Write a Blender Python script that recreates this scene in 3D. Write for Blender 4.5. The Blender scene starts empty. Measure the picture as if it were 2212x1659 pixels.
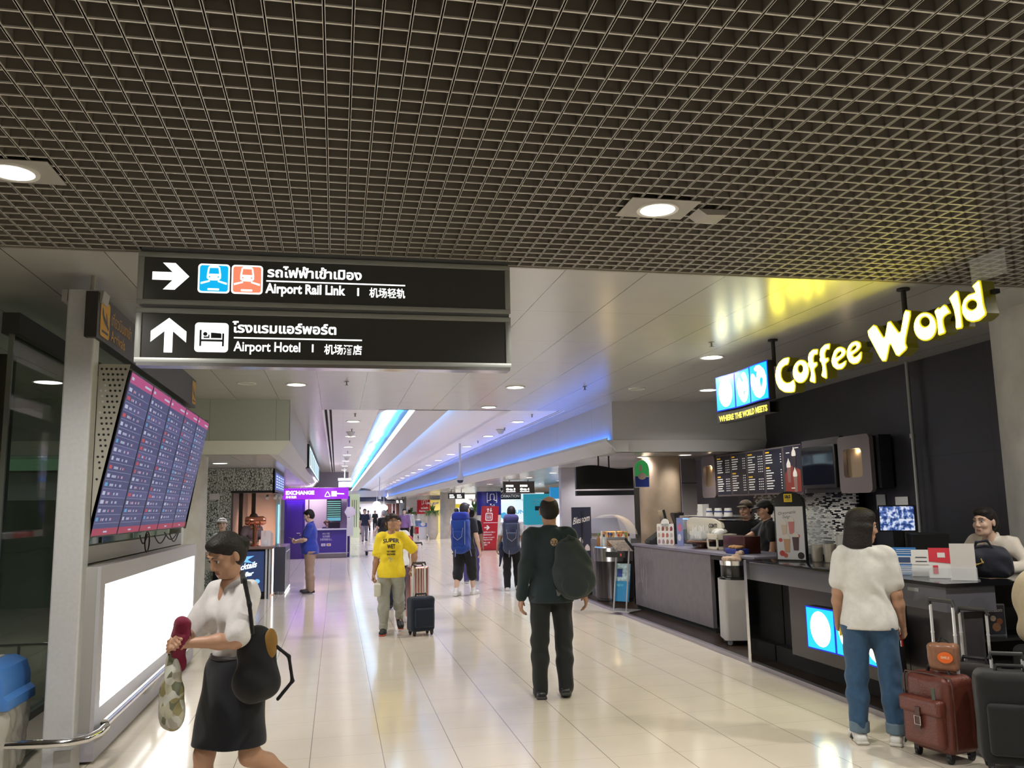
import bpy, bmesh, math, random
import numpy as np
from mathutils import Vector, Matrix
PI = math.pi
random.seed(7)
SC = bpy.context.scene
COL = SC.collection

# ------------------------------------------------------------------ camera, world, exposure
cam_d = bpy.data.cameras.new('camera')
cam_d.sensor_fit = 'HORIZONTAL'
cam_d.sensor_width = 36.0
cam_d.lens = 36.0 * 1838.0 / 2212.0
cam_d.clip_start = 0.05
cam_d.clip_end = 300
cam = bpy.data.objects.new('camera', cam_d)
COL.objects.link(cam)
CR = Matrix(((0.97966482, -0.01142322, -0.20031564), (-0.19985768, -0.14369714, -0.96923064), (-0.01771305, 0.98955578, -0.14305805)))
cam.matrix_world = Matrix.Translation((0, 0, 1.62)) @ CR.to_4x4()
SC.camera = cam
world = bpy.data.worlds.new('world')
SC.world = world
world.use_nodes = True
world.node_tree.nodes['Background'].inputs[0].default_value = (0.75, 0.78, 0.9, 1)
world.node_tree.nodes['Background'].inputs[1].default_value = 0.10
SC.view_settings.view_transform = 'Standard'
SC.view_settings.look = 'None'
SC.view_settings.gamma = 1.0
SC.view_settings.exposure = 0.0
SC.view_settings.use_curve_mapping = False

# ------------------------------------------------------------------ materials
MATS = {}
def mat(name, col=(.5, .5, .5), rough=.5, metal=0., emit=None, es=0., alpha=1., trans=0., noise=0., nscale=20., bump=0., bscale=60., spec=.5, coat=0., sheen=0.):
    if name in MATS: return MATS[name]
    m = bpy.data.materials.new(name); m.use_nodes = True
    nt = m.node_tree; b = nt.nodes['Principled BSDF']
    b.inputs['Base Color'].default_value = (*col, 1)
    b.inputs['Roughness'].default_value = rough
    b.inputs['Metallic'].default_value = metal
    b.inputs['Specular IOR Level'].default_value = spec
    b.inputs['Coat Weight'].default_value = coat
    if sheen: b.inputs['Sheen Weight'].default_value = sheen
    if trans: b.inputs['Transmission Weight'].default_value = trans
    if alpha < 1: b.inputs['Alpha'].default_value = alpha
    if emit is not None:
        b.inputs['Emission Color'].default_value = (*emit, 1)
        b.inputs['Emission Strength'].default_value = es
    if noise or bump:
        tc = nt.nodes.new('ShaderNodeTexCoord')
        if noise:
            n = nt.nodes.new('ShaderNodeTexNoise'); n.inputs['Scale'].default_value = nscale; n.inputs['Detail'].default_value = 5
            nt.links.new(tc.outputs['Object'], n.inputs['Vector'])
            mr = nt.nodes.new('ShaderNodeMapRange'); mr.inputs['From Min'].default_value = .3; mr.inputs['From Max'].default_value = .7
            mr.inputs['To Min'].default_value = 1 - noise; mr.inputs['To Max'].default_value = 1 + noise
            nt.links.new(n.outputs['Fac'], mr.inputs['Value'])
            mx = nt.nodes.new('ShaderNodeVectorMath'); mx.operation = 'SCALE'; mx.inputs[0].default_value = col
            nt.links.new(mr.outputs[0], mx.inputs['Scale']); nt.links.new(mx.outputs[0], b.inputs['Base Color'])
        if bump:
            n2 = nt.nodes.new('ShaderNodeTexNoise'); n2.inputs['Scale'].default_value = bscale; n2.inputs['Detail'].default_value = 3
            nt.links.new(tc.outputs['Object'], n2.inputs['Vector'])
            bp = nt.nodes.new('ShaderNodeBump'); bp.inputs['Strength'].default_value = bump; bp.inputs['Distance'].default_value = .01
            nt.links.new(n2.outputs['Fac'], bp.inputs['Height']); nt.links.new(bp.outputs[0], b.inputs['Normal'])
    MATS[name] = m
    return m
def emi(name, col, s):
    return mat(name, (.02, .02, .02), .6, emit=col, es=s)
def nodes_of(m): return m.node_tree, m.node_tree.nodes['Principled BSDF']
def line_fac(nt, coord, off, step, half):
    """1 on a joint line of the repeating lattice, else 0"""
    a = nt.nodes.new('ShaderNodeMath'); a.operation = 'SUBTRACT'; a.inputs[1].default_value = off - step / 2
    nt.links.new(coord, a.inputs[0])
    p = nt.nodes.new('ShaderNodeMath'); p.operation = 'FLOORED_MODULO'; p.inputs[1].default_value = step
    nt.links.new(a.outputs[0], p.inputs[0])
    s = nt.nodes.new('ShaderNodeMath'); s.operation = 'SUBTRACT'; s.inputs[1].default_value = step / 2
    nt.links.new(p.outputs[0], s.inputs[0])
    ab = nt.nodes.new('ShaderNodeMath'); ab.operation = 'ABSOLUTE'; nt.links.new(s.outputs[0], ab.inputs[0])
    lt = nt.nodes.new('ShaderNodeMath'); lt.operation = 'LESS_THAN'; lt.inputs[1].default_value = half
    nt.links.new(ab.outputs[0], lt.inputs[0])
    return lt.outputs[0]
def lattice_mat(name, col, line, ox, sx, hx, oy, sy, hy, rough, metal=0., vary=.04, axes='XY', lw2=1., spec=.5, nscale=3.):
    m = mat(name, col, rough, metal, spec=spec); nt, b = nodes_of(m)
    tc = nt.nodes.new('ShaderNodeNewGeometry'); sp = nt.nodes.new('ShaderNodeSeparateXYZ'); nt.links.new(tc.outputs['Position'], sp.inputs[0])
    f1 = line_fac(nt, sp.outputs[axes[0]], ox, sx, hx); f2 = line_fac(nt, sp.outputs[axes[1]], oy, sy, hy)
    s2 = nt.nodes.new('ShaderNodeMath'); s2.operation = 'MULTIPLY'; s2.inputs[1].default_value = lw2; nt.links.new(f2, s2.inputs[0])
    mxx = nt.nodes.new('ShaderNodeMath'); mxx.operation = 'MAXIMUM'; nt.links.new(f1, mxx.inputs[0]); nt.links.new(s2.outputs[0], mxx.inputs[1])
    n = nt.nodes.new('ShaderNodeTexNoise'); n.inputs['Scale'].default_value = nscale; n.inputs['Detail'].default_value = 6
    nt.links.new(tc.outputs['Position'], n.inputs['Vector'])
    mr = nt.nodes.new('ShaderNodeMapRange'); mr.inputs['From Min'].default_value = .3; mr.inputs['From Max'].default_value = .7
    mr.inputs['To Min'].default_value = 1 - vary; mr.inputs['To Max'].default_value = 1 + vary
    nt.links.new(n.outputs['Fac'], mr.inputs['Value'])
    sc = nt.nodes.new('ShaderNodeVectorMath'); sc.operation = 'SCALE'; sc.inputs[0].default_value = col; nt.links.new(mr.outputs[0], sc.inputs['Scale'])
    mix = nt.nodes.new('ShaderNodeMix'); mix.data_type = 'RGBA'
    nt.links.new(mxx.outputs[0], mix.inputs['Factor']); nt.links.new(sc.outputs[0], mix.inputs['A']); mix.inputs['B'].default_value = (*line, 1)
    nt.links.new(mix.outputs['Result'], b.inputs['Base Color'])
    return m

# ------------------------------------------------------------------ mesh builder
class MB:
    def __init__(s): s.v = []; s.f = []; s.m = []
    def add(s, vs, fs, mi=0, M=None):
        o = len(s.v)
        for p in vs:
            p = Vector(p); s.v.append(M @ p if M else p)
        for f in fs: s.f.append([o + i for i in f]); s.m.append(mi)
        return s
    def box(s, a, b, mi=0, M=None):
        (x0, y0, z0), (x1, y1, z1) = a, b
        return s.add([(x0,y0,z0),(x1,y0,z0),(x1,y1,z0),(x0,y1,z0),(x0,y0,z1),(x1,y0,z1),(x1,y1,z1),(x0,y1,z1)],
                     [(0,3,2,1),(4,5,6,7),(0,1,5,4),(1,2,6,5),(2,3,7,6),(3,0,4,7)], mi, M)
    def quad(s, *p, mi=0): return s.add(p, [tuple(range(len(p)))], mi)
    def bbox(s, a, b, r=.01, mi=0, M=None, axis=2, n=3):
        """box with rounded corners about one axis"""
        ax = [0, 1, 2]; ax.remove(axis); u, w = ax
        pts = rrect(a[u], a[w], b[u], b[w], r, n)
        return s.prism(pts, a[axis], b[axis], axis, mi, M)
    def prism(s, pts, h0, h1, axis=2, mi=0, M=None):
        n = len(pts); vs = []
        for h in (h0, h1):
            for (p, q) in pts:
                vs.append((h, p, q) if axis == 0 else (p, h, q) if axis == 1 else (p, q, h))
        fs = [tuple(range(n - 1, -1, -1)), tuple(range(n, 2 * n))] + [(i, (i + 1) % n, n + (i + 1) % n, n + i) for i in range(n)]
        return s.add(vs, fs, mi, M)
    def lathe(s, prof, n=20, mi=0, M=None, sx=1., sy=1.):
        vs = []; fs = []
        for (r, z) in prof:
            for i in range(n):
                a = 2 * PI * i / n; vs.append((r * sx * math.cos(a), r * sy * math.sin(a), z))
        for k in range(len(prof) - 1):
            for i in range(n):
                j = (i + 1) % n; fs.append((k*n+i, k*n+j, (k+1)*n+j, (k+1)*n+i))
        fs.append(tuple(range(n - 1, -1, -1))); fs.append(tuple((len(prof) - 1) * n + i for i in range(n)))
        return s.add(vs, fs, mi, M)
    def tube(s, pts, r, n=8, mi=0, M=None, closed=False):
        P = [Vector(p) for p in pts]; vs = []; fs = []; N = len(P)
        rr = r if isinstance(r, (list, tuple)) else [r] * N
        prev = None
        for i, p in enumerate(P):
            t = (P[(i + 1) % N] - P[i - 1]) if closed else (P[min(i + 1, N - 1)] - P[max(i - 1, 0)])
            t.normalize()
            if prev is None:
                u = t.cross(Vector((0, 0, 1)));
                if u.length < .05: u = t.cross(Vector((0, 1, 0)))
            else: u = prev - t * prev.dot(t)
            u.normalize(); prev = u; w = t.cross(u)
            for k in range(n):
                a = 2 * PI * k / n; vs.append(p + (u * math.cos(a) + w * math.sin(a)) * rr[i])
        for i in range(N if closed else N - 1):
            for k in range(n):
                a = i * n; b = ((i + 1) % N) * n; j = (k + 1) % n; fs.append((a + k, a + j, b + j, b + k))
        if not closed: fs.append(tuple(range(n - 1, -1, -1))); fs.append(tuple((N - 1) * n + k for k in range(n)))
        return s.add(vs, fs, mi, M)
    def ball(s, c, r, n=12, mi=0, M=None):
        rx, ry, rz = r if isinstance(r, (tuple, list)) else (r, r, r)
        prof = [(max(math.sin(PI * k / n), .001), -math.cos(PI * k / n)) for k in range(n + 1)]
        T = Matrix.Translation(c) @ Matrix.Diagonal((rx, ry, rz, 1))
        return s.lathe(prof, n + 4, mi, (M @ T) if M else T)
    def build(s, name, mats, parent=None, smooth=False, bevel=0., angle=35, solid=0., sub=0):
        me = bpy.data.meshes.new(name); me.from_pydata([tuple(v) for v in s.v], [], s.f)
        mats = mats if isinstance(mats, (list, tuple)) else [mats]
        for m in mats: me.materials.append(m)
        me.polygons.foreach_set('material_index', [min(i, len(mats) - 1) for i in s.m])
        bm = bmesh.new(); bm.from_mesh(me); bmesh.ops.recalc_face_normals(bm, faces=bm.faces)
        if bevel:
            es = [e for e in bm.edges if len(e.link_faces) == 2 and e.calc_face_angle(0) > math.radians(50)]
            bmesh.ops.bevel(bm, geom=es, offset=bevel, segments=2, affect='EDGES', profile=.6, clamp_overlap=True)
        for e in bm.edges:
            if len(e.link_faces) == 2 and e.calc_face_angle(0) > math.radians(angle): e.smooth = False
        if smooth or bevel:
            for f in bm.faces: f.smooth = True
        bm.to_mesh(me); bm.free()
        o = bpy.data.objects.new(name, me); COL.objects.link(o)
        if parent: o.parent = parent
        if solid:
            md = o.modifiers.new('thick', 'SOLIDIFY'); md.thickness = solid; md.offset = 0
        if sub:
            md = o.modifiers.new('sub', 'SUBSURF'); md.levels = sub; md.render_levels = sub
        return o
def rrect(x0, y0, x1, y1, r, n=4):
    pts = []
    for (cx, cy, a0) in ((x1 - r, y1 - r, 0), (x0 + r, y1 - r, 90), (x0 + r, y0 + r, 180), (x1 - r, y0 + r, 270)):
        for k in range(n + 1):
            a = math.radians(a0 + 90 * k / n); pts.append((cx + r * math.cos(a), cy + r * math.sin(a)))
    return pts
def tag(o, label=None, cat=None, group=None, kind=None):
    if label: o['label'] = label
    if cat: o['category'] = cat
    if group: o['group'] = group
    if kind: o['kind'] = kind
    return o
def thing(name, label, cat, loc=(0, 0, 0), rz=0., group=None):
    o = bpy.data.objects.new(name, None); COL.objects.link(o); o.empty_display_size = .1
    o.location = loc; o.rotation_euler = (0, 0, rz)
    return tag(o, label, cat, group)
def struct(name, mb, mats, **k):
    return tag(mb.build(name, mats, **k), kind='structure')
def dup(root, loc=None, rz=None, label=None, group=None):
    def cp(o, par):
        c = o.copy(); COL.objects.link(c)
        if par: c.parent = par
        for ch in o.children: cp(ch, c)
        return c
    r = cp(root, None)
    if loc is not None: r.location = loc
    if rz is not None: r.rotation_euler = (0, 0, rz)
    if label: r['label'] = label
    if group: r['group'] = group
    return r
RX90 = Matrix.Rotation(PI / 2, 4, 'X')
def face_mat(origin, right, up):
    """matrix whose local x runs along right, local y along up (text plane)"""
    r = Vector(right).normalized(); u = Vector(up).normalized(); n = r.cross(u)
    M = Matrix((r, u, n)).transposed().to_4x4(); M.translation = Vector(origin); return M
DG = None
def text_mesh(body, size=1., width=None, bold=0., ext=0., align='LEFT', spacing=1., shear=0., res=3):
    """vertices and faces of a line of lettering in the xy plane, optionally scaled to a given width"""
    cu = bpy.data.curves.new('t', 'FONT'); cu.body = body; cu.size = size; cu.offset = bold; cu.extrude = ext
    cu.align_x = align; cu.space_character = spacing; cu.shear = shear; cu.resolution_u = res
    o = bpy.data.objects.new('t', cu); COL.objects.link(o)
    dg = bpy.context.evaluated_depsgraph_get(); dg.update()
    me = bpy.data.meshes.new_from_object(o.evaluated_get(dg))
    vs = [v.co.copy() for v in me.vertices]; fs = [tuple(p.vertices) for p in me.polygons]
    bpy.data.objects.remove(o); bpy.data.curves.remove(cu); bpy.data.meshes.remove(me)
    if width and vs:
        x0 = min(v.x for v in vs); x1 = max(v.x for v in vs); k = width / max(x1 - x0, 1e-6)
        for v in vs: v.x = (v.x - (x0 if align == 'LEFT' else (x0 + x1) / 2)) * k
    return vs, fs
def put_text(mb, body, size, M, mi=0, **k):
    vs, fs = text_mesh(body, size, **k); mb.add(vs, fs, mi, M); return mb
def arc(cx, cy, r, a0, a1, n=12, ry=None):
    ry = ry or r
    return [(cx + r * math.cos(math.radians(a0 + (a1 - a0) * k / n)), cy + ry * math.sin(math.radians(a0 + (a1 - a0) * k / n))) for k in range(n + 1)]

# ================================================================== SETTING
HC = 3.28
# floor
m_floor = lattice_mat('polished_beige_tile', (.67, .605, .51), (.25, .21, .17), .322, .4745, .0026, 5.58, .4965, .0022, .13, vary=.03, lw2=.45)
fl = MB(); fl.quad((-9, -7, 0), (16, -7, 0), (16, 84, 0), (-9, 84, 0))
struct('floor', fl, m_floor)
# open cell ceiling
m_blade = mat('cell_sides_shaded', (.20, .178, .15), .5, .0); m_flange = mat('grey_cell_flange', (.60, .575, .52), .4)  # brownish sides made darker than flanges, cell shade put into the colour
GX0, GX1, GY0, GY1 = -5.0, 7.6, -4.2, 5.64
LUM = [(-1.56, 4.34), (1.76, 4.36)]
LUM_BACK = [(5.08, 4.34), (-1.56, 1.05), (1.76, 1.05), (5.08, 1.05)]
gb = MB()
x = .037 - .0985 * math.floor((.037 - GX0) / .0985)
while x < GX1:
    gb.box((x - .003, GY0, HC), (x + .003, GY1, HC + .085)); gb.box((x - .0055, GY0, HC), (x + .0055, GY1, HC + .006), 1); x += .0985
y = GY1 - .012
while y > GY0:
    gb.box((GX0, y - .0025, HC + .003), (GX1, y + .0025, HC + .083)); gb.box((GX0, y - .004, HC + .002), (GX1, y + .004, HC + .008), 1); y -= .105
gb.box((GX0, GY1 - .012, HC - .004), (GX1, GY1 + .012, HC + .09))
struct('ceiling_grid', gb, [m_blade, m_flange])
m_plen = mat('dark_plenum', (.035, .032, .03), .9)
pb = MB(); pb.box((-9, -7, 3.75), (16, 5.66, 3.8)); pb.box((-9, 5.66, HC + .02), (16, 5.7, 3.8)); struct('ceiling_void', pb, m_plen)
# smooth metal panel ceiling
m_panel = lattice_mat('panel_ceiling', (.43, .42, .40), (.10, .10, .10), -.253, .61, .0035, 5.65, 1.29, .0025, .24, .0, vary=.02, lw2=.5, spec=.9)
cb = MB()
cb.box((-6.5, 5.66, HC), (7.4, 13.3, HC + .03)); cb.box((-.71, 13.3, HC), (4.34, 14.42, HC + .03))
cb.box((-.71, 14.42, HC), (-.26, 40, HC + .03)); cb.box((3.93, 14.42, HC), (4.34, 80, HC + .03))
struct('ceiling_panels', cb, m_panel)
# bright concourse ceiling with slots
m_white = lattice_mat('white_ceiling_strip', (.80, .79, .80), (.45, .45, .48), .1, 9., .001, 14.42, .6, .004, .3, vary=.02)
wb = MB(); wb.box((-.10, 14.42, HC), (.68, 78, HC + .03)); wb.box((2.96, 14.42, HC), (3.80, 78, HC + .03))
wb.box((-.26, 14.42, HC + .001), (-.22, 78, HC + .03)); wb.box((-.175, 14.42, HC + .001), (-.14, 78, HC + .03))
wb.box((3.84, 14.42, HC + .001), (3.865, 78, HC + .03)); wb.box((3.90, 14.42, HC + .001), (3.93, 78, HC + .03))
struct('ceiling_strips', wb, m_white)
sb = MB(); sb.box((-.26, 14.42, HC + .10), (-.1, 78, HC + .13)); sb.box((3.80, 14.42, HC + .10), (3.93, 78, HC + .13)); struct('ceiling_slots', sb, mat('slot_black', (.01, .01, .012), .7))
# vaulted cove with a hanging spine and light strips
def vault_pts(x0, z0, x1, z1, n=10):
    return [(x0 + (x1 - x0) * (1 - math.cos(PI / 2 * k / n)), z0 + (z1 - z0) * math.sin(PI / 2 * k / n)) for k in range(n + 1)]
prof = vault_pts(.68, HC, 1.57, HC + .26) + vault_pts(2.96, HC, 1.57, HC + .26)[::-1][1:]
vb = MB(); n = len(prof)
ys = [14.42 + 1.5 * k for k in range(43)]
for yv in ys:
    for k, (px, pz) in enumerate(prof):
        w = .012 * math.sin(yv * 1.9 + k * .8) + .006 * math.sin(yv * 5.3 + k) if (0 < k < n // 2) else 0
        vb.v.append(Vector((px, yv, pz + w)))
for a in range(len(ys) - 1):
    for k in range(n - 1): vb.f.append([a*n+k, a*n+k+1, (a+1)*n+k+1, (a+1)*n+k]); vb.m.append(0 if k < n // 2 else 1)
m_vl = mat('gloss_vault_sheet', (.72, .70, .78), .10, .35); m_vr = mat('satin_vault_sheet', (.72, .70, .78), .28, .25)
struct('ceiling_vault', vb, [m_vl, m_vr], smooth=True, solid=.02)
eb = MB(); eb.prism(prof, 14.36, 14.42, 1); struct('trim_1', eb, m_panel)
sp = MB(); sp.prism([(1.29, HC - .005), (1.85, HC - .005), (1.85, HC + .055), (1.84, HC + .055), (1.84, HC + .006), (1.77, HC + .006), (1.77, HC + .12), (1.37, HC + .12), (1.37, HC + .006), (1.30, HC + .006), (1.30, HC + .055), (1.29, HC + .055)], 14.42, 78, 1)
struct('ceiling_spine', sp, mat('spine_grey', (.50, .49, .52), .3, spec=.7))
for nm, xa, xb, colr, st in (('white_light_strip', 1.20, 1.284, (.82, .93, 1.), 3.0), ('cyan_light_strip', 1.352, 1.366, (.0, .45, 1.), 15.), ('cyan_light_strip', 1.774, 1.788, (.01, .46, 1.), 75.)):
    t = MB(); t.box((xa, 14.5, HC + (.0 if xb - xa > .05 else .01)), (xb, 77, HC + (.02 if xb - xa > .05 else .05)))
    o = t.build(nm, emi('led_' + str(xa), colr, st))
    tag(o, {1.20: 'long white light strip in the vaulted ceiling, left of the spine', 1.352: 'long cyan light strip on the left flank of the ceiling spine', 1.774: 'long blue light strip in the vaulted ceiling, right of the spine'}[xa], 'light strip')
# right beam + lower ceiling on the right
m_beam = lattice_mat('satin_grey_beam', (.50, .50, .49), (.2, .2, .2), 14.2, 2.4, .003, 90, 200, .001, .5, vary=.015, axes='YX', spec=.4)
bb = MB()
bb.prism([(4.34, HC + .02), (4.34, 2.66), (4.25, 2.66), (4.25, 2.69), (4.235, 2.69), (4.235, 2.64), (4.42, 2.47), (4.6, 2.47), (4.6, HC + .02)], 13.06, 80, 1)
bb.box((4.335, 13.05, 2.655), (7.02, 13.2, HC + .02)); bb.prism([(13.03, 2.655), (13.2, 2.655), (13.3, 2.47), (13.14, 2.47)], 4.33, 7.02, 0)
struct('trim_2', bb, m_beam)
lb = MB(); lb.box((4.26, 13.2, 2.663), (4.325, 79.8, 2.672)); tag(lb.build('blue_cove_strip', emi('led_beam', (.05, .20, 1.), 15.)), 'thin blue light strip along the foot of the long beam on the right', 'light strip')
m_low = lattice_mat('low_ceiling', (.46, .45, .44), (.2, .2, .2), 4.6, .6, .003, 13.2, .6, .003, .2, vary=.02, spec=.8)
rb = MB(); rb.box((4.6, 13.2, 2.47), (16, 80, 2.5)); struct('ceiling_right', rb, m_low)
# left soffit + its lower ceiling
m_soff = lattice_mat('green_grey_soffit', (.50, .54, .50), (.25, .27, .25), -1.855, .95, .003, 13.2, 40, .003, .35, vary=.015)
ls = MB()
ls.box((-6, 13.17, 2.66), (-.71, 13.3, HC + .02))
struct('wall_left', ls, m_soff)
ls = MB(); ls.quad((-6, 13.165, 2.665), (-.70, 13.165, 2.665), (-.87, 13.335, 2.47), (-6, 13.335, 2.47)); ls.quad((-6, 13.165, 2.665), (-6, 13.3, 2.665), (-.71, 13.3, 2.665), (-.70, 13.165, 2.665))
struct('trim_3', ls, mat('pale_green_chamfer', (.66, .68, .62), .4))
ls = MB(); ls.quad((-.705, 13.17, HC), (-.705, 33, HC), (-.70, 33, 2.66), (-.70, 13.17, 2.66)); ls.quad((-.70, 13.165, 2.665), (-.70, 33, 2.665), (-.87, 33, 2.47), (-.87, 13.335, 2.47)); ls.quad((-.87, 13.335, 2.472), (-.87, 33, 2.472), (-1.02, 33, 2.472), (-1.02, 13.335, 2.472)); ls.quad((-.70, 33, HC), (-1.02, 33, HC), (-1.02, 33, 2.47), (-.87, 33, 2.47), (-.70, 33, 2.66))
struct('trim_4', ls, m_beam)
ls = MB(); ls.box((-6, 13.4, 2.47), (-1.0, 33, 2.5)); struct('ceiling_left', ls, lattice_mat('low_ceiling_left', (.5, .49, .48), (.22, .22, .22), -1.0, .6, .003, 13.4, .6, .003, .2, vary=.02, spec=.8))
gw = MB(); gw.box((-2.4, 38.5, 2.45), (.50, 38.7, HC + .02)); gw.box((-6, 38.5, 0), (-2.4, 38.7, 2.47)); struct('wall_behind_exchange', gw, mat('mauve_wall', (.30, .28, .34), .5))
ob = MB(); ob.box((-6, 33, 2.47), (-.7, 38.5, 2.5)); struct('ceiling_exchange', ob, m_low)
# far end of the concourse
fw = MB(); fw.box((-6, 77.5, 0), (16, 77.7, 3.4)); struct('wall_far', fw, mat('far_wall', (.70, .69, .68), .6))
fd = MB(); fd.box((.9, 77.1, 2.33), (5.4, 77.45, 2.72)); struct('trim_5', fd, mat('navy_fascia', (.02, .025, .06), .35))
fc = MB(); fc.box((-1.2, 76.9, 2.72), (4.6, 77.45, 3.3)); struct('trim_6', fc, mat('pale_bulkhead', (.55, .54, .56), .5))
# outer enclosure
m_out = mat('outer_wall', (.22, .21, .20), .8)
ew = MB(); ew.box((-9.2, -7, 0), (-9, 84, 3.8)); struct('wall_outer_left', ew, m_out)
ew = MB(); ew.box((16, -7, 0), (16.2, 84, 3.8)); struct('wall_outer_right', ew, m_out)
ew = MB(); ew.box((-9, -7.2, 0), (16, -7, 3.8)); struct('wall_back', ew, m_out)
# coffee shop dark wall
m_dark = lattice_mat('charcoal_panel', (.022, .021, .026), (.006, .006, .006), 9.12, 1.37, .003, 2.12, 1.5, .004, .38, vary=.05, axes='YZ', spec=.6)
dw = MB(); dw.prism([(6.70, 6.6), (6.95, 6.6), (7.2, 13.1), (7.02, 13.1)], 0, HC, 2); struct('wall_right', dw, m_dark)
dw = MB(); dw.box((7.02, 13.1, 0), (7.2, 17.2, 2.47)); dw.box((6.45, 17.0, 0), (7.2, 17.2, 2.47)); struct('wall_shop', dw, mat('shop_wall', (.10, .085, .095), .5))
dw = MB(); dw.box((4.9, 18.5, 0), (6.6, 18.7, 2.47)); struct('wall_white', dw, mat('white_wall', (.50, .49, .54), .5))
# concrete columns
def concrete(name, c1=(.50, .49, .455), rough=.75):
    if name in MATS: return MATS[name]
    m = mat(name, c1, rough, noise=.14, nscale=3.5, bump=.12, bscale=25); return m
m_con = concrete('concrete')
def column(n, x, y, r, h, m=None):
    c = MB(); c.lathe([(r, 0), (r, h)], 48); o = c.build('concrete_column', m or m_con, smooth=True); o.location = (x, y, 0); return tag(o, n, 'column')
column('huge grey round concrete column at the right edge by the counter', 6.53, 6.25, .757, HC)
column('beige round concrete column behind the coffee bar with an oval poster', 5.76, 14.75, .37, 2.47, concrete('concrete_warm', (.34, .27, .20), .6))
# raised coffee shop platform
m_wood = mat('dark_wood_deck', (.035, .022, .016), .28, noise=.3, nscale=8)
pf = MB(); pf.prism([(4.06, 4.0), (7.3, 4.0), (7.3, 17.0), (4.28, 17.0), (4.22, 14.3), (4.15, 9.7), (4.06, 6.0)], .001, .035, 2)
struct('floor_platform', pf, m_wood)
pe = MB(); pl = [(4.02, 4.0), (4.045, 6.0), (4.14, 9.7), (4.20, 14.3), (4.26, 17.0)]
pe.prism(pl + [(a + .055, b) for a, b in pl[::-1]], .001, .042, 2); struct('trim_7', pe, mat('brushed_edge', (.42, .40, .46), .3, .8))

# ================================================================== LAMPS
m_trim = mat('lamp_trim', (.75, .74, .70), .35)
m_disc = emi('lamp_disc', (1., .97, .90), 9.)
m_off = mat('lamp_off', (.42, .42, .36), .4)
m_plate = mat('lamp_plate', (.36, .34, .31), .5)
def spot(par, w, col, z, r=.09, ang=150):
    L = bpy.data.lights.get('lamp_%g_%s_%g' % (w, col, ang))
    if not L:
        L = bpy.data.lights.new('lamp_%g_%s_%g' % (w, col, ang), 'SPOT'); L.energy = w * 3.4; L.color = col
        L.shadow_soft_size = r; L.spot_size = math.radians(ang); L.spot_blend = .6
    o = bpy.data.objects.new('bulb', L); COL.objects.link(o); o.parent = par; o.location = (0, 0, z)
    return o
def downlight(x, y, z, label, group, r=.105, w=40, col=(1, .955, .88), on=True, plate=False, ang=150):
    t = thing('downlight', label, 'ceiling light', (x, y, z), 0, group)
    b = MB(); b.lathe([(r + .022, 0), (r + .020, -.010), (r, -.008), (r, .0)], 28); b.build('trim_ring', m_trim, t, smooth=True)
    d = MB(); d.lathe([(r, -.005), (r, -.003)], 28); d.build('diffuser', m_disc if on else m_off, t)
    if plate:
        p = MB(); p.box((-.20, -.15, .0), (.20, .15, .004)); p.build('mounting_plate', m_plate, t)
    if on and w: spot(t, w, col, -.03, ang=ang)
    return t
WG = 75
for i, (x, y) in enumerate(LUM):
    downlight(x, y, HC - .006, ['round downlight in the open cell ceiling at the left edge', 'round downlight in the open cell ceiling above the concourse centre'][i], 'downlights in the cell ceiling', .098, WG, plate=True)
for i, (x, y) in enumerate(LUM_BACK):
    downlight(x, y, HC - .006, 'round downlight in the open cell ceiling outside the picture', 'downlights out of the picture', .098, WG, plate=True)
# small metal bracket beside the near downlight
b = MB(); b.prism([(-.03, 0), (.16, 0), (.14, -.03), (.02, -.035)], -.10, .05, 1, 0); o = b.build('speaker_bracket', m_plate); o.location = (2.02, 4.42, HC - .004)
tag(o, 'small folded metal bracket in the cell ceiling beside the downlight', 'bracket')
names = {(-.54, 11.5): 'lit downlight in the panel ceiling left of the hanging sensor', (2.43, 11.53): 'lit downlight in the panel ceiling above the concourse middle', (2.47, 13.9): 'lit downlight in the panel ceiling nearest the bright vault',
         (4.19, 8.94): 'lit downlight just left of the yellow cafe sign', (5.35, 11.6): 'lit downlight half hidden behind the blue globe panels'}
for (x, y), l in names.items(): downlight(x, y, HC - .002, l, 'downlights in the panel ceiling', .115, 55)
for (x, y), l in {(-1.16, 11.42): 'unlit round ceiling fitting at the left of the panel ceiling', (4.22, 11.54): 'unlit round ceiling fitting right of centre by the beam'}.items():
    downlight(x, y, HC - .002, l, 'unlit round fittings', .1, 0, on=False)
C1 = (.90, .85, 1.)
k = 0; yv = 16.3
while yv < 76:
    downlight(.29, yv, HC - .002, 'lit downlight in the white strip left of the vault', 'downlights left of the vault', .115, 85, C1, ang=112)
    downlight(3.47, yv, HC - .002, 'lit downlight in the white strip right of the vault', 'downlights right of the vault', .115, 85, C1, ang=105)
    yv += 3.35
for i in range(14):
    for j, x in enumerate((5.4, 7.3, 9.4)):
        downlight(x + .12 * (i % 2), 14.55 + 3.3 * i, 2.468, 'lit downlight in the low ceiling on the right of the concourse', 'downlights in the low ceiling', (.10), (45 if i > 2 else 22) if j else 18, (1, .9, .86))
for x in (.5, 3.1, 3.7): downlight(x, 75.2, HC - .002, 'added strong downlight brightening the pale far wall', 'added downlights at the far wall', .12, 120, C1)  # extra lamps put in to brighten the far wall
downlight(5.94, 13.94, 2.468, 'lit downlight in the low ceiling over the coffee bar', None, .1, 14, (1, .9, .8))
downlight(-2.0, 15.6, 2.468, 'lit downlight under the left soffit above the patterned wall', None, .12, 14, (.95, .95, 1.))
for x, y in ((-2.2, 24.5), (-2.2, 29)): downlight(x, y, 2.468, 'downlight under the left soffit near the exchange booth', 'downlights by the exchange', .1, 20, C1)

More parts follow.
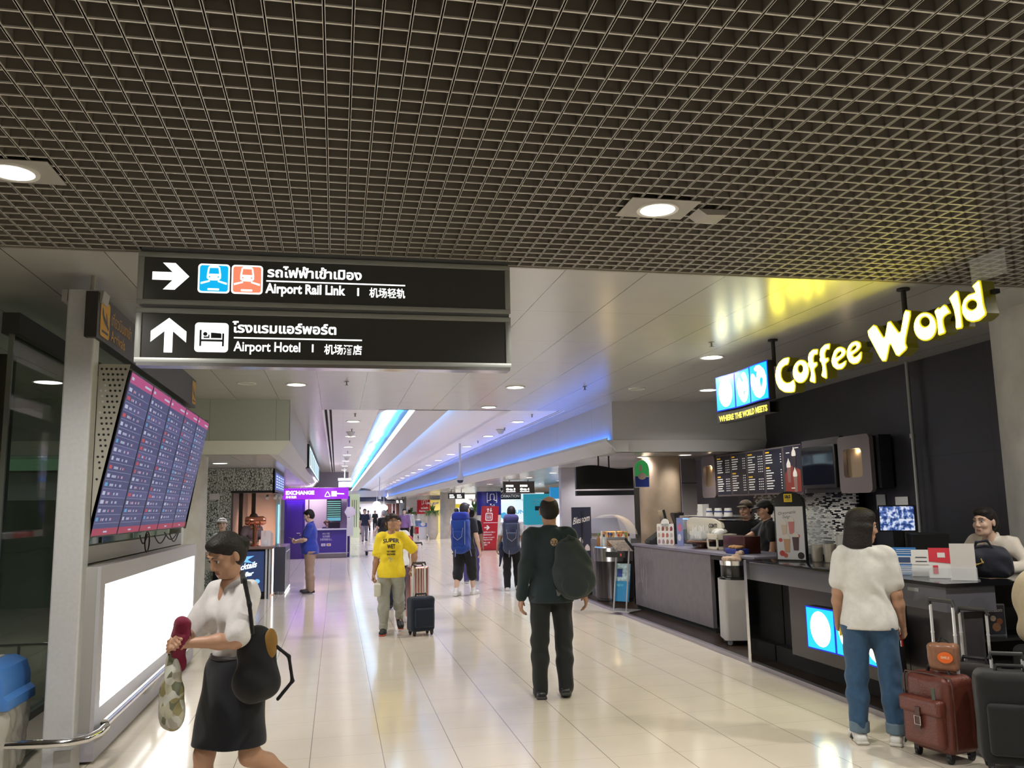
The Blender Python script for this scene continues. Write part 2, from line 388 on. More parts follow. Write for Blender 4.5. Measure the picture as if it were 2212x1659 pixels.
# ================================================================== FIGURES: smooth bodies and clothes from distance fields
def v3(*a): return np.array(a, float)
def unit(v): v = np.asarray(v, float); return v / max(np.linalg.norm(v), 1e-9)
class Field:
    """union of tapered limbs and ellipsoids, blended smoothly; cut by planes; mesh by surface nets"""
    def __init__(s, k=.02): s.p = []; s.k = k; s.cuts = []; s.subs = []; s.noise = None
    def cone(s, a, b, r1, r2=None, k=None, flat=None):
        s.p.append(('c', v3(*a), v3(*b), r1, r1 if r2 is None else r2, s.k if k is None else k, flat)); return s
    def ell(s, c, r, R=None, k=None):
        s.p.append(('e', v3(*c), v3(*r) if not np.isscalar(r) else v3(r, r, r), R, 0, s.k if k is None else k, None)); return s
    def box(s, c, hsize, rnd, R=None, k=None):
        s.p.append(('b', v3(*c), v3(*hsize), R, rnd, s.k if k is None else k, None)); return s
    def chain(s, pts, rs, k=None):
        for i in range(len(pts) - 1): s.cone(pts[i], pts[i + 1], rs[i], rs[i + 1], k)
        return s
    def cut(s, point, normal, k=.004): s.cuts.append((v3(*point), unit(normal), k)); return s   # keeps the side against the normal
    def sub(s, c, r, k=.01, R=None): s.subs.append((v3(*c), v3(*r) if not np.isscalar(r) else v3(r, r, r), k, R)); return s
    @staticmethod
    def prim(t, P):
        kind, a, b, r1, r2 = t[:5]
        if kind == 'c':
            ba = b - a; L2 = max(ba @ ba, 1e-9); pa = P - a
            h = np.clip((pa @ ba) / L2, 0, 1)
            q = pa - h[:, None] * ba
            if t[6] is not None:   # flattened: (direction, factor)
                d, fk = t[6]; d = unit(d); c = q @ d; q = q + np.outer(c * (fk - 1), d)
            return np.sqrt((q * q).sum(1)) - (r1 + (r2 - r1) * h)
        q = P - a
        if r1 is not None: q = q @ np.asarray(r1)      # columns of R are the local axes
        if kind == 'e':
            k0 = np.sqrt(((q / b) ** 2).sum(1)); k1 = np.sqrt(((q / (b * b)) ** 2).sum(1)) + 1e-9
            return k0 * (k0 - 1) / k1
        d = np.abs(q) - (b - r2)
        return np.sqrt((np.maximum(d, 0) ** 2).sum(1)) + np.minimum(d.max(1), 0) - r2
    def bounds(s):
        lo = np.full(3, 9e9); hi = -lo
        for t in s.p:
            if t[0] == 'c':
                R = max(t[3], t[4]); lo = np.minimum(lo, np.minimum(t[1], t[2]) - R); hi = np.maximum(hi, np.maximum(t[1], t[2]) + R)
            else:
                R = t[2].max() if t[3] is not None else t[2]; lo = np.minimum(lo, t[1] - R); hi = np.maximum(hi, t[1] + R)
        return lo - .02, hi + .02
    def eval(s, P):
        D = None
        for t in s.p:
            d = s.prim(t, P); k = t[5]
            if D is None: D = d; continue
            h = np.maximum(k - np.abs(D - d), 0) / k if k > 0 else 0
            D = np.minimum(D, d) - h * h * k * .25
        if s.noise:
            amp, fr = s.noise[:2]; x, y, z = P[:, 0] * fr, P[:, 1] * fr, P[:, 2] * fr
            w = np.sin(x * 1.1 + 1.7 * np.sin(z * .7 + y)) * np.sin(z * .8 + 1.3 * np.sin(y * 1.2 + x * .6)) + .5 * np.sin(x * 2.3 + y * 1.9 + z * 1.4 + 2 * np.sin(z * .9))
            D = D + amp * w
        for (c, r, k, R) in s.subs:
            q = P - c
            if R is not None: q = q @ R
            k0 = np.sqrt(((q / r) ** 2).sum(1)); k1 = np.sqrt(((q / (r * r)) ** 2).sum(1)) + 1e-9
            d = -(k0 * (k0 - 1) / k1); h = np.maximum(k - np.abs(D - d), 0) / k; D = np.maximum(D, d) + h * h * k * .25
        for (c, n, k) in s.cuts:
            d = (P - c) @ n; h = np.maximum(k - np.abs(D - d), 0) / k; D = np.maximum(D, d) + h * h * k * .25
        return D
    def mesh(s, vox, lo=None, hi=None):
        l, h = s.bounds()
        lo = l if lo is None else np.maximum(l, lo); hi = h if hi is None else np.minimum(h, hi)
        if (hi <= lo).any(): return np.zeros((0, 3)), []
        return nets(s.eval, lo, hi, vox)
def nets(fn, lo, hi, vox):
    n = np.maximum(np.ceil((hi - lo) / vox).astype(int) + 1, 3)
    ax = [lo[i] + vox * np.arange(n[i]) for i in range(3)]
    # coarse pass marks the blocks that hold the surface
    B = 8
    D = np.full(n, 9e9)
    starts = [range(0, n[i], B) for i in range(3)]
    cen = []; idx = []
    for a in starts[0]:
        for b in starts[1]:
            for c in starts[2]:
                idx.append((a, b, c)); cen.append(lo + vox * (np.array((a, b, c)) + B / 2 - .5))
    dc = fn(np.array(cen)); lim = vox * B * .87 + .03
    for (a, b, c), d in zip(idx, dc):
        sl = tuple(slice(q, min(q + B, n[i])) for i, q in enumerate((a, b, c)))
        if abs(d) > lim: D[sl] = d; continue
        X, Y, Z = np.meshgrid(ax[0][sl[0]], ax[1][sl[1]], ax[2][sl[2]], indexing='ij')
        D[sl] = fn(np.stack([X.ravel(), Y.ravel(), Z.ravel()], 1)).reshape(X.shape)
    D[0] = np.maximum(D[0], 1e-4); D[-1] = np.maximum(D[-1], 1e-4); D[:, 0] = np.maximum(D[:, 0], 1e-4); D[:, -1] = np.maximum(D[:, -1], 1e-4); D[:, :, 0] = np.maximum(D[:, :, 0], 1e-4); D[:, :, -1] = np.maximum(D[:, :, -1], 1e-4)
    ins = D < 0
    m = n - 1
    acc = np.zeros((*m, 3)); cnt = np.zeros(m)
    for axis in range(3):
        s0 = [slice(None)] * 3; s1 = [slice(None)] * 3; s0[axis] = slice(0, -1); s1[axis] = slice(1, None)
        A = D[tuple(s0)]; Bv = D[tuple(s1)]; ch = (A < 0) != (Bv < 0)
        ii = np.argwhere(ch)
        if len(ii) == 0: continue
        t = A[ch] / (A[ch] - Bv[ch])
        pos = ii.astype(float); pos[:, axis] += t
        oth = [q for q in range(3) if q != axis]
        for da in (0, 1):
            for db in (0, 1):
                cc = ii.copy(); cc[:, oth[0]] -= da; cc[:, oth[1]] -= db
                ok = (cc >= 0).all(1) & (cc < m).all(1)
                np.add.at(acc, tuple(cc[ok].T), pos[ok]); np.add.at(cnt, tuple(cc[ok].T), 1)
    act = cnt > 0
    vid = np.full(m, -1); vid[act] = np.arange(act.sum())
    V = lo + vox * (acc[act] / cnt[act][:, None])
    F = []
    for axis in range(3):
        s0 = [slice(None)] * 3; s1 = [slice(None)] * 3; s0[axis] = slice(0, -1); s1[axis] = slice(1, None)
        a_in = ins[tuple(s0)]; b_in = ins[tuple(s1)]
        ii = np.argwhere(a_in != b_in)
        if len(ii) == 0: continue
        flip = b_in[tuple(ii.T)]
        o1, o2 = (axis + 1) % 3, (axis + 2) % 3
        ok = (ii[:, o1] > 0) & (ii[:, o2] > 0) & (ii[:, o1] < m[o1]) & (ii[:, o2] < m[o2]); ii = ii[ok]; flip = flip[ok]
        q = []
        for (da, db) in ((1, 1), (0, 1), (0, 0), (1, 0)):
            cc = ii.copy(); cc[:, o1] -= da; cc[:, o2] -= db; q.append(vid[tuple(cc.T)])
        q = np.stack(q, 1); q[flip] = q[flip][:, ::-1]
        F.append(q)
    F = np.concatenate(F) if F else np.zeros((0, 4), int)
    return V, F
def np_obj(name, parts, m, parent=None, smooth_iter=0, mats_idx=None):
    V = []; F = []; o = 0
    for (v, f) in parts:
        if len(v) == 0: continue
        V.append(v); F.append(np.asarray(f) + o); o += len(v)
    V = np.concatenate(V); F = np.concatenate(F)
    me = bpy.data.meshes.new(name)
    me.vertices.add(len(V)); me.vertices.foreach_set('co', V.astype(np.float32).ravel())
    me.loops.add(len(F) * 4); me.loops.foreach_set('vertex_index', F.astype(np.int32).ravel())
    me.polygons.add(len(F)); me.polygons.foreach_set('loop_start', np.arange(len(F), dtype=np.int32) * 4)
    me.polygons.foreach_set('use_smooth', np.ones(len(F), bool))
    me.materials.append(m); me.update(calc_edges=True); me.validate()
    ob = bpy.data.objects.new(name, me); COL.objects.link(ob)
    if parent: ob.parent = parent
    return ob
def rot(axis, deg): return np.array(Matrix.Rotation(math.radians(deg), 3, axis))

SKIN = {'tan': (.42, .235, .150), 'light': (.60, .40, .30), 'pale': (.66, .46, .36), 'brown': (.33, .17, .10)}
def skin(k): return mat('skin_' + k, SKIN[k], .48, spec=.4)
def cloth(name, col, rough=.85, noise=.05): return mat('cloth_' + name, col, rough, noise=noise, nscale=30, bump=.15, bscale=220, sheen=.15, spec=.25)
m_hairb = mat('hair_black', (.012, .009, .008), .6, bump=.5, bscale=90, spec=.3)
m_hairg = mat('hair_grey', (.22, .21, .21), .6, bump=.4, bscale=90)
m_hairbr = mat('hair_brown', (.08, .045, .028), .5, bump=.4, bscale=90)
m_eye = mat('eye_dark', (.015, .010, .008), .15); m_eyew = mat('eye_white', (.50, .47, .45), .3); m_lip = mat('lips', (.36, .13, .11), .45); m_brow = mat('brow', (.03, .02, .016), .7)

def hand(F, w, d, n, side, curl=.45, s=1., spread=.10, thumb=.5, grip=None):
    """palm and five fingers: w wrist, d along the hand, n palm normal, side = direction of the thumb"""
    d = unit(d); n = unit(n - d * (n @ d)); u = unit(np.cross(d, n)); u = u if u @ side > 0 else -u
    L = .088 * s
    F.cone(w - d * .005, w + d * .03, .026 * s, .028 * s, .02, (n, 1.5))
    for q in (-1, -.33, .33, 1):
        F.cone(w + d * .03 + u * q * .016 * s, w + d * L + u * q * .029 * s, .0135 * s, .0125 * s, .014)
    ln = {1: (.042, .026, .021), .33: (.046, .030, .022), -.33: (.043, .028, .021), -1: (.033, .021, .018)}
    for q, ls in ln.items():
        p = w + d * L + u * q * .029 * s; a = math.radians(10); dirv = d + u * q * spread; cu = curl * (1.0 + .12 * (1 - q) / 2)
        for j, l in enumerate(ls):
            a += cu * (.75, 1.15, .85)[j]
            dd = unit(dirv) * math.cos(a) + n * math.sin(a)
            r = (.0098, .0088, .0078)[j] * s * (.92 if q == -1 else 1)
            p2 = p + dd * l * s; F.cone(p, p2, r, r * .93, .006); p = p2
    p = w + d * .022 * s + u * .024 * s + n * .006
    t1 = unit(d * .62 + u * .75 + n * (.35 + thumb * .5)); p2 = p + t1 * .042 * s
    F.cone(p, p2, .0155 * s, .0115 * s, .014)
    t2 = unit(d * .85 + u * (.35 - thumb * .3) + n * (.3 + thumb * .6)); p3 = p2 + t2 * .030 * s; F.cone(p2, p3, .0108 * s, .0095 * s, .006)
    t3 = unit(d * .9 + u * (.1 - thumb * .4) + n * (.3 + thumb * .7)); F.cone(p3, p3 + t3 * .024 * s, .0095 * s, .0078 * s, .006)

def head_field(c, R, s, fem=False, big=1.):
    """head centred on c; R columns: right, front, up"""
    F = Field(.02 * s)
    P = lambda x, y, z: c + R @ (np.array((x, y, z)) * s)
    F.ell(P(0, -.012, .035), np.array((.073, .090, .083)) * s, R)
    F.ell(P(0, .022, -.010), np.array((.066, .070, .088)) * s, R)
    F.cone(P(-.028, .05, -.082), P(.028, .05, -.082), .028 * s, k=.035 * s)
    F.ell(P(0, .066, -.094), np.array((.024, .020, .018)) * s, R, .02 * s)
    for q in (-1, 1):
        F.ell(P(q * .036, .066, -.024), np.array((.026, .020, .022)) * s, R, .02 * s)                  # cheek
        F.cone(P(q * .010, .080, .034), P(q * .045, .070, .032), .011 * s, .010 * s, .015 * s)       # brow ridge
        F.ell(P(q * .077, -.004, -.004), np.array((.010, .018, .031)) * s, R, .006 * s)                # ear
        F.sub(P(q * .031, .098, .012), np.array((.017, .016, .012)) * s, .010 * s, R)
    F.cone(P(0, .086, .018), P(0, .103, -.022), .0085 * s, .0115 * s, .012 * s)                      # nose
    for q in (-1, 1): F.ell(P(q * .011, .094, -.027), np.array((.009, .010, .008)) * s, R, .006 * s)
    F.cone(P(-.016, .084, -.054), P(.016, .084, -.054), .0075 * s, k=.008 * s)
    F.cone(P(-.013, .083, -.066), P(.013, .083, -.066), .0085 * s, k=.008 * s)
    return F, P
def face_parts(P, R, s, par, glasses=False, lips=True):
    for q in (-1, 1):
        b = MB(); b.ball(P(q * .031, .0766, .012), .0116 * s, 8); e = b.build('eye', m_eyew, par, smooth=True)
        b = MB(); b.ball(P(q * .031, .0840, .0110), .0062 * s, 8); b.build('iris', m_eye, e, smooth=True)
    for q in (-1, 1):
        b = MB()
        b.tube([P(q * .014, .0935, .036), P(q * .030, .0925, .0415), P(q * .048, .0815, .036)], .0032 * s, 6)
        b.tube([P(q * .017, .0905, .020), P(q * .031, .0945, .0235), P(q * .046, .086, .018)], .0018 * s, 6)
        b.build('eyebrow', m_brow, par, smooth=True)
    if lips:
        b = MB(); b.ball((0, 0, 0), 1, 8, 0, Matrix.Translation(P(0, .0905, -.0600)) @ Matrix(R.tolist()).to_4x4() @ Matrix.Diagonal((.021 * s, .0058 * s, .0075 * s, 1)))
        b.build('lips', m_lip, par, smooth=True)
    if glasses:
        b = MB()
        for q in (-1, 1):
            b.tube([P(q * .033 + .024 * math.cos(t), .1055, .010 + .018 * math.sin(t)) for t in np.linspace(0, 2 * PI, 16, endpoint=False)], .0016 * s, 5, closed=True)
            b.tube([P(q * .056, .103, .014), P(q * .075, .06, .016), P(q * .080, -.01, .014)], .0016 * s, 5)
        b.tube([P(-.009, .106, .013), P(.009, .106, .013)], .0016 * s, 5)
        b.build('glasses', mat('glasses_frame', (.03, .025, .03), .3), par)

class Person:
    """standing skeleton, local axes: x right, y front, z up (metres, scaled to the height)"""
    def __init__(s, name, label, loc, rz, H=1.68, fem=False, wide=1., group=None, far=False, vox=.010):
        s.t = thing('person', label, 'person', loc, math.radians(rz), group); s.H = H; s.k = H / 1.70; s.fem = fem; s.w = wide; s.far = far; s.vox = vox
        k = s.k; sh = (.153 if fem else .176) * wide ** .5
        s.lean = np.zeros(3)
        s.pel = v3(0, 0, .93) * k
        s.hip = {q: v3(q * (.088 if fem else .09), 0, .90) * k for q in (-1, 1)}
        s.waist = v3(0, 0, 1.06) * k; s.chest = v3(0, .0, 1.26) * k; s.neck = v3(0, -.015, 1.43) * k
        s.sh = {q: v3(q * sh, -.015, 1.372) * k for q in (-1, 1)}
        s.head = v3(0, .022, 1.585) * k; s.HR = np.eye(3)
        s.kn, s.an, s.ft, s.el, s.wr = {}, {}, {}, {}, {}
        for q in (-1, 1): s.leg(q); s.arm(q)
        s.hd = {}
    def tilt(s, deg, side=0):
        """lean the upper body forward about the hips"""
        R = rot('X', -deg) @ rot('Y', side); o = s.pel
        for n in ('waist', 'chest', 'neck', 'head'): setattr(s, n, o + R @ (getattr(s, n) - o))
        for q in (-1, 1): s.sh[q] = o + R @ (s.sh[q] - o)
        s.UR = R
        for q in (-1, 1): s.arm(q)
        return s
    UR = np.eye(3)
    def leg(s, q, swing=0, knee=0, splay=1, yaw=8, toe=0):
        """swing: thigh forward, knee: bend back (degrees)"""
        k = s.k; h = s.hip[q]
        d = v3(q * math.sin(math.radians(splay)), math.sin(math.radians(swing)), -math.cos(math.radians(swing))); s.kn[q] = h + unit(d) * .42 * k
        a = swing - knee
        d2 = v3(q * math.sin(math.radians(splay)) * .5, math.sin(math.radians(a)), -math.cos(math.radians(a))); s.an[q] = s.kn[q] + unit(d2) * .40 * k
        fy = math.radians(yaw) * q
        s.ft[q] = (v3(math.sin(fy), math.cos(fy), 0) * math.cos(math.radians(toe)) + v3(0, 0, math.sin(math.radians(toe))), )
        return s
    def arm(s, q, fwd=3, out=9, bend=12, tw=0):
        """fwd: upper arm forward, out: away from the body, bend: elbow, tw: turns the forearm inwards"""
        k = s.k; f, o = math.radians(fwd), math.radians(out)
        d = unit(v3(q * math.sin(o), math.sin(f) * math.cos(o), -math.cos(f) * math.cos(o))); d = s.UR @ d if False else d
        s.el[q] = s.sh[q] + d * .285 * k
        ax = unit(v3(1, q * math.tan(math.radians(tw)), q * .0))
        Rb = np.array(Matrix.Rotation(math.radians(bend), 3, Vector(ax)))
        fd = unit(Rb @ d); fd = np.array(Matrix.Rotation(math.radians(-q * 0), 3, 'Z')) @ fd
        if tw: fd = np.array(Matrix.Rotation(math.radians(q * tw), 3, 'Z')) @ fd
        s.wr[q] = s.el[q] + unit(fd) * .245 * k
        return s
    def reach(s, q, wrist, pole=(0, -.3, -1)):
        """put a wrist at a local point; the elbow follows"""
        w = v3(*wrist); a = s.sh[q]; k = s.k; L1, L2 = .285 * k, .245 * k
        d = w - a; D = np.linalg.norm(d)
        if D > (L1 + L2) * .995: w = a + d / D * (L1 + L2) * .995; d = w - a; D = np.linalg.norm(d)
        x = (L1 * L1 - L2 * L2 + D * D) / (2 * D); y = math.sqrt(max(L1 * L1 - x * x, 0)); u = d / D
        p = v3(*pole); p = unit(p - u * (p @ u)); s.el[q] = a + u * x + p * y; s.wr[q] = w; return s
    def look(s, yaw=0, pitch=0, roll=0):
        s.HR = rot('Z', yaw) @ rot('X', pitch) @ rot('Y', roll); return s
    def body(s, sk='tan', curl=.45, hands=True, palm=None, thumb=.4, hcurl=None, bare=False):
        k = s.k; F = Field(.03); w = s.w; lg = 1. if bare else .78
        F.cone(s.neck - v3(0, -.01, .05) * k, s.head - s.HR @ v3(0, .012, .06) * k, (.050 if s.fem else .058) * k, (.047 if s.fem else .054) * k)
        F.cone(s.sh[-1], s.sh[1], .045 * k); F.cone(s.neck - v3(0, 0, .03), s.chest, .07 * k, .10 * k)
        F.ell(s.chest, v3(.12 * w, .08 * w, .14) * k); F.ell(s.waist, v3(.11 * w, .07 * w, .14) * k); F.ell(s.pel, v3(.13 * w, .085 * w, .11) * k)
        for q in (-1, 1):
            F.cone(s.sh[q], s.el[q], .046 * k * w, .039 * k * w ** .5); F.cone(s.el[q], s.el[q] + (s.wr[q] - s.el[q]) * .35, .039 * k, .040 * k * w ** .5); F.cone(s.el[q] + (s.wr[q] - s.el[q]) * .35, s.wr[q], .040 * k * w ** .5, .026 * k)
            F.cone(s.hip[q], s.kn[q], .085 * k * w * lg, .055 * k * lg); cf = s.kn[q] + (s.an[q] - s.kn[q]) * .3 + v3(0, -.015 if bare else 0, 0); F.chain([s.kn[q], cf, s.an[q]], [.052 * k * lg, .055 * k * w ** .5 * lg, .036 * k])
            F.cone(s.an[q] - v3(0, .0, .0), s.an[q] + s.ft[q][0] * .10 * k - v3(0, 0, .045) * k, .034 * k, .028 * k)
        s.hk = k * 1.06; HF, P = head_field(s.head, s.HR, s.hk, s.fem); s.P = P
        HF.cone(s.neck - v3(0, -.01, .02) * k, s.head - s.HR @ v3(0, .012, .05) * k, (.050 if s.fem else .058) * k, (.047 if s.fem else .054) * k, .03)
        vx = s.vox
        parts = [F.mesh(vx)]
        hv = min(vx * .55, .0075) if not s.far else vx
        lo = s.head - .16 * k; lo[2] = s.head[2] - .13 * k
        parts.append(HF.mesh(hv, lo, s.head + .16 * k))
        if hands:
            for q in (-1, 1):
                H = Field(.012); d = unit(s.wr[q] - s.el[q]); pn = v3(-q, .1, 0)
                if palm and q in palm: pn = v3(*palm[q])
                sd = v3(0, 1, 0.2) if abs(pn[0]) > .6 else (v3(-q, 0.2, 0))
                if q in s.hd: sd = v3(*s.hd[q])
                cc = hcurl[q] if hcurl and q in hcurl else curl
                hand(H, s.wr[q], d, pn, sd, cc, k, thumb=thumb)
                H.cone(s.wr[q] - d * .05, s.wr[q], .028 * k, .026 * k)
                parts.append(H.mesh(.0042 if not s.far else .010))
        s.b = np_obj('body', parts, skin(sk), s.t); return s
    def face(s, **kw): face_parts(s.P, s.HR, s.hk, s.t, **kw); return s
    def hair(s, style, m=None):
        k = s.hk; P = s.P; R = s.HR; F = Field(.02 * k); m = m or m_hairb
        F.ell(P(0, -.016, .042), np.array((.081, .095, .087)) * k, R); F.ell(P(0, -.035, -.004), np.array((.079, .079, .084)) * k, R)
        if style in ('short', 'mop', 'bun', 'pony', 'tail'): F.sub(P(0, .112, -.045), np.array((.088, .088, .094)) * k, .008, R)
        if style == 'short':
            F.cut(P(0, 0, -.072), R @ v3(0, .5, -1)); F.ell(P(.01, .055, .082), np.array((.060, .038, .026)) * k, R)
            for q in (-1, 1): F.sub(P(q * .088, .006, -.024), np.array((.024, .03, .040)) * k, .006, R)
        if style == 'mop':
            F.ell(P(.02, .045, .075), np.array((.070, .055, .045)) * k, R); F.ell(P(-.025, .05, .07), np.array((.05, .048, .04)) * k, R); F.cone(P(-.066, .0, .05), P(-.07, .008, -.02), .026 * k, .012 * k); F.cone(P(.066, .0, .05), P(.07, .008, -.02), .026 * k, .012 * k)
            F.cone(P(-.045, -.06, -.02), P(-.03, -.062, -.085), .045 * k, .022 * k); F.cone(P(.045, -.06, -.02), P(.03, -.062, -.085), .045 * k, .022 * k)
            F.ell(P(-.045, .055, .05), np.array((.034, .032, .030)) * k, R); F.ell(P(.05, .045, .05), np.array((.032, .034, .034)) * k, R); F.sub(P(0, .125, -.03), np.array((.060, .062, .068)) * k, .008, R)
        if style == 'bald':
            F = Field(.02 * k); F.ell(P(0, -.018, .030), np.array((.079, .094, .085)) * k, R); F.ell(P(0, -.035, -.01), np.array((.075, .074, .070)) * k, R)
            F.sub(P(0, -.02, .122), np.array((.054, .105, .064)) * k, .012, R); F.sub(P(0, .12, .05), np.array((.10, .095, .13)) * k, .01, R); F.cut(P(0, 0, -.07), R @ v3(0, .5, -1))
            for q in (-1, 1): F.sub(P(q * .088, .02, -.012), np.array((.022, .03, .05)) * k, .006, R)
        if style == 'bob':
            for a in range(-8, 9):
                t = math.radians(a * 15 - 90); F.chain([P(.046 * math.cos(t), -.014 + .056 * math.sin(t), .048), P(.066 * math.cos(t), -.014 + .078 * math.sin(t), .0), P(.080 * math.cos(t), -.014 + .090 * math.sin(t), -.135)], [.026 * k, .028 * k, .022 * k])
            F.ell(P(.0, .02, .085), np.array((.076, .066, .050)) * k, R); F.ell(P(0, -.02, .06), np.array((.088, .10, .080)) * k, R); F.sub(P(0, .13, -.05), np.array((.066, .085, .115)) * k, .01, R)
        if style in ('bun', 'pony', 'tail'):
            F.ell(P(0, .035, .085), np.array((.064, .05, .036)) * k, R); F.sub(P(0, .135, .005), np.array((.080, .085, .078)) * k, .01, R); F.cut(P(0, .0, -.065), R @ v3(0, .9, -1)); 
            for q in (-1, 1): F.sub(P(q * .088, .018, -.022), np.array((.03, .03, .042)) * k, .006, R)
        if style == 'bald0': F.cut(P(0, .0, .02), R @ v3(0, .6, -1))
        v = F.mesh(min(s.vox * .6, .009))
        ob = np_obj('hair', [v], m, s.t)
        if style == 'bun':
            G = Field(.01); G.ell(P(0, -.118, .01), np.array((.042, .038, .04)) * k, R); G.ell(P(.02, -.135, -.02), np.array((.02, .025, .035)) * k, R); np_obj('hair_bun', [G.mesh(.008)], m, s.t)
        if style in ('pony', 'tail'):
            G = Field(.02); G.chain([P(0, -.10, .02), P(.01, -.14, -.03), P(.02, -.135, -.12), P(.02, -.12, -.19 if style == 'tail' else -.15)], [.024 * k, .036 * k, .034 * k, .012 * k]); np_obj('ponytail', [G.mesh(.009)], m, s.t)
        return s
    def top(s, m, sleeve='short', loose=1., hem=.86, name='shirt', collar=None, noise=.0045, hemcut=None, slv=None, extra=None, nk=None):
        k = s.k; w = s.w * loose; F = Field(.05 * k)
        up = unit(s.chest - s.waist)
        F.ell(s.chest + v3(0, -.005, -.01), v3(.140 * w, (.110 if not s.fem else .102) * w, .165) * k)
        F.ell((s.waist + s.chest) / 2, v3(.135 * w, .102 * w, .17) * k)
        F.ell(s.waist, v3(.142 * w, .106 * w, .18) * k)
        if hem is None or hem < .93: F.ell(s.pel + v3(0, -.014, -.07 * k), v3(.190 * w ** .6, .148 * w ** .7, .24) * k)
        for q in (-1, 1): F.cone(s.neck + v3(q * .03, -.01, -.03) * k, s.sh[q] + v3(-q * .02, 0, .0), .050 * k, .052 * k * loose ** .5, .05 * k)
        F.cone(s.neck - v3(0, -.005, .045) * k, s.chest, .058 * k, .10 * k)
        if s.fem: 
            for q in (-1, 1): F.ell(s.chest + v3(q * .068, .075, .0) * k, v3(.062, .052, .062) * k, None, .05)
        if extra: extra(F)
        F.noise = (noise, 19 / k) if noise else None
        if hem is not None: F.cut(s.pel + v3(0, 0, (hem - .93) * k), hemcut or (0, 0, -1))
        parts = [F]
        sl = {'short': .62, 'mid': .85, 'long': 2.}[sleeve] if isinstance(sleeve, str) else sleeve
        r0, r1 = slv or (.060, .060)
        for q in (-1, 1):
            G = F if sleeve == 'long' else Field(.03)
            e = s.el[q]; 
            if sl >= 1.5:
                F.cone(s.sh[q], e, r0 * k * loose, r1 * k * .92 * loose, .06); wv = unit(s.wr[q] - e); L = np.linalg.norm(s.wr[q] - e)
                F.cone(e, e + wv * (L - .0), r1 * k * .92 * loose, .042 * k * loose, .03)
            else:
                d = e - s.sh[q]; F.cone(s.sh[q], s.sh[q] + d * sl, r0 * k * loose ** .5, r1 * k * loose ** .5, .05)
        if sl < 1.5:
            pass
        ob = np_obj(name, [F.mesh(s.vox)], m, s.t); s.topF = F
        if collar:
            C = MB(); c = s.neck + v3(0, .004, .012) * k; cr = (.062 if not s.fem else .056) * k
            ring = [c + v3(cr * math.sin(a), cr * math.cos(a) * .95, -.022 * math.cos(a) * (1 if collar != 'stand' else .4)) for a in np.linspace(0, 2 * PI, 20, endpoint=False)]
            C.tube(ring, .013 * k if collar != 'crew' else .007 * k, 6, closed=True); C.build('collar', m, ob, smooth=True)
        return s
    def trousers(s, m, hem=1., loose=1., name='trousers', cuff=None, noise=.004, rise=-.07, r=(.098, .072, .060)):
        """hem: 1 = ankle, .5 = knee"""
        k = s.k; F = Field(.045 * k); w = s.w * loose
        F.ell(s.pel + v3(0, -.012, .0), v3(.165 * w ** .8, .120 * w, .13) * k); F.ell(s.pel + v3(0, 0, .06), v3(.15 * w ** .8, .105 * w, .10) * k)
        for q in (-1, 1):
            F.cone(s.hip[q] + v3(0, -.02, .0), s.kn[q], r[0] * k * w, r[1] * k * loose, .03)
            F.ell(s.hip[q] + v3(0, -.055, -.02) * k, v3(.085, .075, .09) * k * w, None, .04)
            if hem > .5:
                e = s.kn[q] + (s.an[q] - s.kn[q]) * ((hem - .5) * 2); F.chain([s.kn[q], s.kn[q] + (e - s.kn[q]) * .4 + v3(0, -.008, 0), e], [r[1] * k * loose, r[1] * .97 * k * loose, r[2] * k * loose], .03)
                d = unit(s.an[q] - s.kn[q])
            else:
                e = s.hip[q] + (s.kn[q] - s.hip[q]) * hem * 2
        F.noise = (noise, 17 / k) if noise else None
        F.cut(s.pel + v3(0, 0, rise * k), (0, 0, 1))
        ob = np_obj(name, [F.mesh(s.vox)], m, s.t)
        if cuff:
            for q in (-1, 1):
                d = unit(s.an[q] - s.kn[q]); e = s.kn[q] + (s.an[q] - s.kn[q]) * ((hem - .5) * 2)
                G = Field(.01); G.cone(e - d * .03, e + d * .02, r[2] * k * loose + .007); G.cut(e + d * .03, d); G.cut(e - d * .045, -d); np_obj('cuff', [G.mesh(.008)], cuff, ob)
        return s
    def shoes(s, m, sole=None, heel=False, w=1., toeang=None):
        k = s.k
        for q in (-1, 1):
            d = s.ft[q][0]; a = s.an[q]; up = unit(np.cross(np.cross(d, v3(0, 0, 1)), d)); x = unit(np.cross(d, up)); R = np.stack([x, d, up], 1)
            F = Field(.03); c = a - up * .045 * k
            F.box(c + d * .055 * k + up * .004, np.array((.043 * w, .135, .030)) * k, .028 * k, R); F.cone(c + d * .02 * k - d * .03 * k, a + up * .012, .036 * k, .041 * k); F.ell(c + d * .12 * k, np.array((.044 * w, .07, .030)) * k, R); F.cone(a + up * .0, c + d * .12 * k, .036 * k, .022 * k)
            F.cut(c - up * .020 * k, -up)
            o = np_obj('shoe', [F.mesh(min(s.vox, .009))], m, s.t)
            if sole:
                G = Field(.01); G.box(c + d * .055 * k - up * .020 * k, np.array((.046 * w, .142, .014)) * k, .013 * k, R); np_obj('sole', [G.mesh(.009)], sole, o)
        return s
    def skirt(s, m, hem=.46, top=.035, name='skirt'):
        k = s.k; F = Field(.05)
        F.ell(s.pel + v3(0, -.01, .02), v3(.17, .128, .14) * k * s.w); F.ell(s.waist + v3(0, 0, -.02), v3(.138, .102, .14) * k * s.w)
        kn = (s.kn[1] + s.kn[-1]) / 2
        n = 9
        for a in np.linspace(0, 2 * PI, n, endpoint=False):
            F.cone(s.pel + v3(.085 * math.cos(a), .055 * math.sin(a), .02) * k, v3(kn[0] + .115 * math.cos(a), kn[1] + .088 * math.sin(a), hem * k - .1), .075 * k, .075 * k, .05)
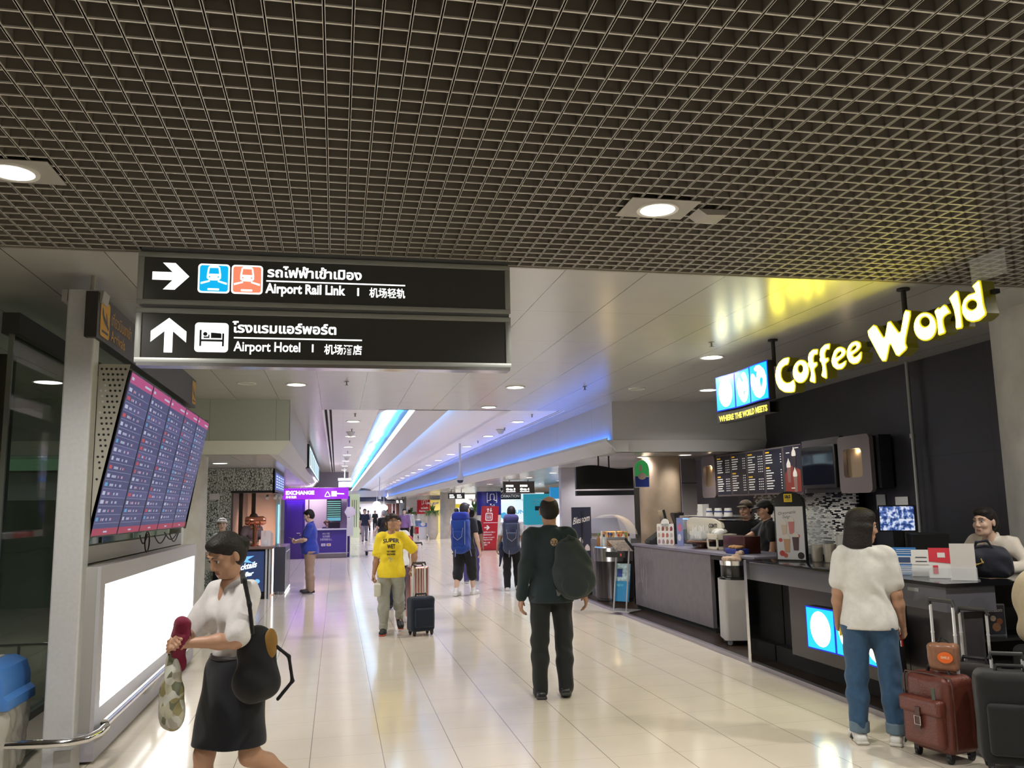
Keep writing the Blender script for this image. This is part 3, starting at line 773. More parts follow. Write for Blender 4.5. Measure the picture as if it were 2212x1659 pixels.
        for q in (-1, 1): F.cone(s.hip[q], s.kn[q], .10 * k, .085 * k, .05)
        F.noise = (.004, 15); F.cut((0, 0, hem * k), (0, 0, -1)); F.cut(s.pel + v3(0, 0, top * k), (0, 0, 1))
        np_obj(name, [F.mesh(s.vox)], m, s.t); return s
    def ground(s):
        """rest the lower foot on the floor"""
        z = min(s.an[q][2] for q in (-1, 1)) - .078 * s.k; s.t.location.z -= z; return s
    def on_surface(s, vs, fs, centre, facing, off=.004):
        """drape lettering (built in the xy plane) on the shirt front or back"""
        f = unit(facing); r = unit(np.cross(v3(0, 0, 1), f)); u = v3(0, 0, 1)
        P = np.array([v3(*centre) + r * v[0] + u * v[1] + f * .35 for v in vs]); 
        for _ in range(40): P = P - f * (s.topF.eval(P)[:, None]) * .8
        return [tuple(p + f * off) for p in P], fs
def decal(person, lines, mt, centre, facing=(0, 1, 0), name='shirt_print', parent=None, off=.004):
    mb = MB()
    for (txt, size, dy, wid, curve) in lines:
        vs, fs = text_mesh(txt, size, wid, bold=size * .035, align='CENTER')
        bm = bmesh.new(); bv = [bm.verts.new((v.x, v.y + dy - curve * (v.x ** 2), 0)) for v in vs]
        for f in fs:
            try: bm.faces.new([bv[i] for i in f])
            except ValueError: pass
        bmesh.ops.triangulate(bm, faces=bm.faces)
        for _ in range(3):
            es = [e for e in bm.edges if e.calc_length() > .02]
            if es: bmesh.ops.subdivide_edges(bm, edges=es, cuts=1); bmesh.ops.triangulate(bm, faces=[f for f in bm.faces if len(f.verts) > 3])
        bm.verts.index_update(); V = [v.co.copy() for v in bm.verts]; Fc = [tuple(v.index for v in f.verts) for f in bm.faces]; bm.free()
        V, Fc = person.on_surface(V, Fc, centre, facing, off); mb.add(V, Fc)
    return mb.build(name, mt, parent or person.t)

# ================================================================== PEOPLE NEAR THE CAMERA
k_pants = cloth('black_trousers', (.012, .014, .015), .8)
def person_man():
    p = Person('person', 'balding man in a dark jacket and black trousers walking away, backpack on his right shoulder', (1.85, 7.42, 0), -11, H=1.70, wide=.98, vox=.009)
    p.leg(-1, -3, 2, 2, 6); p.leg(1, 6, 16, 1.5, 4, toe=-14); p.arm(-1, -6, 9, 12); p.arm(1, -2, 13, 18)
    p.look(2, -2)
    p.body('tan', .35, palm={-1: (1, .3, 0), 1: (-1, .3, 0)}); p.face(); p.hair('bald')
    jac = cloth('dark_jacket', (.011, .022, .025), .7)
    p.top(jac, 'long', 1.10, hem=.80, name='jacket', collar='stand', noise=.0055)
    p.trousers(k_pants, 1.03, 1.05, noise=.006); p.shoes(mat('black_leather', (.012, .012, .013), .35), mat('sole_dark', (.03, .03, .03), .7))
    e = MB(); e.lathe([(.034, 0), (.034, .002), (.0, .002)], 24)
    for a in range(6): e.box((-.004, .008, .002), (.004, .026, .004), 1, Matrix.Rotation(a * PI / 3, 4, 'Z'))
    e.tube([(.031 * math.cos(t), .031 * math.sin(t), .003) for t in np.linspace(0, 2 * PI, 24, endpoint=False)], .002, 5, 1, closed=True)
    vs, fs = p.on_surface([Vector((v.x, v.y, 0)) for v in e.v], e.f, (-.045 + .075, -.1, 1.315), (0, -1, 0), .003)
    m2 = MB(); m2.add(vs, fs); m2.m = e.m; m2.build('round_badge', [mat('badge_gold', (.34, .22, .12), .5), mat('badge_dark', (.05, .03, .02), .5)], p.t)
    p.ground(); return p
def soft_thing(name, label, cat, loc, rz, fields, group=None):
    """fields: (part name, Field, material, voxel); the first is the body"""
    t = thing(name, label, cat, loc, math.radians(rz), group)
    for (nm, F, m, vx) in fields: np_obj(nm, [F.mesh(vx)], m, t)
    return t
man = person_man()
def man_pack():
    m = cloth('dark_pack', (.018, .026, .027), .8); F = Field(.07)
    F.ell((0, -.09, .02), (.165, .10, .19)); F.ell((.01, -.10, -.10), (.175, .115, .17)); F.ell((-.02, -.05, .17), (.11, .07, .10)); F.noise = (.008, 13)
    G = Field(.02); G.chain([(-.10, -.06, .15), (-.06, .0, .26), (-.02, .10, .30), (.0, .19, .2), (.01, .20, .0)], [.022, .026, .024, .022, .018])
    G2 = Field(.02); G2.chain([(-.10, -.12, -.20), (-.13, -.11, -.22), (-.155, -.08, -.15), (-.15, -.03, .02)], [.009, .009, .008, .008])
    H = Field(.01); H.chain([(-.06, -.10, .22), (-.03, -.12, .27), (.02, -.11, .25)], [.012, .012, .012])
    P2 = Field(.04); P2.ell((.01, -.185, -.13), (.12, .04, .11)); P2.noise = (.006, 15)
    soft_thing('backpack', "dark soft backpack hanging from the balding man's right shoulder", 'backpack', (2.02, 7.33, 1.09), -11,
               [('main_sack', F, m, .010), ('shoulder_strap', G, m, .009), ('side_strap', G2, cloth('grey_strap', (.10, .10, .09)), .006), ('top_loop', H, m, .006), ('front_pocket', P2, m, .010)])
man_pack()
def person_yellow():
    p = Person('person', 'short haired person in a yellow printed t-shirt and grey joggers pulling a navy suitcase', (.72, 11.62, 0), 176, H=1.555, fem=True, wide=1.05, vox=.009)
    p.leg(1, 4, 3, 2, 5); p.leg(-1, -10, 34, 3, 10, toe=-35)
    p.arm(1, -4, 10, 8); p.reach(-1, (-.30, .03, .845), (-.8, -.3, -.5))
    p.look(24, 8, 3)
    p.body('tan', .6, palm={1: (-1, .2, 0), -1: (.2, .3, -1)}, hcurl={-1: 1.1, 1: .9}); p.face(glasses=True); p.hair('mop', mat('hair_plum', (.02, .010, .012), .4, bump=.4, bscale=90))
    ty = cloth('yellow_tee', (.88, .66, .03), .8)
    p.top(ty, .80, 1.12, hem=.80, collar='crew', noise=.006, slv=(.068, .070))
    p.trousers(cloth('grey_jogger', (.36, .36, .31), .9), .97, 1.10, name='joggers', cuff=cloth('grey_jogger', ()), noise=.008, r=(.098, .074, .050))
    p.shoes(mat('sneaker_black', (.015, .014, .016), .6), mat('sole_red', (.5, .08, .05), .6))
    decal(p, [('SUPER', .068, .09, .215, 1.4), ('WET', .078, .005, .105, 0), ('-- #', .02, .02, .03, 0), ('NO NEED', .032, -.045, .112, 0), ('SHOWER', .032, -.082, .112, 0)], mat('print_black', (.01, .01, .012), .6), (0, .1, 1.105))
    dg = MB()
    for a, b, c, d in ((-.02, -.02, .012, .0), (-.02, -.045, -.012, -.012), (.004, -.045, .012, -.012), (-.032, -.005, -.016, .012)): dg.box((a, b, 0), (c, d, .001))
    vs, fs = p.on_surface([Vector((v.x, v.y, 0)) for v in dg.v], dg.f, (0, .1, .985), (0, 1, 0), .004); d2 = MB(); d2.add(vs, fs); d2.build('small_print', mat('print_white', (.75, .73, .6), .6), p.t)
    for q in (-1, 1): pass
    w = MB(); c = Vector(p.wr[-1]) - (Vector(p.wr[-1]) - Vector(p.el[-1])).normalized() * .02; dv = (Vector(p.wr[-1]) - Vector(p.el[-1])).normalized(); Q = dv.to_track_quat('Z', 'Y').to_matrix().to_4x4()
    w.tube([c + Q.to_3x3() @ Vector((.031 * math.cos(t), .031 * math.sin(t), 0)) for t in np.linspace(0, 2 * PI, 18, endpoint=False)], .009, 6, closed=True); w.build('wristwatch', mat('watch_dark', (.03, .015, .015), .35), p.t, smooth=True)
    p.ground(); return p
yel = person_yellow()
def person_skirt():
    p = Person('person', 'woman in a white short sleeved shirt and black skirt walking past the lightbox looking down', (-.50, 4.72, 0), 132, H=1.53, fem=True, wide=.90, vox=.008)
    p.tilt(5)
    p.leg(1, 16, 4, 1, 4); p.leg(-1, -5, 50, 2, 6, toe=-48)
    p.reach(1, (.06, .29, 1.03), (1, -.4, -.8)); p.reach(-1, (-.04, .30, 1.02), (-1, -.5, -.5))
    p.look(0, -28)
    p.body('tan', .8, bare=True, palm={1: (-.6, -.2, -.4), -1: (.6, -.2, -.4)}, hcurl={1: 1.0, -1: 1.0}); p.face(); p.hair('bun')
    p.top(cloth('white_blouse', (.60, .58, .58), .75), .86, 1.10, hem=1.015, name='blouse', collar='fold', noise=.006, slv=(.062, .070))
    p.skirt(cloth('black_skirt', (.008, .009, .013), .8), hem=.545, top=.095)
    p.shoes(mat('flat_black', (.012, .012, .014), .4)); 
    b = MB(); b.tube([(.128 * math.cos(t), .012 + .097 * math.sin(t), 1.018 * p.k) for t in np.linspace(0, 2 * PI, 24, endpoint=False)], .012, 6, closed=True); b.build('belt', mat('belt_dark', (.02, .012, .014), .5), p.t, smooth=True)
    p.ground(); return p
skw = person_skirt()
def skirt_bags():
    m = cloth('black_bag', (.008, .008, .010), .75)
    F = Field(.05); F.ell((0, 0, -.06), (.105, .075, .14)); F.ell((0, .005, .06), (.09, .065, .10)); F.ell((.0, -.01, -.13), (.108, .08, .08)); F.noise = (.006, 15)
    G = Field(.01); G.chain([(-.03, .04, .15), (-.06, .05, .26), (-.07, .06, .35), (-.08, .02, .415), (-.075, -.06, .385), (-.05, -.085, .27), (-.03, -.06, .13)], [.012, .011, .011, .012, .012, .011, .011])
    T = Field(.01); T.chain([(.07, -.05, .07), (.15, -.04, .0), (.17, -.04, -.12), (.10, -.04, -.20)], [.010, .009, .009, .010])
    Y = Field(.02); Y.ell((.060, -.045, .07), (.035, .018, .075))
    soft_thing('shoulder_bag', 'black shoulder bag with an ochre panel beside the black skirt', 'bag', (-.38, 4.56, .90), 10,
               [('bag_body', F, m, .009), ('shoulder_strap', G, m, .007), ('loose_strap', T, m, .007), ('side_panel', Y, cloth('ochre_panel', (.24, .13, .03)), .007)])
    mm = cloth('maroon_cloth', (.15, .008, .03), .8)
    F = Field(.03); F.ell((0, 0, .02), (.060, .045, .085)); F.ell((-.01, .0, .09), (.05, .04, .035)); F.ell((.01, 0, -.08), (.045, .035, .075)); F.noise = (.008, 22)
    soft_thing('maroon_pouch', 'maroon cloth pouch held in both hands by the woman in the black skirt', 'pouch', (-.735, 4.515, 1.0), 130, [('pouch', F, mm, .007)])
    m = bpy.data.materials.new('patterned_bag'); m.use_nodes = True; MATS['patterned_bag'] = m; nt, b = nodes_of(m)
    tc = nt.nodes.new('ShaderNodeTexCoord'); vo = nt.nodes.new('ShaderNodeTexVoronoi'); vo.inputs['Scale'].default_value = 24; nt.links.new(tc.outputs['Object'], vo.inputs['Vector'])
    cr = nt.nodes.new('ShaderNodeValToRGB'); e = cr.color_ramp.elements; e[0].position = .0; e[0].color = (.35, .33, .28, 1); e[1].position = 1; e[1].color = (.08, .07, .06, 1)
    for pos, c in ((.25, (.50, .50, .45, 1)), (.45, (.12, .13, .08, 1)), (.6, (.42, .40, .30, 1)), (.8, (.25, .22, .10, 1))):
        q = e.new(pos); q.color = c
    cr.color_ramp.interpolation = 'CONSTANT'; sp = nt.nodes.new('ShaderNodeSeparateColor'); nt.links.new(vo.outputs['Color'], sp.inputs[0]); nt.links.new(sp.outputs[0], cr.inputs[0]); nt.links.new(cr.outputs[0], b.inputs['Base Color']); b.inputs['Roughness'].default_value = .55
    F = Field(.03); F.ell((0, 0, -.10), (.085, .05, .16)); F.ell((0, 0, -.2), (.09, .05, .075)); F.ell((0, 0, .04), (.05, .03, .09)); F.noise = (.006, 18)
    H = Field(.01); H.chain([(-.03, 0, .08), (-.015, .0, .16), (.015, 0, .16), (.03, 0, .08)], [.010, .009, .009, .010])
    soft_thing('fabric_bag', 'grey and olive patterned bag dangling from the hands of the woman in the black skirt', 'bag', (-.77, 4.53, .86), 120, [('bag_body', F, m, .008), ('handles', H, m, .006)])
skirt_bags()
def person_tee():
    p = Person('person', 'woman in a white t-shirt and rolled blue jeans seen from behind at the cafe counter', (3.60, 5.42, 0), -33, H=1.545, fem=True, wide=1.06, vox=.008)
    p.leg(-1, -1, 1, 3.2, 14); p.leg(1, 1, 2, 4, 10); p.arm(-1, 8, 10, 22, 6); p.arm(1, 2, 9, 14, 4)
    p.look(-72, -7)
    p.body('tan', .9, palm={-1: (1, .2, 0), 1: (-1, .3, 0)}, hcurl={-1: .8, 1: 1.0}); p.face(); p.hair('bob')
    p.top(cloth('white_tee', (.62, .61, .575), .85), .70, 1.09, hem=.835, collar='crew', noise=.005, slv=(.068, .072))
    j = cloth('blue_jeans', (.035, .085, .165), .85, .12)
    p.trousers(j, .96, 1.04, name='jeans', cuff=cloth('denim_inside', (.13, .19, .24)), noise=.005, r=(.105, .075, .062))
    st = MB()
    p.shoes(mat('sneaker_white', (.70, .69, .66), .5), mat('sole_white', (.6, .58, .52), .6))
    for o in [c for c in p.t.children if c.name.startswith('shoe')]:
        V = np.array([v.co[:] for v in o.data.vertices]); c = V.mean(0)
    for q in (-1, 1):
        d = p.ft[q][0]; a = p.an[q]; s_ = MB(); x = unit(np.cross(d, v3(0, 0, 1)))
        for sd in (-1, 1):
            for off in (.03, .06): s_.tube([tuple(a + d * off + x * sd * .046 + v3(0, 0, -.055)), tuple(a + d * (off + .03) + x * sd * .040 + v3(0, 0, -.028)), tuple(a + d * (off + .05) + x * sd * .024 + v3(0, 0, -.010))], .0055, 5)
        s_.build('shoe_stripe', mat('stripe_black', (.02, .02, .025), .6), p.t)
    p.ground(); return p
tee = person_tee()
# phone and pouch in her hands
def at_local(p, pt): return p.t.matrix_basis @ Vector(pt)
bpy.context.view_layer.update()
for q, nm, lab, cat, m, hs in ((1, 'phone', 'red phone held low in the right hand of the woman in the white t-shirt', 'phone', mat('phone_red', (.55, .02, .02), .3), (.006, .035, .07)), (-1, 'passport_wallet', 'small yellow wallet in the left hand of the woman in the white t-shirt', 'wallet', mat('wallet_yellow', (.75, .55, .03), .5), (.008, .04, .055))):
    w = tee.wr[q]; d = unit(tee.wr[q] - tee.el[q]); c = w + d * .085 + v3(-q * .022, .012, 0)
    b = MB(); b.bbox((-hs[0], -hs[1], -hs[2]), (hs[0], hs[1], hs[2]), .004, axis=2); o = b.build(nm, m, bevel=.002); o.location = at_local(tee, c); o.rotation_euler = (-.25, 0, math.radians(-33)); tag(o, lab, cat)

# ================================================================== LEFT SIDE: information stand, glass wall, kiosk, exchange
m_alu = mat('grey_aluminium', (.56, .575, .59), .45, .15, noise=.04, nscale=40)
m_alud = mat('dark_aluminium', (.36, .355, .345), .45, .2)  # darker aluminium tone for caps, brackets and housings
m_chrome = mat('chrome', (.75, .75, .76), .12, 1.)
m_black = mat('satin_black', (.012, .012, .014), .4)
m_blackm = mat('matt_black', (.010, .010, .011), .75)
m_blackg = mat('gloss_black', (.008, .008, .010), .12)
m_white_em = emi('lightbox_white', (1., .99, .97), 5.0)
m_glassg = mat('green_glass', (.10, .16, .12), .03, alpha=.42, spec=.7)
m_clear = mat('clear_acrylic', (.8, .85, .88), .05, alpha=.22, spec=.6)
t = thing('information_stand', 'grey metal stand carrying the flight screens above a bumper rail at the left', 'stand', (-1.6, 8.2, 0))
tl = lambda mb, name, m, par=t, **k: (mb.build(name, m, par, **k))
def loc(mb): # builders below use world coordinates; shift them to the stand's base
    for v in mb.v: v.x += 1.6; v.y -= 8.2
    return mb
b = MB(); b.bbox((-1.83, 6.20, 0), (-1.645, 6.34, 3.16), .012); tl(loc(b), 'post', m_alu)
b = MB(); b.bbox((-1.83, 10.22, 0), (-1.70, 10.36, 3.1), .012); tl(loc(b), 'post', m_alu)
for x0, x1 in ((-1.865, -1.83), (-1.645, -1.595)):
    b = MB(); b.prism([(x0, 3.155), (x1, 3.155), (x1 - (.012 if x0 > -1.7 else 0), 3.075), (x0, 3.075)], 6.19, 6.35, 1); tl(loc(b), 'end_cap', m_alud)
b = MB(); b.tube([(-1.70, 6.27, 3.15), (-1.695, 6.28, 3.2), (-1.69, 6.28, HC)], .014, 8); tl(loc(b), 'conduit', mat('conduit_grey', (.45, .44, .42), .6), smooth=True)
for yy in (6.355, 10.17):
    b = MB(); b.prism([(-1.645, 1.45), (-1.672, 1.45), (-1.44, 2.665), (-1.645, 2.665)], yy - .008, yy, 1)
    br = tl(loc(b), 'bracket_panel', mat('bracket_beige', (.40, .39, .34), .5))
    h = MB()
    for r in range(30):
        z = 2.63 - r * .0385; xe = -1.44 - (2.665 - z) * .197 - .022; n = 0
        x = xe - (r % 2) * .012
        while x > -1.625 and n < 6:
            h.lathe([(.0082, 0), (.0082, .002)], 10, 1 if (2 < r < 9 and n > 2 and random.random() < .7) else 0, Matrix.Translation((x, yy - .0085, z)) @ RX90); x -= .031; n += 1
    o = h.build('perforations', [m_blackm, mat('hole_light', (.55, .58, .55), .6)], br)  # discs stand for holes, pale ones paint the bright background behind
    for v in o.data.vertices: v.co.x += 1.6; v.co.y -= 8.2
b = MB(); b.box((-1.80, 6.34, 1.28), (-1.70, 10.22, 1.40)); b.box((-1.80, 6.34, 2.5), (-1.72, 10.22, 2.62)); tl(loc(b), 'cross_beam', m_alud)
b = MB(); b.box((-1.80, 6.30, .02), (-1.545, 10.32, .20)); tl(loc(b), 'base_panel', mat('base_grey', (.36, .35, .40), .45))
b = MB(); b.tube([(-1.45, 6.16, .285), (-1.45, 10.3, .285)], .027, 12); tl(loc(b), 'bumper_rail', m_chrome, smooth=True)
for yy in (6.4, 7.9, 9.6):
    b = MB(); b.prism([(-1.555, .20), (-1.46, .27), (-1.46, .24), (-1.50, .16), (-1.555, .13)], yy - .09, yy + .09, 1); tl(loc(b), 'rail_bracket', m_alud)
b = MB(); b.tube([(-2.35, 6.02, .23), (-2.0, 5.99, .23), (-1.72, 5.955, .23), (-1.60, 5.96, .23), (-1.51, 6.0, .235), (-1.46, 6.07, .25), (-1.44, 6.16, .27)], .026, 12); tl(loc(b), 'corner_rail', m_chrome, smooth=True)
for p0, p1 in (((-2.10, 6.0, .0), (-1.98, 6.05, .21)), ((-1.70, 6.0, .0), (-1.60, 6.2, .17))): b = MB(); b.box(p0, p1); tl(loc(b), 'rail_foot', m_alud)
b = MB()
for k, (ya, yb) in enumerate(((7.75, 8.05), (8.25, 8.8), (8.6, 9.3), (8.75, 9.2))):
    b.tube([(-1.62 + .02 * k, ya + (yb - ya) * s, 1.44 - .075 * math.sin(PI * s) - .02 * (k % 2)) for s in np.linspace(0, 1, 10)], .006, 6)
b.tube([(-1.6, 7.95 + .09 * math.cos(a), 1.38 + .085 * math.sin(a)) for a in np.linspace(0, 2 * PI, 16, endpoint=False)], .006, 6, closed=True)
tl(loc(b), 'cables', m_blackm, smooth=True)
# lightbox
t = thing('lightbox', 'glowing blank white advertising lightbox under the flight screens', 'lightbox', (-1.6, 8.2, .2))
def loc2(mb):
    for v in mb.v: v.x += 1.6; v.y -= 8.2; v.z -= .2
    return mb
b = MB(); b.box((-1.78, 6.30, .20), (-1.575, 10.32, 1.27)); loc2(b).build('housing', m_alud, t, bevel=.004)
b = MB()
for (y0, y1, z0, z1) in ((6.30, 6.42, .20, 1.27), (10.22, 10.32, .20, 1.27), (6.42, 10.22, .20, .335), (6.42, 10.22, 1.145, 1.27)): b.box((-1.575, y0, z0), (-1.55, y1, z1))
loc2(b).build('frame', mat('frame_lilac', (.50, .50, .54), .4, .2), t)
b = MB(); b.box((-1.574, 6.42, .335), (-1.565, 10.22, 1.145)); loc2(b).build('light_panel', m_white_em, t)
b = MB()
for (y0, z0, w, h) in ((8.02, .68, .008, .10), (8.05, .60, .012, .08), (8.3, .74, .01, .02), (8.22, .50, .02, .02), (8.1, .48, .015, .03), (8.35, .44, .012, .03), (8.45, .50, .02, .04), (10.05, .63, .02, .05), (8.16, .92, .012, .03)): b.box((-1.5648, y0, z0), (-1.564, y0 + w, z0 + h))
b.tube([(-1.5645, 7.6, .62), (-1.5645, 7.72, 1.0)], .002, 4); loc2(b).build('graphic_marks', mat('mark_grey', (.35, .33, .30), .6), t)
# flight screens
e_hd = emi('screen_header', (.62, .10, .30), .62); e_bg = emi('screen_body', (.055, .060, .155), 1.0); e_bg2 = emi('screen_body_light', (.075, .075, .19), 1.0); e_tx = emi('screen_text', (.55, .58, .75), .75); e_ln = emi('screen_rule', (.30, .32, .48), .7); e_ft = emi('screen_footer', (.52, .07, .14), .6)
e_rd = emi('screen_red', (.7, .10, .12), .6); e_lg = emi('screen_blue', (.12, .35, .6), .8)
SY = [6.37 + .754 * k for k in range(6)]
for k in range(5):
    t = thing('flight_screen', ['nearest tall flight information screen on the stand', 'second nearest tall flight information screen on the stand', 'middle tall flight information screen on the stand', 'second farthest tall flight information screen on the stand', 'farthest tall flight information screen on the stand'][k], 'screen', (-1.66, SY[k] + .377, 1.46), 0, 'flight screens on the stand')
    tw = math.atan2(.225, 1.15); M = Matrix.Rotation(tw, 4, 'Y')   # leans out at the top
    b = MB(); b.bbox((-.07, -.374, 0), (0, .374, 1.19), .01, axis=0, M=M); b.build('bezel', m_black, t)
    b = MB(); rnd = random.Random(k)
    def q(y0, y1, z0, z1, mi, d=.002): b.add([M @ Vector(p) for p in ((d, y0, z0), (d, y1, z0), (d, y1, z1), (d, y0, z1))], [(0, 1, 2, 3)], mi)
    q(-.36, .36, .012, 1.178, 1, .0012); q(-.36, .36, 1.105, 1.178, 0); q(-.36, .36, .012, .062, 5)
    q(.02, .36, 1.11, 1.165, 0); q(.10, .32, 1.13, 1.146, 3, .003); q(-.33, -.26, 1.13, 1.150, 3, .003); q(-.05, .05, .03, .042, 3, .003)
    for r in range(16):
        z = 1.04 - r * .0622
        if r % 5 == 2: q(-.36, .36, z - .006, z + .054, 2, .0016)
        q(-.345, .345, z - .010, z - .0065, 4, .0025)
        q(-.33, -.33 + rnd.uniform(.05, .09), z + .008, z + .034, rnd.choice((3, 6, 7, 3)), .003)
        x = -.2
        for wd in (rnd.uniform(.08, .14), .05, .06):
            for s in range(int(wd / .02)): q(x, x + .014, z + .010, z + .028, 3 if rnd.random() < .85 else 6, .003); x += .02
            x += rnd.uniform(.04, .09)
    b.build('display', [e_hd, e_bg, e_bg2, e_tx, e_ln, e_ft, e_rd, e_lg], t)
# arrivals sign
m_signgrey = mat('sign_charcoal', (.035, .033, .032), .45); m_yel = mat('sign_amber', (.62, .33, .03), .5)
def plane_icon(mb, M, s, mi):
    pts = [(-.34, .30), (-.26, .28), (-.14, .10), (.12, -.03), (.05, .22), (.14, .20), (.30, -.10), (.42, -.20), (.40, -.27), (.22, -.22), (.0, -.14), (-.26, -.02), (-.36, .10)]
    mb.add([M @ Vector((p[0] * s, p[1] * s, 0)) for p in pts], [tuple(range(len(pts)))], mi); mb.add([M @ Vector((p[0] * s, p[1] * s, 0)) for p in ((-.34, -.42), (.36, -.42), (.36, -.35), (-.34, -.35))], [(0, 1, 2, 3)], mi)
t = thing('arrivals_sign', 'long dark arrivals sign with amber plane pictogram above the flight screens', 'sign', (-1.66, 8.25, 2.82))
b = MB(); b.bbox((-.04, -2.10, 0), (.04, 2.10, .32), .004, axis=1); b.build('sign_board', m_signgrey, t)
FM = face_mat((.0415, -2.10, 0), (0, 1, 0), (0, 0, 1))
for x0, lab in ((.07, None), (3.93, None)):
    b = MB(); b.prism(rrect(x0, .03, x0 + .24, .29, .03), 0, .002, 2, 0, FM); pl = b.build('pictogram', m_yel, t)
    b = MB(); plane_icon(b, FM @ Matrix.Translation((x0 + .12, .16, .003)) @ Matrix.Scale(1, 4), .24, 0); b.build('plane_symbol', m_black, pl)
b = MB(); put_text(b, 'เที่ยวบินขาเข้า', .125, FM @ Matrix.Translation((.36, .16, .002)), width=.62); b.build('thai_text', m_yel, t)
b = MB(); put_text(b, 'Arrivals', .115, FM @ Matrix.Translation((.36, .045, .002)), width=.42); b.build('english_text', m_yel, t)
# waste bin
t = thing('waste_bin', 'bin with a blue swing lid and clear plastic liner at the left edge', 'bin', (-2.24, 6.16, 0))
b = MB(); b.bbox((-.25, -.20, 0), (.25, .20, .47), .05, axis=2)
for v in b.v: v.x *= .86 + .3 * v.z; v.y *= .86 + .3 * v.z
b.build('bin_body', mat('bin_plastic', (.50, .47, .42), .5), t, smooth=True)
F = Field(.02); F.box((0, 0, .36), (.285, .235, .10), .05); F.box((0, 0, .2), (.272, .222, .18), .05); F.noise = (.006, 30); np_obj('plastic_liner', [F.mesh(.013)], mat('liner', (.62, .60, .56), .25, alpha=.55, spec=.6), t)
b = MB(); pr = [(-.30, .44), (.30, .44), (.295, .50), (.265, .53), (.262, .60), (.235, .68), (.17, .715), (-.17, .715), (-.235, .68), (-.262, .60), (-.265, .53), (-.295, .50)]; b.prism(pr, -.245, .245, 1); b.build('lid', mat('lid_blue', (.06, .20, .55), .4), t, bevel=.015)
b = MB(); b.prism([(-.16, .535), (.185, .535), (.215, .62), (.20, .67), (.16, .705), (-.16, .705)], -.2465, -.244, 1); b.prism([(-.2, .7155), (.12, .7155), (.12, .722), (-.2, .722)], -.17, .17, 1); b.build('flap', mat('flap_beige', (.50, .47, .40), .5), t)
# glass wall on the far left with its header, and the room behind
b = MB(); b.box((-2.48, 6.9, 2.98), (-2.36, 15.5, 3.14)); b.box((-2.46, 6.9, 0), (-2.38, 15.5, .06)); struct('trim_8', b, mat('header_dark', (.05, .055, .045), .5))
gp = MB()
for k in range(6): gp.box((-2.43, 6.95 + 1.4 * k, .06), (-2.415, 8.33 + 1.4 * k, 2.98))
struct('window_1', gp, m_glassg)
gm = MB()
for k in range(7): gm.box((-2.435, 6.92 + 1.4 * k, .06), (-2.40, 6.945 + 1.4 * k, 2.98))
struct('trim_9', gm, mat('mullion', (.30, .34, .30), .35, .6))
b = MB(); b.box((-6.2, 5.7, 0), (-6, 17, HC)); b.box((-6, 16.8, 0), (-3.4, 17, 2.5)); struct('wall_office', b, mat('office_wall', (.26, .32, .24), .6))
b = MB(); b.box((-5.2, 14.2, 2.30), (-3.5, 14.25, 2.95)); tag(b.build('green_glow_panel', emi('reflection_green', (.20, .42, .22), .35)), 'added green glowing panel for reflections, high in the room behind the glass wall', 'screen')  # weak green emission added where reflections show in the glass
b = MB(); b.box((-5.2, 14.2, 1.85), (-3.5, 14.25, 2.26)); tag(b.build('white_glass_band', mat('pale_glass', (.45, .50, .52), .3)), 'pale glass band below the added green panel behind the glass wall', 'screen')
b = MB(); b.box((-3.05, 7.35, 0), (-2.55, 7.45, 2.9)); tag(b.build('door_leaf', mat('office_door', (.12, .12, .085), .5), bevel=.004), 'dark olive door leaf standing behind the glass wall', 'door')
b = MB(); b.box((-2.62, 7.29, 1.98), (-2.55, 7.35, 2.12)); b.tube([(-2.6, 7.28, 2.05), (-2.85, 7.25, 2.08), (-3.0, 7.3, 2.09)], .012, 6); tag(b.build('door_closer', mat('closer_brass', (.30, .20, .10), .4, .5)), 'small brass arm closer on the dark olive door', 'door closer')
b = MB(); b.tube([(-3.6, 9.0, .42), (-2.5, 9.0, .42)], .016, 8); b.tube([(-2.9, 9, .0), (-2.9, 9, .42)], .014, 8); b.tube([(-2.55, 9, .0), (-2.55, 9, .42)], .014, 8); tag(b.build('low_rail', m_chrome, smooth=True), 'low chrome rail on the floor behind the glass wall', 'rail')
downlight(-3.57, 11.53, HC - .002, 'lit downlight in the room behind the glass wall', None, .16, 34, (.85, 1, .85))
column('brown grey round column at the far left edge before the glass wall', -3.02, 6.75, .46, HC, concrete('concrete_warm'))
column('grey concrete column behind the flight screens beside the patterned wall', -2.42, 13.9, .46, 2.47)
# patterned kiosk
m_pat = mat('leaf_pattern', (.60, .64, .58), .5); nt, bs = nodes_of(m_pat)
tc = nt.nodes.new('ShaderNodeTexCoord'); mp = nt.nodes.new('ShaderNodeMapping'); mp.inputs['Scale'].default_value = (5.6, 5.6, 3.4); nt.links.new(tc.outputs['Object'], mp.inputs[0])
vo = nt.nodes.new('ShaderNodeTexVoronoi'); vo.feature = 'DISTANCE_TO_EDGE'; nt.links.new(mp.outputs[0], vo.inputs['Vector']); lt = nt.nodes.new('ShaderNodeMath'); lt.operation = 'LESS_THAN'; lt.inputs[1].default_value = .075; nt.links.new(vo.outputs['Distance'], lt.inputs[0])
mx = nt.nodes.new('ShaderNodeMix'); mx.data_type = 'RGBA'; mx.inputs['A'].default_value = (.62, .66, .60, 1); mx.inputs['B'].default_value = (.06, .07, .06, 1); nt.links.new(lt.outputs[0], mx.inputs['Factor']); nt.links.new(mx.outputs['Result'], bs.inputs['Base Color'])
t = thing('cocktail_kiosk', 'small bar kiosk with a white leaf pattern facade and pink lit interior', 'kiosk', (-1.8, 18.5, 0))
def kb(name, m, mb, **k):
    for v in mb.v: v.x += 1.8; v.y -= 18.5
    return mb.build(name, m, t, **k)
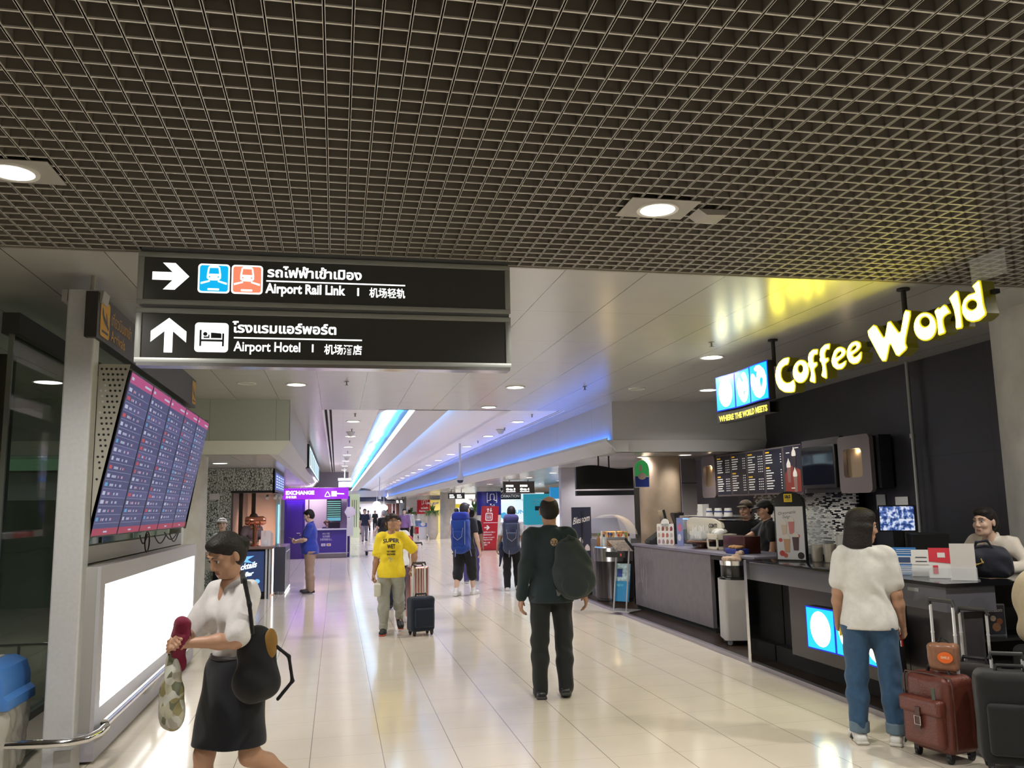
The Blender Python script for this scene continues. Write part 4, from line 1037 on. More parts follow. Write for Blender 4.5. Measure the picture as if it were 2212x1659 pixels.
b = MB(); b.box((-2.62, 17.5, 0), (-2.02, 17.6, 2.03)); b.box((-2.62, 17.5, 2.03), (-1.22, 17.6, 2.46)); fa = kb('facade', m_pat, b)
b = MB()
for x0, z0, z1 in ((-2.52, .1, 2.4), (-2.22, .9, 2.42), (-2.3, 2.05, 2.44), (-1.95, 2.05, 2.44), (-1.55, 2.05, 2.44), (-1.42, 2.05, 2.44)):
    b.tube([(x0 + .035 * math.sin(7 * z + x0 * 9), 17.49, z) for z in np.linspace(z0, z1, 18)], .008, 6)
kb('vine_relief', mat('vine_white', (.68, .70, .64), .5), b, smooth=True)
b = MB(); b.box((-2.42, 17.47, 1.86), (-2.24, 17.495, 1.98)); kb('white_plate', m_white, b)
b = MB(); b.box((-2.02, 17.5, 1.985), (-1.2, 18.6, 2.03)); b.box((-1.24, 17.5, 1.97), (-1.2, 20.5, 2.46)); kb('fascia', m_black, b)
b = MB(); b.box((-2.0, 20.4, 0), (-1.26, 20.5, 2.4)); kb('back_wall', mat('pink_wall', (.80, .62, .54), .6), b)
b = MB(); b.box((-2.02, 17.6, 0), (-1.985, 20.4, 2.0)); kb('side_wall', mat('bronze_wall', (.16, .13, .12), .3), b)
for x in (-1.90, -1.66):
    b = MB(); b.box((x, 17.8, 0), (x + .075, 17.9, 2.0)); kb('brown_post', mat('dark_bronze', (.05, .03, .02), .25), b)
b = MB(); b.box((-1.22, 17.52, 2.0), (-1.195, 20.4, 2.42)); kb('screen_rim', m_black, b)
b = MB(); b.box((-1.194, 17.6, 2.05), (-1.190, 20.3, 2.38)); sc_ = kb('side_screen', emi('kiosk_screen', (.10, .12, .42), 1.2), b)
b = MB()
for k in range(4):
    for j in range(5): b.box((-1.189, 17.8 + .64 * k, 2.09 + .055 * j), (-1.187, 18.2 + .64 * k, 2.115 + .055 * j))
kb('screen_lines', emi('kiosk_screen_text', (.55, .75, 1.), 1.2), b)
b = MB(); b.bbox((-1.15, 17.90, .98), (-1.13, 17.945, 1.75), .005); kb('cyan_light_post', emi('cyan_post', (.25, .75, 1.), 2.2), b)
for p0, p1 in (((-1.20, 17.95, 0), (-1.12, 18.05, 1.95)), ((-1.34, 20.3, 0), (-1.26, 20.4, 1.95))): b = MB(); b.box(p0, p1); kb('corner_frame', m_alu, b)
for x in (-1.35, -1.2, -1.1):
    b = MB(); b.lathe([(.03, 0), (.035, .09)], 12, 0, Matrix.Translation((x, 17.75, 1.93)) @ Matrix.Rotation(2.2, 4, 'X')); kb('track_spot', mat('spot_white', (.7, .68, .65), .4), b)
L = bpy.data.lights.new('kiosk_warm', 'SPOT'); L.energy = 170; L.color = (1, .62, .42); L.spot_size = 2.2; L.spot_blend = .8; L.shadow_soft_size = .06
o = bpy.data.objects.new('bulb', L); COL.objects.link(o); o.parent = t; o.location = (.45, -.3, 1.93); o.rotation_euler = (.55, 0, .15)
# bar counter
t = thing('bar_counter', 'dark bar counter with a blue lit cocktail picture in front of the leaf patterned kiosk', 'counter', (-1.72, 16.9, 0))
b = MB(); b.box((-.50, 0, .05), (.50, .5, .92)); b.box((-.47, .02, 0), (.47, .48, .05)); b.build('counter_body', m_blackm, t)
b = MB(); b.box((-.56, -.05, .92), (.56, .62, .965)); b.build('counter_top', mat('walnut_top', (.20, .13, .11), .35), t, bevel=.005)
b = MB()
for x in (.44, .5): b.box((x - .018, -.03, .0), (x + .018, -.004, .92))
b.build('metal_edge', m_alu, t)
b = MB(); b.box((-.42, -.012, .14), (.40, -.004, .88)); pn = b.build('lit_picture', emi('bar_blue', (.02, .05, .17), .7), t)
b = MB(); put_text(b, 'Cocktails', .15, face_mat((-.16, -.014, .52), (1, 0, .18), (0, 0, 1)), width=.44, bold=.004, shear=.3); put_text(b, 'Bar', .11, face_mat((.05, -.014, .42), (1, 0, .18), (0, 0, 1)), bold=.004, shear=.3)
b.build('script_text', emi('bar_text', (.7, .85, 1.), 2.), pn)
b = MB(); b.add([(-.1, -.0145, .78), (.22, -.0145, .80), (.10, -.0145, .73), (.2, -.0145, .67), (-.1, -.0145, .70)], [(0, 1, 2, 3, 4)]); b.ball((.28, -.013, .33), (.05, .003, .04)); b.ball((.25, -.013, .23), (.02, .003, .05)); b.build('splash', emi('bar_cyan', (.15, .45, 1.), 1.4), pn)
t = thing('side_cabinet', 'low dark cabinet with lit white edges at the corner of the bar kiosk', 'cabinet', (-1.10, 18.55, 0))
b = MB(); b.box((-.12, -.9, .06), (.12, .9, .92)); b.build('cabinet_body', mat('smoke_panel', (.05, .05, .07), .2), t)
b = MB(); b.box((-.125, -.915, .02), (-.10, -.9, .92)); b.box((.121, -.9, .02), (.128, .9, .05)); b.build('lit_edge', emi('edge_white', (.9, .95, 1.), 3.), t)
b = MB(); b.box((.121, -.75, .15), (.125, -.72, .82)); b.box((.121, .72, .15), (.125, .75, .82)); b.box((.121, -.75, .80), (.125, .75, .82)); b.build('frame_line', mat('frame_pale', (.6, .6, .62), .4), t)
# copper beer tap
m_cop = mat('copper', (.75, .30, .19), .18, 1.)
t = thing('copper_tap', 'shiny copper drinks tower standing on the bar counter', 'drinks tap', (-1.52, 17.12, .965))
b = MB(); b.lathe([(.075, 0), (.075, .02), (.045, .05), (.042, .38), (.06, .40), (.06, .43)], 18); b.build('column', m_cop, t, smooth=True)
b = MB(); b.lathe([(.07, -.20), (.085, -.17), (.085, .12), (.07, .15), (.05, .18)], 18, 0, Matrix.Translation((.02, 0, .48)) @ Matrix.Rotation(PI / 2, 4, 'Y')); b.build('drum', m_cop, t, smooth=True)
for x in (-.10, 0, .1):
    b = MB(); b.tube([(x, -.08, .44), (x, -.15, .42), (x, -.15, .36)], .012, 8); b.tube([(x, -.12, .45), (x, -.13, .53)], .009, 8); b.build('spout', m_cop, t, smooth=True)
b = MB(); b.ball((.0, .0, .33), (.09, .02, .02)); b.build('valve', m_cop, t, smooth=True)
t = thing('menu_stand', 'clear stand of menu cards on the bar counter right of the copper tap', 'menu holder', (-1.32, 17.1, .965))
for k in range(3): b = MB(); b.box((-.09, -.003, 0), (.09, .003, .30 - .03 * k), 0, Matrix.Translation((.02 * k, .05 * k, 0)) @ Matrix.Rotation(-.25, 4, 'X')); b.build('menu_card', mat('card_pale', (.62, .55, .52), .5), t)
tag(MB().lathe([(.03, 0), (.035, .1), (.033, .1), (.03, .01)], 14).build('drinks_glass', m_clear, smooth=True), 'small clear glass on the bar counter beside the copper tap', 'glass').location = (-1.32, 17.05, .966)
# exchange booth
m_pur = mat('purple_laminate', (.045, .02, .20), .35); m_pur2 = mat('violet_panel', (.055, .035, .26), .4)
e_pur = emi('violet_light', (.38, .02, .82), 1.05); e_wt = emi('sign_white', (1., 1., 1.), 1.5)
t = thing('exchange_booth', 'purple currency exchange booth with counter on the left of the concourse', 'booth', (-.6, 30.4, 0))
def xb(name, m, mb, par=None, **k):
    for v in mb.v: v.x += .6; v.y -= 30.4
    return mb.build(name, m, par or t, **k)
b = MB(); b.box((-1.03, 30.3, .18), (.34, 31.0, .95)); cb_ = xb('counter', m_pur2, b)
b = MB(); b.box((-1.05, 30.26, .95), (.39, 31.05, .985)); b.box((.34, 30.27, .10), (.375, 31.0, .95)); b.box((-1.03, 30.25, .155), (.42, 30.30, .18)); xb('counter_edge', m_alu, b)
b = MB(); b.box((-1.0, 30.36, 0), (.36, 31.0, .16)); xb('plinth', mat('plinth_grey', (.32, .30, .32), .35, .4), b)
b = MB(); b.box((-1.74, 30.3, 0), (-1.06, 30.42, 2.02)); wl = xb('purple_wall', m_pur, b)
b = MB(); b.box((-1.66, 30.285, .02), (-1.15, 30.3, 1.88)); dr = xb('door', mat('purple_door', (.05, .022, .21), .3), b, bevel=.003)
b = MB(); b.tube([(-1.32, 30.25, .87), (-1.20, 30.25, .87), (-1.20, 30.28, .87)], .014, 8); xb('door_handle', m_chrome, b, dr, smooth=True)
b = MB(); b.lathe([(.025, 0), (.025, .012)], 14, 0, Matrix.Translation((-1.20, 30.284, .80)) @ RX90); xb('door_lock', m_chrome, b, dr)
b = MB(); b.box((-1.74, 32.2, 0), (.38, 32.3, 2.45)); xb('back_wall', mat('booth_wall', (.62, .52, .60), .5), b)
b = MB(); b.box((.39, 30.9, 0), (.46, 32.3, 2.1)); xb('end_panel', m_pur, b)
b = MB(); b.box((-.95, 30.30, .93), (-.92, 30.33, 1.99)); xb('corner_pole', m_black, b)
b = MB(); FMx = face_mat((-.34, 30.296, 0), (1, 0, 0), (0, 0, 1))
for s, z, w in (('NO FEE', .80, .24), ('无手续费', .70, .24), ('外貨手数料なし', .60, .40)): put_text(b, s, .085, FMx @ Matrix.Translation((0, z, .002)), width=w, align='CENTER')
xb('counter_text', mat('counter_white', (.75, .75, .85), .5), b, cb_)
for x, c in ((-.43, 0), (-.25, 1)):
    b = MB(); b.box((x - .07, 30.292, .41), (x + .07, 30.297, .495)); xb('card_mark', mat('card_white', (.75, .75, .78), .5), b, cb_)
    b = MB()
    if c == 0: put_text(b, 'VISA', .06, face_mat((x, 30.291, .43), (1, 0, 0), (0, 0, 1)), width=.10, align='CENTER', bold=.002)
    else: b.box((x - .045, 30.290, .425), (x + .045, 30.2915, .48))
    xb('card_print', mat(('card_blue', 'card_red')[c], ((.05, .06, .35), (.55, .25, .15))[c], .5), b, cb_)
b = MB(); b.box((-1.80, 30.1, 2.0), (.39, 30.3, 2.385)); t2 = thing('exchange_sign', 'glowing violet exchange sign above the purple booth', 'sign', (-.7, 30.2, 2.0))
for v in b.v: v.x += .7; v.y -= 30.2; v.z -= 2.0
b.build('sign_box', e_pur, t2)
b = MB(); FMs = face_mat((-1.0, -.102, 0), (1, 0, 0), (0, 0, 1)); put_text(b, 'EXCHANGE', .17, FMs @ Matrix.Translation((0, .17, 0)), width=.95, bold=.010); put_text(b, '外币兑换', .09, FMs @ Matrix.Translation((.0, .05, 0)), width=.36, bold=.004)
b.build('lettering', e_wt, t2)
b = MB(); b.tube([FMs @ Vector(p) for p in ((1.30, .09, 0), (1.34, .18, 0), (1.39, .26, 0), (1.44, .18, 0), (1.48, .09, 0), (1.39, .085, 0))], .018, 6, closed=True); b.prism([(1.52, .09), (1.70, .09), (1.70, .16), (1.95, .15), (1.95, .19), (1.70, .21), (1.70, .27), (1.52, .27)], 0, .002, 2, 0, FMs); b.build('logo', e_wt, t2)
t3 = thing('rate_board', 'tall lit board of exchange rates inside the purple booth', 'screen', (-.09, 31.9, 1.22))
b = MB(); b.box((-.26, 0, 0), (.26, .05, .80)); b.build('board', m_black, t3)
b = MB()
for r in range(8): b.box((-.24, -.004, .17 + .076 * r), (.24, -.001, .20 + .076 * r)); 
b.build('rate_rows', emi('rate_green', (.25, .75, .65), .8), t3)
b = MB(); b.box((-.24, -.004, .02), (.24, -.001, .14)); b.build('rate_picture', emi('rate_blue', (.15, .5, .65), .8), t3)
b = MB(); b.box((-.20, -.02, 0), (.20, .02, .20)); b.box((-.06, -.03, -.0), (.06, .05, .02)); o = b.build('monitor', m_black); o.location = (-.08, 30.75, 1.0); tag(o, 'black back of a monitor standing on the exchange counter', 'monitor')
t4 = thing('hexagon_sign', 'lilac hexagonal plate on a thin post at the right corner of the exchange booth', 'sign', (.46, 30.0, 0))
b = MB(); b.lathe([(.20, 0), (.20, .02)], 6, 0, Matrix.Translation((0, 0, 1.55)) @ RX90); b.build('plate', mat('lilac_plate', (.62, .55, .66), .5), t4)
b = MB(); b.tube([(0, .02, 0), (0, .02, 1.5)], .012, 6); b.lathe([(.12, 0), (.12, .015)], 16); b.build('post', m_alu, t4)
b = MB(); b.bbox((-.10, -.02, 0), (.10, .02, .62), .02, axis=1); o = b.build('hanging_banner', mat('banner_white', (.66, .66, .70), .7)); o.location = (.46, 29.97, .74); tag(o, 'white hanging banner below the hexagonal plate', 'banner')
L = bpy.data.lights.new('booth_lamp', 'POINT'); L.energy = 55; L.color = (1, .85, .95); L.shadow_soft_size = .1; o = bpy.data.objects.new('bulb', L); COL.objects.link(o); o.parent = t; o.location = (-.2, .9, 2.3)
L = bpy.data.lights.new('booth_violet', 'AREA'); L.energy = 14; L.color = (.5, .15, 1); L.shape = 'RECTANGLE'; L.size = 2; L.size_y = .2; o = bpy.data.objects.new('sign_tube', L); COL.objects.link(o); o.parent = t2; o.location = (0, -.02, -.01)
# lit advertising board along the soffit
t = thing('soffit_light_board', 'long backlit white board fixed along the left soffit before the exchange', 'light board', (-.70, 26.5, 2.62))
b = MB(); b.box((-.05, -5.6, 0), (.05, 5.6, .58)); b.build('frame', m_black, t)
b = MB(); b.box((.051, -5.45, .05), (.055, 5.45, .53)); b.build('light_panel', emi('board_cyan', (.62, .85, .95), 1.3), t)
b = MB()
for k in range(8): b.box((.056, -5.0 + k * 1.3, .10), (.058, -4.5 + k * 1.3, .48))
b.build('picture_columns', emi('board_dark', (.25, .35, .42), .5), t)
t = thing('hanging_box_sign', 'pale blank box sign hanging on a rod from the ceiling left of the vault', 'sign', (.26, 30.0, 2.40))
b = MB(); b.bbox((-.20, -.05, 0), (.20, .05, .22), .01, axis=1); b.build('sign_box', mat('box_pale', (.62, .64, .70), .5), t)
b = MB(); b.box((-.22, -.07, .22), (.22, .07, .30)); b.build('sign_cap', mat('box_cap', (.72, .72, .76), .4), t)
b = MB(); b.tube([(0, 0, .30), (0, 0, .875)], .014, 8); b.build('rod', m_alu, t, smooth=True)

# ================================================================== CAFE
def outline_mesh(loops, ext, bev=0., off=0.):
    """filled outlines (with holes) of given half thickness, in the xy plane"""
    cu = bpy.data.curves.new('c', 'CURVE'); cu.dimensions = '2D'; cu.fill_mode = 'BOTH'; cu.extrude = ext; cu.offset = off
    for lp in loops:
        sp = cu.splines.new('POLY'); sp.points.add(len(lp) - 1); sp.use_cyclic_u = True
        for p, q in zip(sp.points, lp): p.co = (q[0], q[1], 0, 1)
    o = bpy.data.objects.new('c', cu); COL.objects.link(o); dg = bpy.context.evaluated_depsgraph_get(); dg.update()
    me = bpy.data.meshes.new_from_object(o.evaluated_get(dg)); vs = [v.co.copy() for v in me.vertices]; fs = [tuple(p.vertices) for p in me.polygons]
    bpy.data.objects.remove(o); bpy.data.curves.remove(cu); bpy.data.meshes.remove(me); return vs, fs
def smooth_loop(lp, it=2):
    for _ in range(it):
        n = len(lp); out = []
        for i in range(n):
            a, b = lp[i], lp[(i + 1) % n]
            out += [(a[0] * .85 + b[0] * .15, a[1] * .85 + b[1] * .15), (a[0] * .15 + b[0] * .85, a[1] * .15 + b[1] * .85)]
        lp = out
    return lp
LETTERS = {'C':[[(-7.441,3.013),(-7.54,3.02),(-7.63,2.998),(-7.695,2.949),(-7.724,2.878),(-7.713,2.801),(-7.662,2.733),(-7.567,2.686),(-7.456,2.668),(-7.388,2.666),(-7.367,2.721),(-7.381,2.788),(-7.444,2.768),(-7.528,2.773),(-7.587,2.804),(-7.619,2.846),(-7.622,2.892),(-7.594,2.932),(-7.534,2.949),(-7.483,2.946),(-7.458,2.969)]],'o':[[(-7.117,2.814),(-7.132,2.786),(-7.156,2.762),(-7.188,2.745),(-7.224,2.735),(-7.264,2.734),(-7.302,2.742),(-7.337,2.758),(-7.364,2.781),(-7.383,2.809),(-7.39,2.841),(-7.386,2.872),(-7.37,2.901),(-7.345,2.925),(-7.312,2.942),(-7.274,2.951),(-7.235,2.951),(-7.197,2.942),(-7.163,2.926),(-7.137,2.903),(-7.12,2.875),(-7.113,2.845)],[(-7.199,2.86),(-7.207,2.844),(-7.223,2.833),(-7.244,2.829),(-7.268,2.832),(-7.288,2.843),(-7.301,2.859),(-7.304,2.877),(-7.297,2.894),(-7.28,2.905),(-7.258,2.909),(-7.235,2.905),(-7.215,2.894),(-7.202,2.878)]],'f':[[(-6.936,2.999),(-7.015,3.011),(-7.082,2.989),(-7.105,2.943),(-7.1,2.907),(-7.119,2.896),(-7.111,2.86),(-7.09,2.861),(-7.068,2.79),(-7.107,2.726),(-7.017,2.696),(-7.01,2.753),(-7.025,2.832),(-6.965,2.854),(-6.968,2.885),(-7.025,2.888),(-7.024,2.936),(-7.001,2.96),(-6.952,2.951)]],'f2':[[(-6.74,3.014),(-6.816,3.019),(-6.885,2.994),(-6.91,2.95),(-6.902,2.915),(-6.916,2.903),(-6.908,2.874),(-6.891,2.871),(-6.872,2.807),(-6.907,2.744),(-6.827,2.707),(-6.823,2.778),(-6.833,2.848),(-6.776,2.865),(-6.78,2.893),(-6.832,2.895),(-6.831,2.943),(-6.803,2.972),(-6.756,2.963)]],'e':[[(-6.714,2.888),(-6.673,2.938),(-6.625,2.955),(-6.579,2.953),(-6.526,2.93),(-6.504,2.894),(-6.539,2.864),(-6.647,2.832),(-6.632,2.807),(-6.575,2.807),(-6.513,2.822),(-6.529,2.783),(-6.586,2.757),(-6.656,2.765),(-6.714,2.801),(-6.731,2.851)],[(-6.67,2.871),(-6.638,2.908),(-6.584,2.918),(-6.562,2.897),(-6.6,2.877)]],'e2':[[(-6.485,2.904),(-6.454,2.939),(-6.408,2.959),(-6.348,2.96),(-6.298,2.935),(-6.293,2.898),(-6.338,2.873),(-6.422,2.852),(-6.397,2.826),(-6.343,2.831),(-6.287,2.859),(-6.299,2.798),(-6.351,2.769),(-6.415,2.771),(-6.466,2.799),(-6.496,2.856)],[(-6.444,2.886),(-6.413,2.919),(-6.36,2.929),(-6.342,2.908),(-6.378,2.889)]],'W':[[(-6.195,3.003),(-6.08,3.05),(-5.97,2.894),(-5.901,3.05),(-5.774,2.893),(-5.696,3.076),(-5.628,3.049),(-5.731,2.828),(-5.71,2.776),(-5.831,2.727),(-5.907,2.866),(-5.974,2.721),(-6.024,2.73)]],'o2':[[(-5.366,2.874),(-5.373,2.851),(-5.386,2.83),(-5.405,2.812),(-5.428,2.8),(-5.455,2.794),(-5.483,2.793),(-5.513,2.799),(-5.54,2.811),(-5.565,2.828),(-5.585,2.849),(-5.599,2.873),(-5.607,2.899),(-5.607,2.926),(-5.6,2.95),(-5.586,2.972),(-5.567,2.989),(-5.542,3.001),(-5.515,3.007),(-5.486,3.006),(-5.457,3.0),(-5.43,2.987),(-5.406,2.97),(-5.387,2.949),(-5.374,2.925),(-5.367,2.9)],[(-5.426,2.923),(-5.431,2.91),(-5.442,2.901),(-5.458,2.896),(-5.477,2.895),(-5.497,2.899),(-5.515,2.908),(-5.529,2.92),(-5.537,2.934),(-5.539,2.948),(-5.534,2.96),(-5.522,2.97),(-5.506,2.975),(-5.487,2.976),(-5.467,2.971),(-5.449,2.962),(-5.436,2.95),(-5.428,2.937)]],'r':[[(-5.369,2.99),(-5.328,3.008),(-5.319,2.995),(-5.257,3.016),(-5.208,2.941),(-5.247,2.94),(-5.283,2.927),(-5.295,2.908),(-5.295,2.873),(-5.279,2.81),(-5.352,2.805),(-5.347,2.863),(-5.352,2.935)]],'l':[[(-5.208,3.049),(-5.121,3.088),(-5.107,2.976),(-5.109,2.894),(-5.106,2.81),(-5.167,2.812),(-5.16,2.878),(-5.168,2.949),(-5.189,3.01)]],'d':[[(-4.976,3.076),(-4.903,3.104),(-4.896,3.025),(-4.892,2.925),(-4.875,2.855),(-4.944,2.827),(-5.007,2.83),(-5.058,2.856),(-5.089,2.904),(-5.092,2.952),(-5.067,3.001),(-5.017,3.026),(-4.967,3.025),(-4.947,3.025),(-4.959,3.055)],[(-4.945,2.952),(-4.944,2.939),(-4.948,2.927),(-4.958,2.918),(-4.973,2.913),(-4.99,2.911),(-5.008,2.914),(-5.025,2.922),(-5.038,2.932),(-5.047,2.944),(-5.048,2.957),(-5.044,2.969),(-5.033,2.978),(-5.018,2.984),(-5.001,2.985),(-4.983,2.982),(-4.966,2.974),(-4.953,2.964)]]}
t = thing('cafe_sign', 'big glowing yellow letters of the shop sign hung along the cafe front', 'sign', (4.3, 6.6, 2.7))
e_let = emi('letter_face', (1., .87, .060), 16.0); e_side = mat('letter_side', (.035, .032, .008), .5, emit=(.5, .42, .0), es=.06); e_halo = emi('letter_halo', (.80, .66, .01), .9)
SM = Matrix(((0, 0, -1, 0), (-1, 0, 0, -6.6), (0, 1, 0, -2.7), (0, 0, 0, 1)))   # (u, z, depth) -> sign space
for nm, loops in LETTERS.items():
    lps = [smooth_loop(l, 1) for l in loops]
    b = MB(); vs, fs = outline_mesh(lps, .05); b.add(vs, fs, 0, SM @ Matrix.Translation((0, 0, -.052))); lt_ = b.build('letter', e_side, t)
    b = MB(); vs, fs = outline_mesh(lps, .004, off=.004); b.add(vs, fs, 0, SM @ Matrix.Translation((0, 0, .003))); b.build('letter_halo', e_halo, lt_)  # bloom around each face, built as a dimmer glowing outline
    b = MB(); vs, fs = outline_mesh(lps, .003, off=-.006); b.add(vs, fs, 0, SM @ Matrix.Translation((0, 0, .009))); b.build('letter_face', e_let, lt_)
b = MB(); b.box((4.36, 4.9, 2.90), (4.40, 7.75, 2.94)); b.box((4.36, 4.85, 3.0), (4.40, 6.2, 3.03))
for v in b.v: v.x -= 4.3; v.y -= 6.6; v.z -= 2.7
b.build('rail', m_blackm, t)
for y0, z0 in ((7.89, 3.0), (5.81, 2.93)):
    b = MB(); b.tube([(.08, y0 - 6.6, z0 - 2.7), (.08, y0 - 6.6, HC - 2.705)], .020, 10); b.lathe([(.05, 0), (.05, .015)], 16, 0, Matrix.Translation((.08, y0 - 6.6, HC - 2.717))); b.build('hanger', m_blackm, t, smooth=True)
# wavy globe panels
def wave(u): return .022 * math.sin((u - .15) * 5.2)
def globe_panels(par, y0, wid, z0, hgt, xb, blobs, mats, fl=1., depth=.07, np_=3):
    m_bl, m_cy, m_bd = mats; n = 10
    P3 = lambda u, z, d=0: Vector((xb - d + wave(u) * fl, y0 - u, z))
    W = wid * np_
    b = MB(); N = 30
    for i in range(N):
        ua, ub = W * i / N, W * (i + 1) / N
        b.add([P3(ua, z0), P3(ub, z0), P3(ub, z0 + hgt), P3(ua, z0 + hgt), P3(ua, z0, -depth), P3(ub, z0, -depth), P3(ub, z0 + hgt, -depth), P3(ua, z0 + hgt, -depth)], [(7,6,5,4),(0,4,5,1),(3,2,6,7)] + ([(0,3,7,4)] if i == 0 else []) + ([(1,5,6,2)] if i == N - 1 else []))
        b.add([P3(ua, z0), P3(ub, z0), P3(ub, z0 + hgt), P3(ua, z0 + hgt)], [(0, 1, 2, 3)], 1)
    b.build('panel_case', [m_blackm, m_bd], par)
    for k in range(np_):
        b = MB(); u0 = wid * k + .014; u1 = wid * (k + 1) - .014
        for i in range(n):
            ua = u0 + (u1 - u0) * i / n; ub = u0 + (u1 - u0) * (i + 1) / n
            b.add([P3(ua, z0 + .012, .002), P3(ub, z0 + .012, .002), P3(ub, z0 + hgt - .012, .002), P3(ua, z0 + hgt - .012, .002)], [(0, 1, 2, 3)])
        pn = b.build('globe_panel', m_cy, par)
        b = MB(); vs, fs = outline_mesh([smooth_loop(l, 1) for l in blobs[k]], 0)
        bm = bmesh.new(); bv = [bm.verts.new(v) for v in vs]
        for f in fs:
            try: bm.faces.new([bv[i] for i in f])
            except ValueError: pass
        bmesh.ops.triangulate(bm, faces=bm.faces)
        for _ in range(2):
            es = [e for e in bm.edges if e.calc_length() > .2]
            if es: bmesh.ops.subdivide_edges(bm, edges=es, cuts=1); bmesh.ops.triangulate(bm, faces=[f for f in bm.faces if len(f.verts) > 3])
        bm.verts.index_update(); b.add([P3(wid * (k + .5) + v.co.x * wid, z0 + hgt * (.5 + v.co.y), .004) for v in bm.verts], [tuple(v.index for v in f.verts) for f in bm.faces]); bm.free()
        b.build('globe_shape', m_bl, pn)
def ov(cx, cy, rx, ry, t=0., n=20): return [(cx + rx * math.cos(a) * math.cos(t) - ry * math.sin(a) * math.sin(t), cy + rx * math.cos(a) * math.sin(t) + ry * math.sin(a) * math.cos(t)) for a in [2 * PI * k / n for k in range(n)]]
B1 = [ov(0, 0, .34, .41, .12)]
B2 = [[(-.36, .16), (-.28, .30), (-.18, .29), (-.08, .17), (.04, .16), (.02, .24), (-.06, .31), (-.08, .38), (.06, .42), (.2, .38), (.34, .2), (.38, 0), (.36, -.2), (.24, -.36), (.05, -.42), (-.14, -.34), (-.3, -.16), (-.37, .02)], [(.02, -.10), (.16, -.10), (.10, -.18), (.04, -.24), (.02, -.18)]]
B3 = [[(-.42, .14), (-.36, .26), (-.24, .26), (-.12, .14), (-.04, .12), (-.04, .22), (.0, .30), (-.12, .30), (-.18, .38), (-.05, .44), (.15, .42), (.34, .28), (.42, .08), (.40, -.16), (.28, -.36), (.06, -.43), (-.18, -.34), (-.36, -.12), (-.43, .03)], [(.10, .06), (.20, .12), (.28, .04), (.22, -.08), (.18, -.22), (.12, -.06)]]
GM = (emi('globe_white', (1, .97, .55), 6.0), emi('globe_cyan', (.0, .62, 1.), 1.25), mat('panel_blue', (.01, .02, .30), .4, emit=(.0, .015, .85), es=.55))
t = thing('globe_sign', 'wavy trio of lit cyan panels with white globes left of the yellow letters', 'sign', (4.3, 8.45, 2.64))
globe_panels(t, 9.08 - 8.45, .408, .02, .40, 0, [B1, B2, B3], GM)
b = MB(); N = 24; pts = [(wave(1.22 * i / N) , .63 - 1.22 * i / N) for i in range(N + 1)]
for i in range(N):
    (xa, ya), (xc, yc) = pts[i], pts[i + 1]; za = -.115; b.add([(xa, ya, za), (xc, yc, za), (xc, yc, -.005), (xa, ya, -.005), (xa + .1, ya, za), (xc + .1, yc, za), (xc + .1, yc, -.005), (xa + .1, ya, -.005)], [(0,1,2,3),(7,6,5,4),(0,4,5,1),(3,2,6,7)])
tb = b.build('tagline_board', m_signgrey, t)
vs, fs = text_mesh('WHERE THE WORLD MEETS', .085, 1.14, bold=.004, align='LEFT'); b = MB(); b.add([(wave(.04 + v.x) - .004, .59 - v.x, -.095 + v.y) for v in vs], fs); b.build('tagline_rim', emi('tagline_yellow', (1., .85, .10), 1.6), tb)
# menu boards on the dark wall
m_menu = mat('menu_navy', (.012, .014, .030), .35); e_mw = mat('menu_text', (.62, .62, .58), .5, emit=(.6, .6, .55), es=.35); e_my = mat('menu_head', (.70, .42, .03), .5, emit=(.7, .42, .03), es=.3); m_fr = mat('menu_frame', (.10, .085, .09), .4)
def text_rows(mb, y0, y1, z0, z1, rows, x, rnd, mi=0, mh=1, heads=(0,), cols=3):
    """small printed lines on a board facing -x; y0 is the left edge seen from the hall"""
    w = y0 - y1; dz = (z1 - z0) / rows
    for r in range(rows):
        z = z1 - dz * (r + .8); hd = r in heads
        if r + 1 in heads: continue
        L_ = w * (rnd.uniform(.22, .32) if hd else rnd.uniform(.30, .52)); mb.add([(x, y0, z), (x, y0 - L_, z), (x, y0 - L_, z + dz * (.55 if hd else .38)), (x, y0, z + dz * (.55 if hd else .38))], [(0, 1, 2, 3)], mh if hd else mi)
        if not hd:
            for c in range(cols):
                yy = y1 + w * .12 * c; mb.add([(x, yy + w * .07, z), (x, yy, z), (x, yy, z + dz * .34), (x, yy + w * .07, z + dz * .34)], [(0, 1, 2, 3)], mi)
MY = [14.03, 13.46, 12.88, 12.29, 11.71]
for k in range(4):
    t = thing('menu_board', ['leftmost dark menu board above the cafe back counter', 'second dark menu board from the left above the cafe back counter', 'third dark menu board from the left above the cafe back counter', 'dark menu board just left of the milkshake picture'][k], 'menu board', (6.55, (MY[k] + MY[k + 1]) / 2, 1.735), 0, 'menu boards')
    w = (MY[k] - MY[k + 1]) / 2 - .006
    b = MB(); b.box((0, -w, 0), (.05, w, .715)); b.build('frame', m_fr, t, bevel=.003)
    b = MB(); b.box((-.004, -w + .025, .03), (0, w - .025, .69)); b.build('panel', m_menu, t)
    b = MB(); text_rows(b, w - .045, -w + .045, .08, .67, 15, -.006, random.Random(k), heads=((0, 8), (0, 7), (0, 9), (0, 6))[k], cols=(3, 2, 3, 1)[k]); b.build('menu_text', [e_mw, e_my], t)
t = thing('shake_picture', 'poster of three whipped cream milkshakes between the menu boards and the television', 'poster', (6.55, 11.45, 1.735))
b = MB(); b.box((0, -.255, 0), (.05, .255, .715)); b.build('frame', m_fr, t)
b = MB(); b.box((-.004, -.235, .02), (0, .235, .70)); b.build('print', mat('shake_navy', (.02, .018, .035), .4), t)
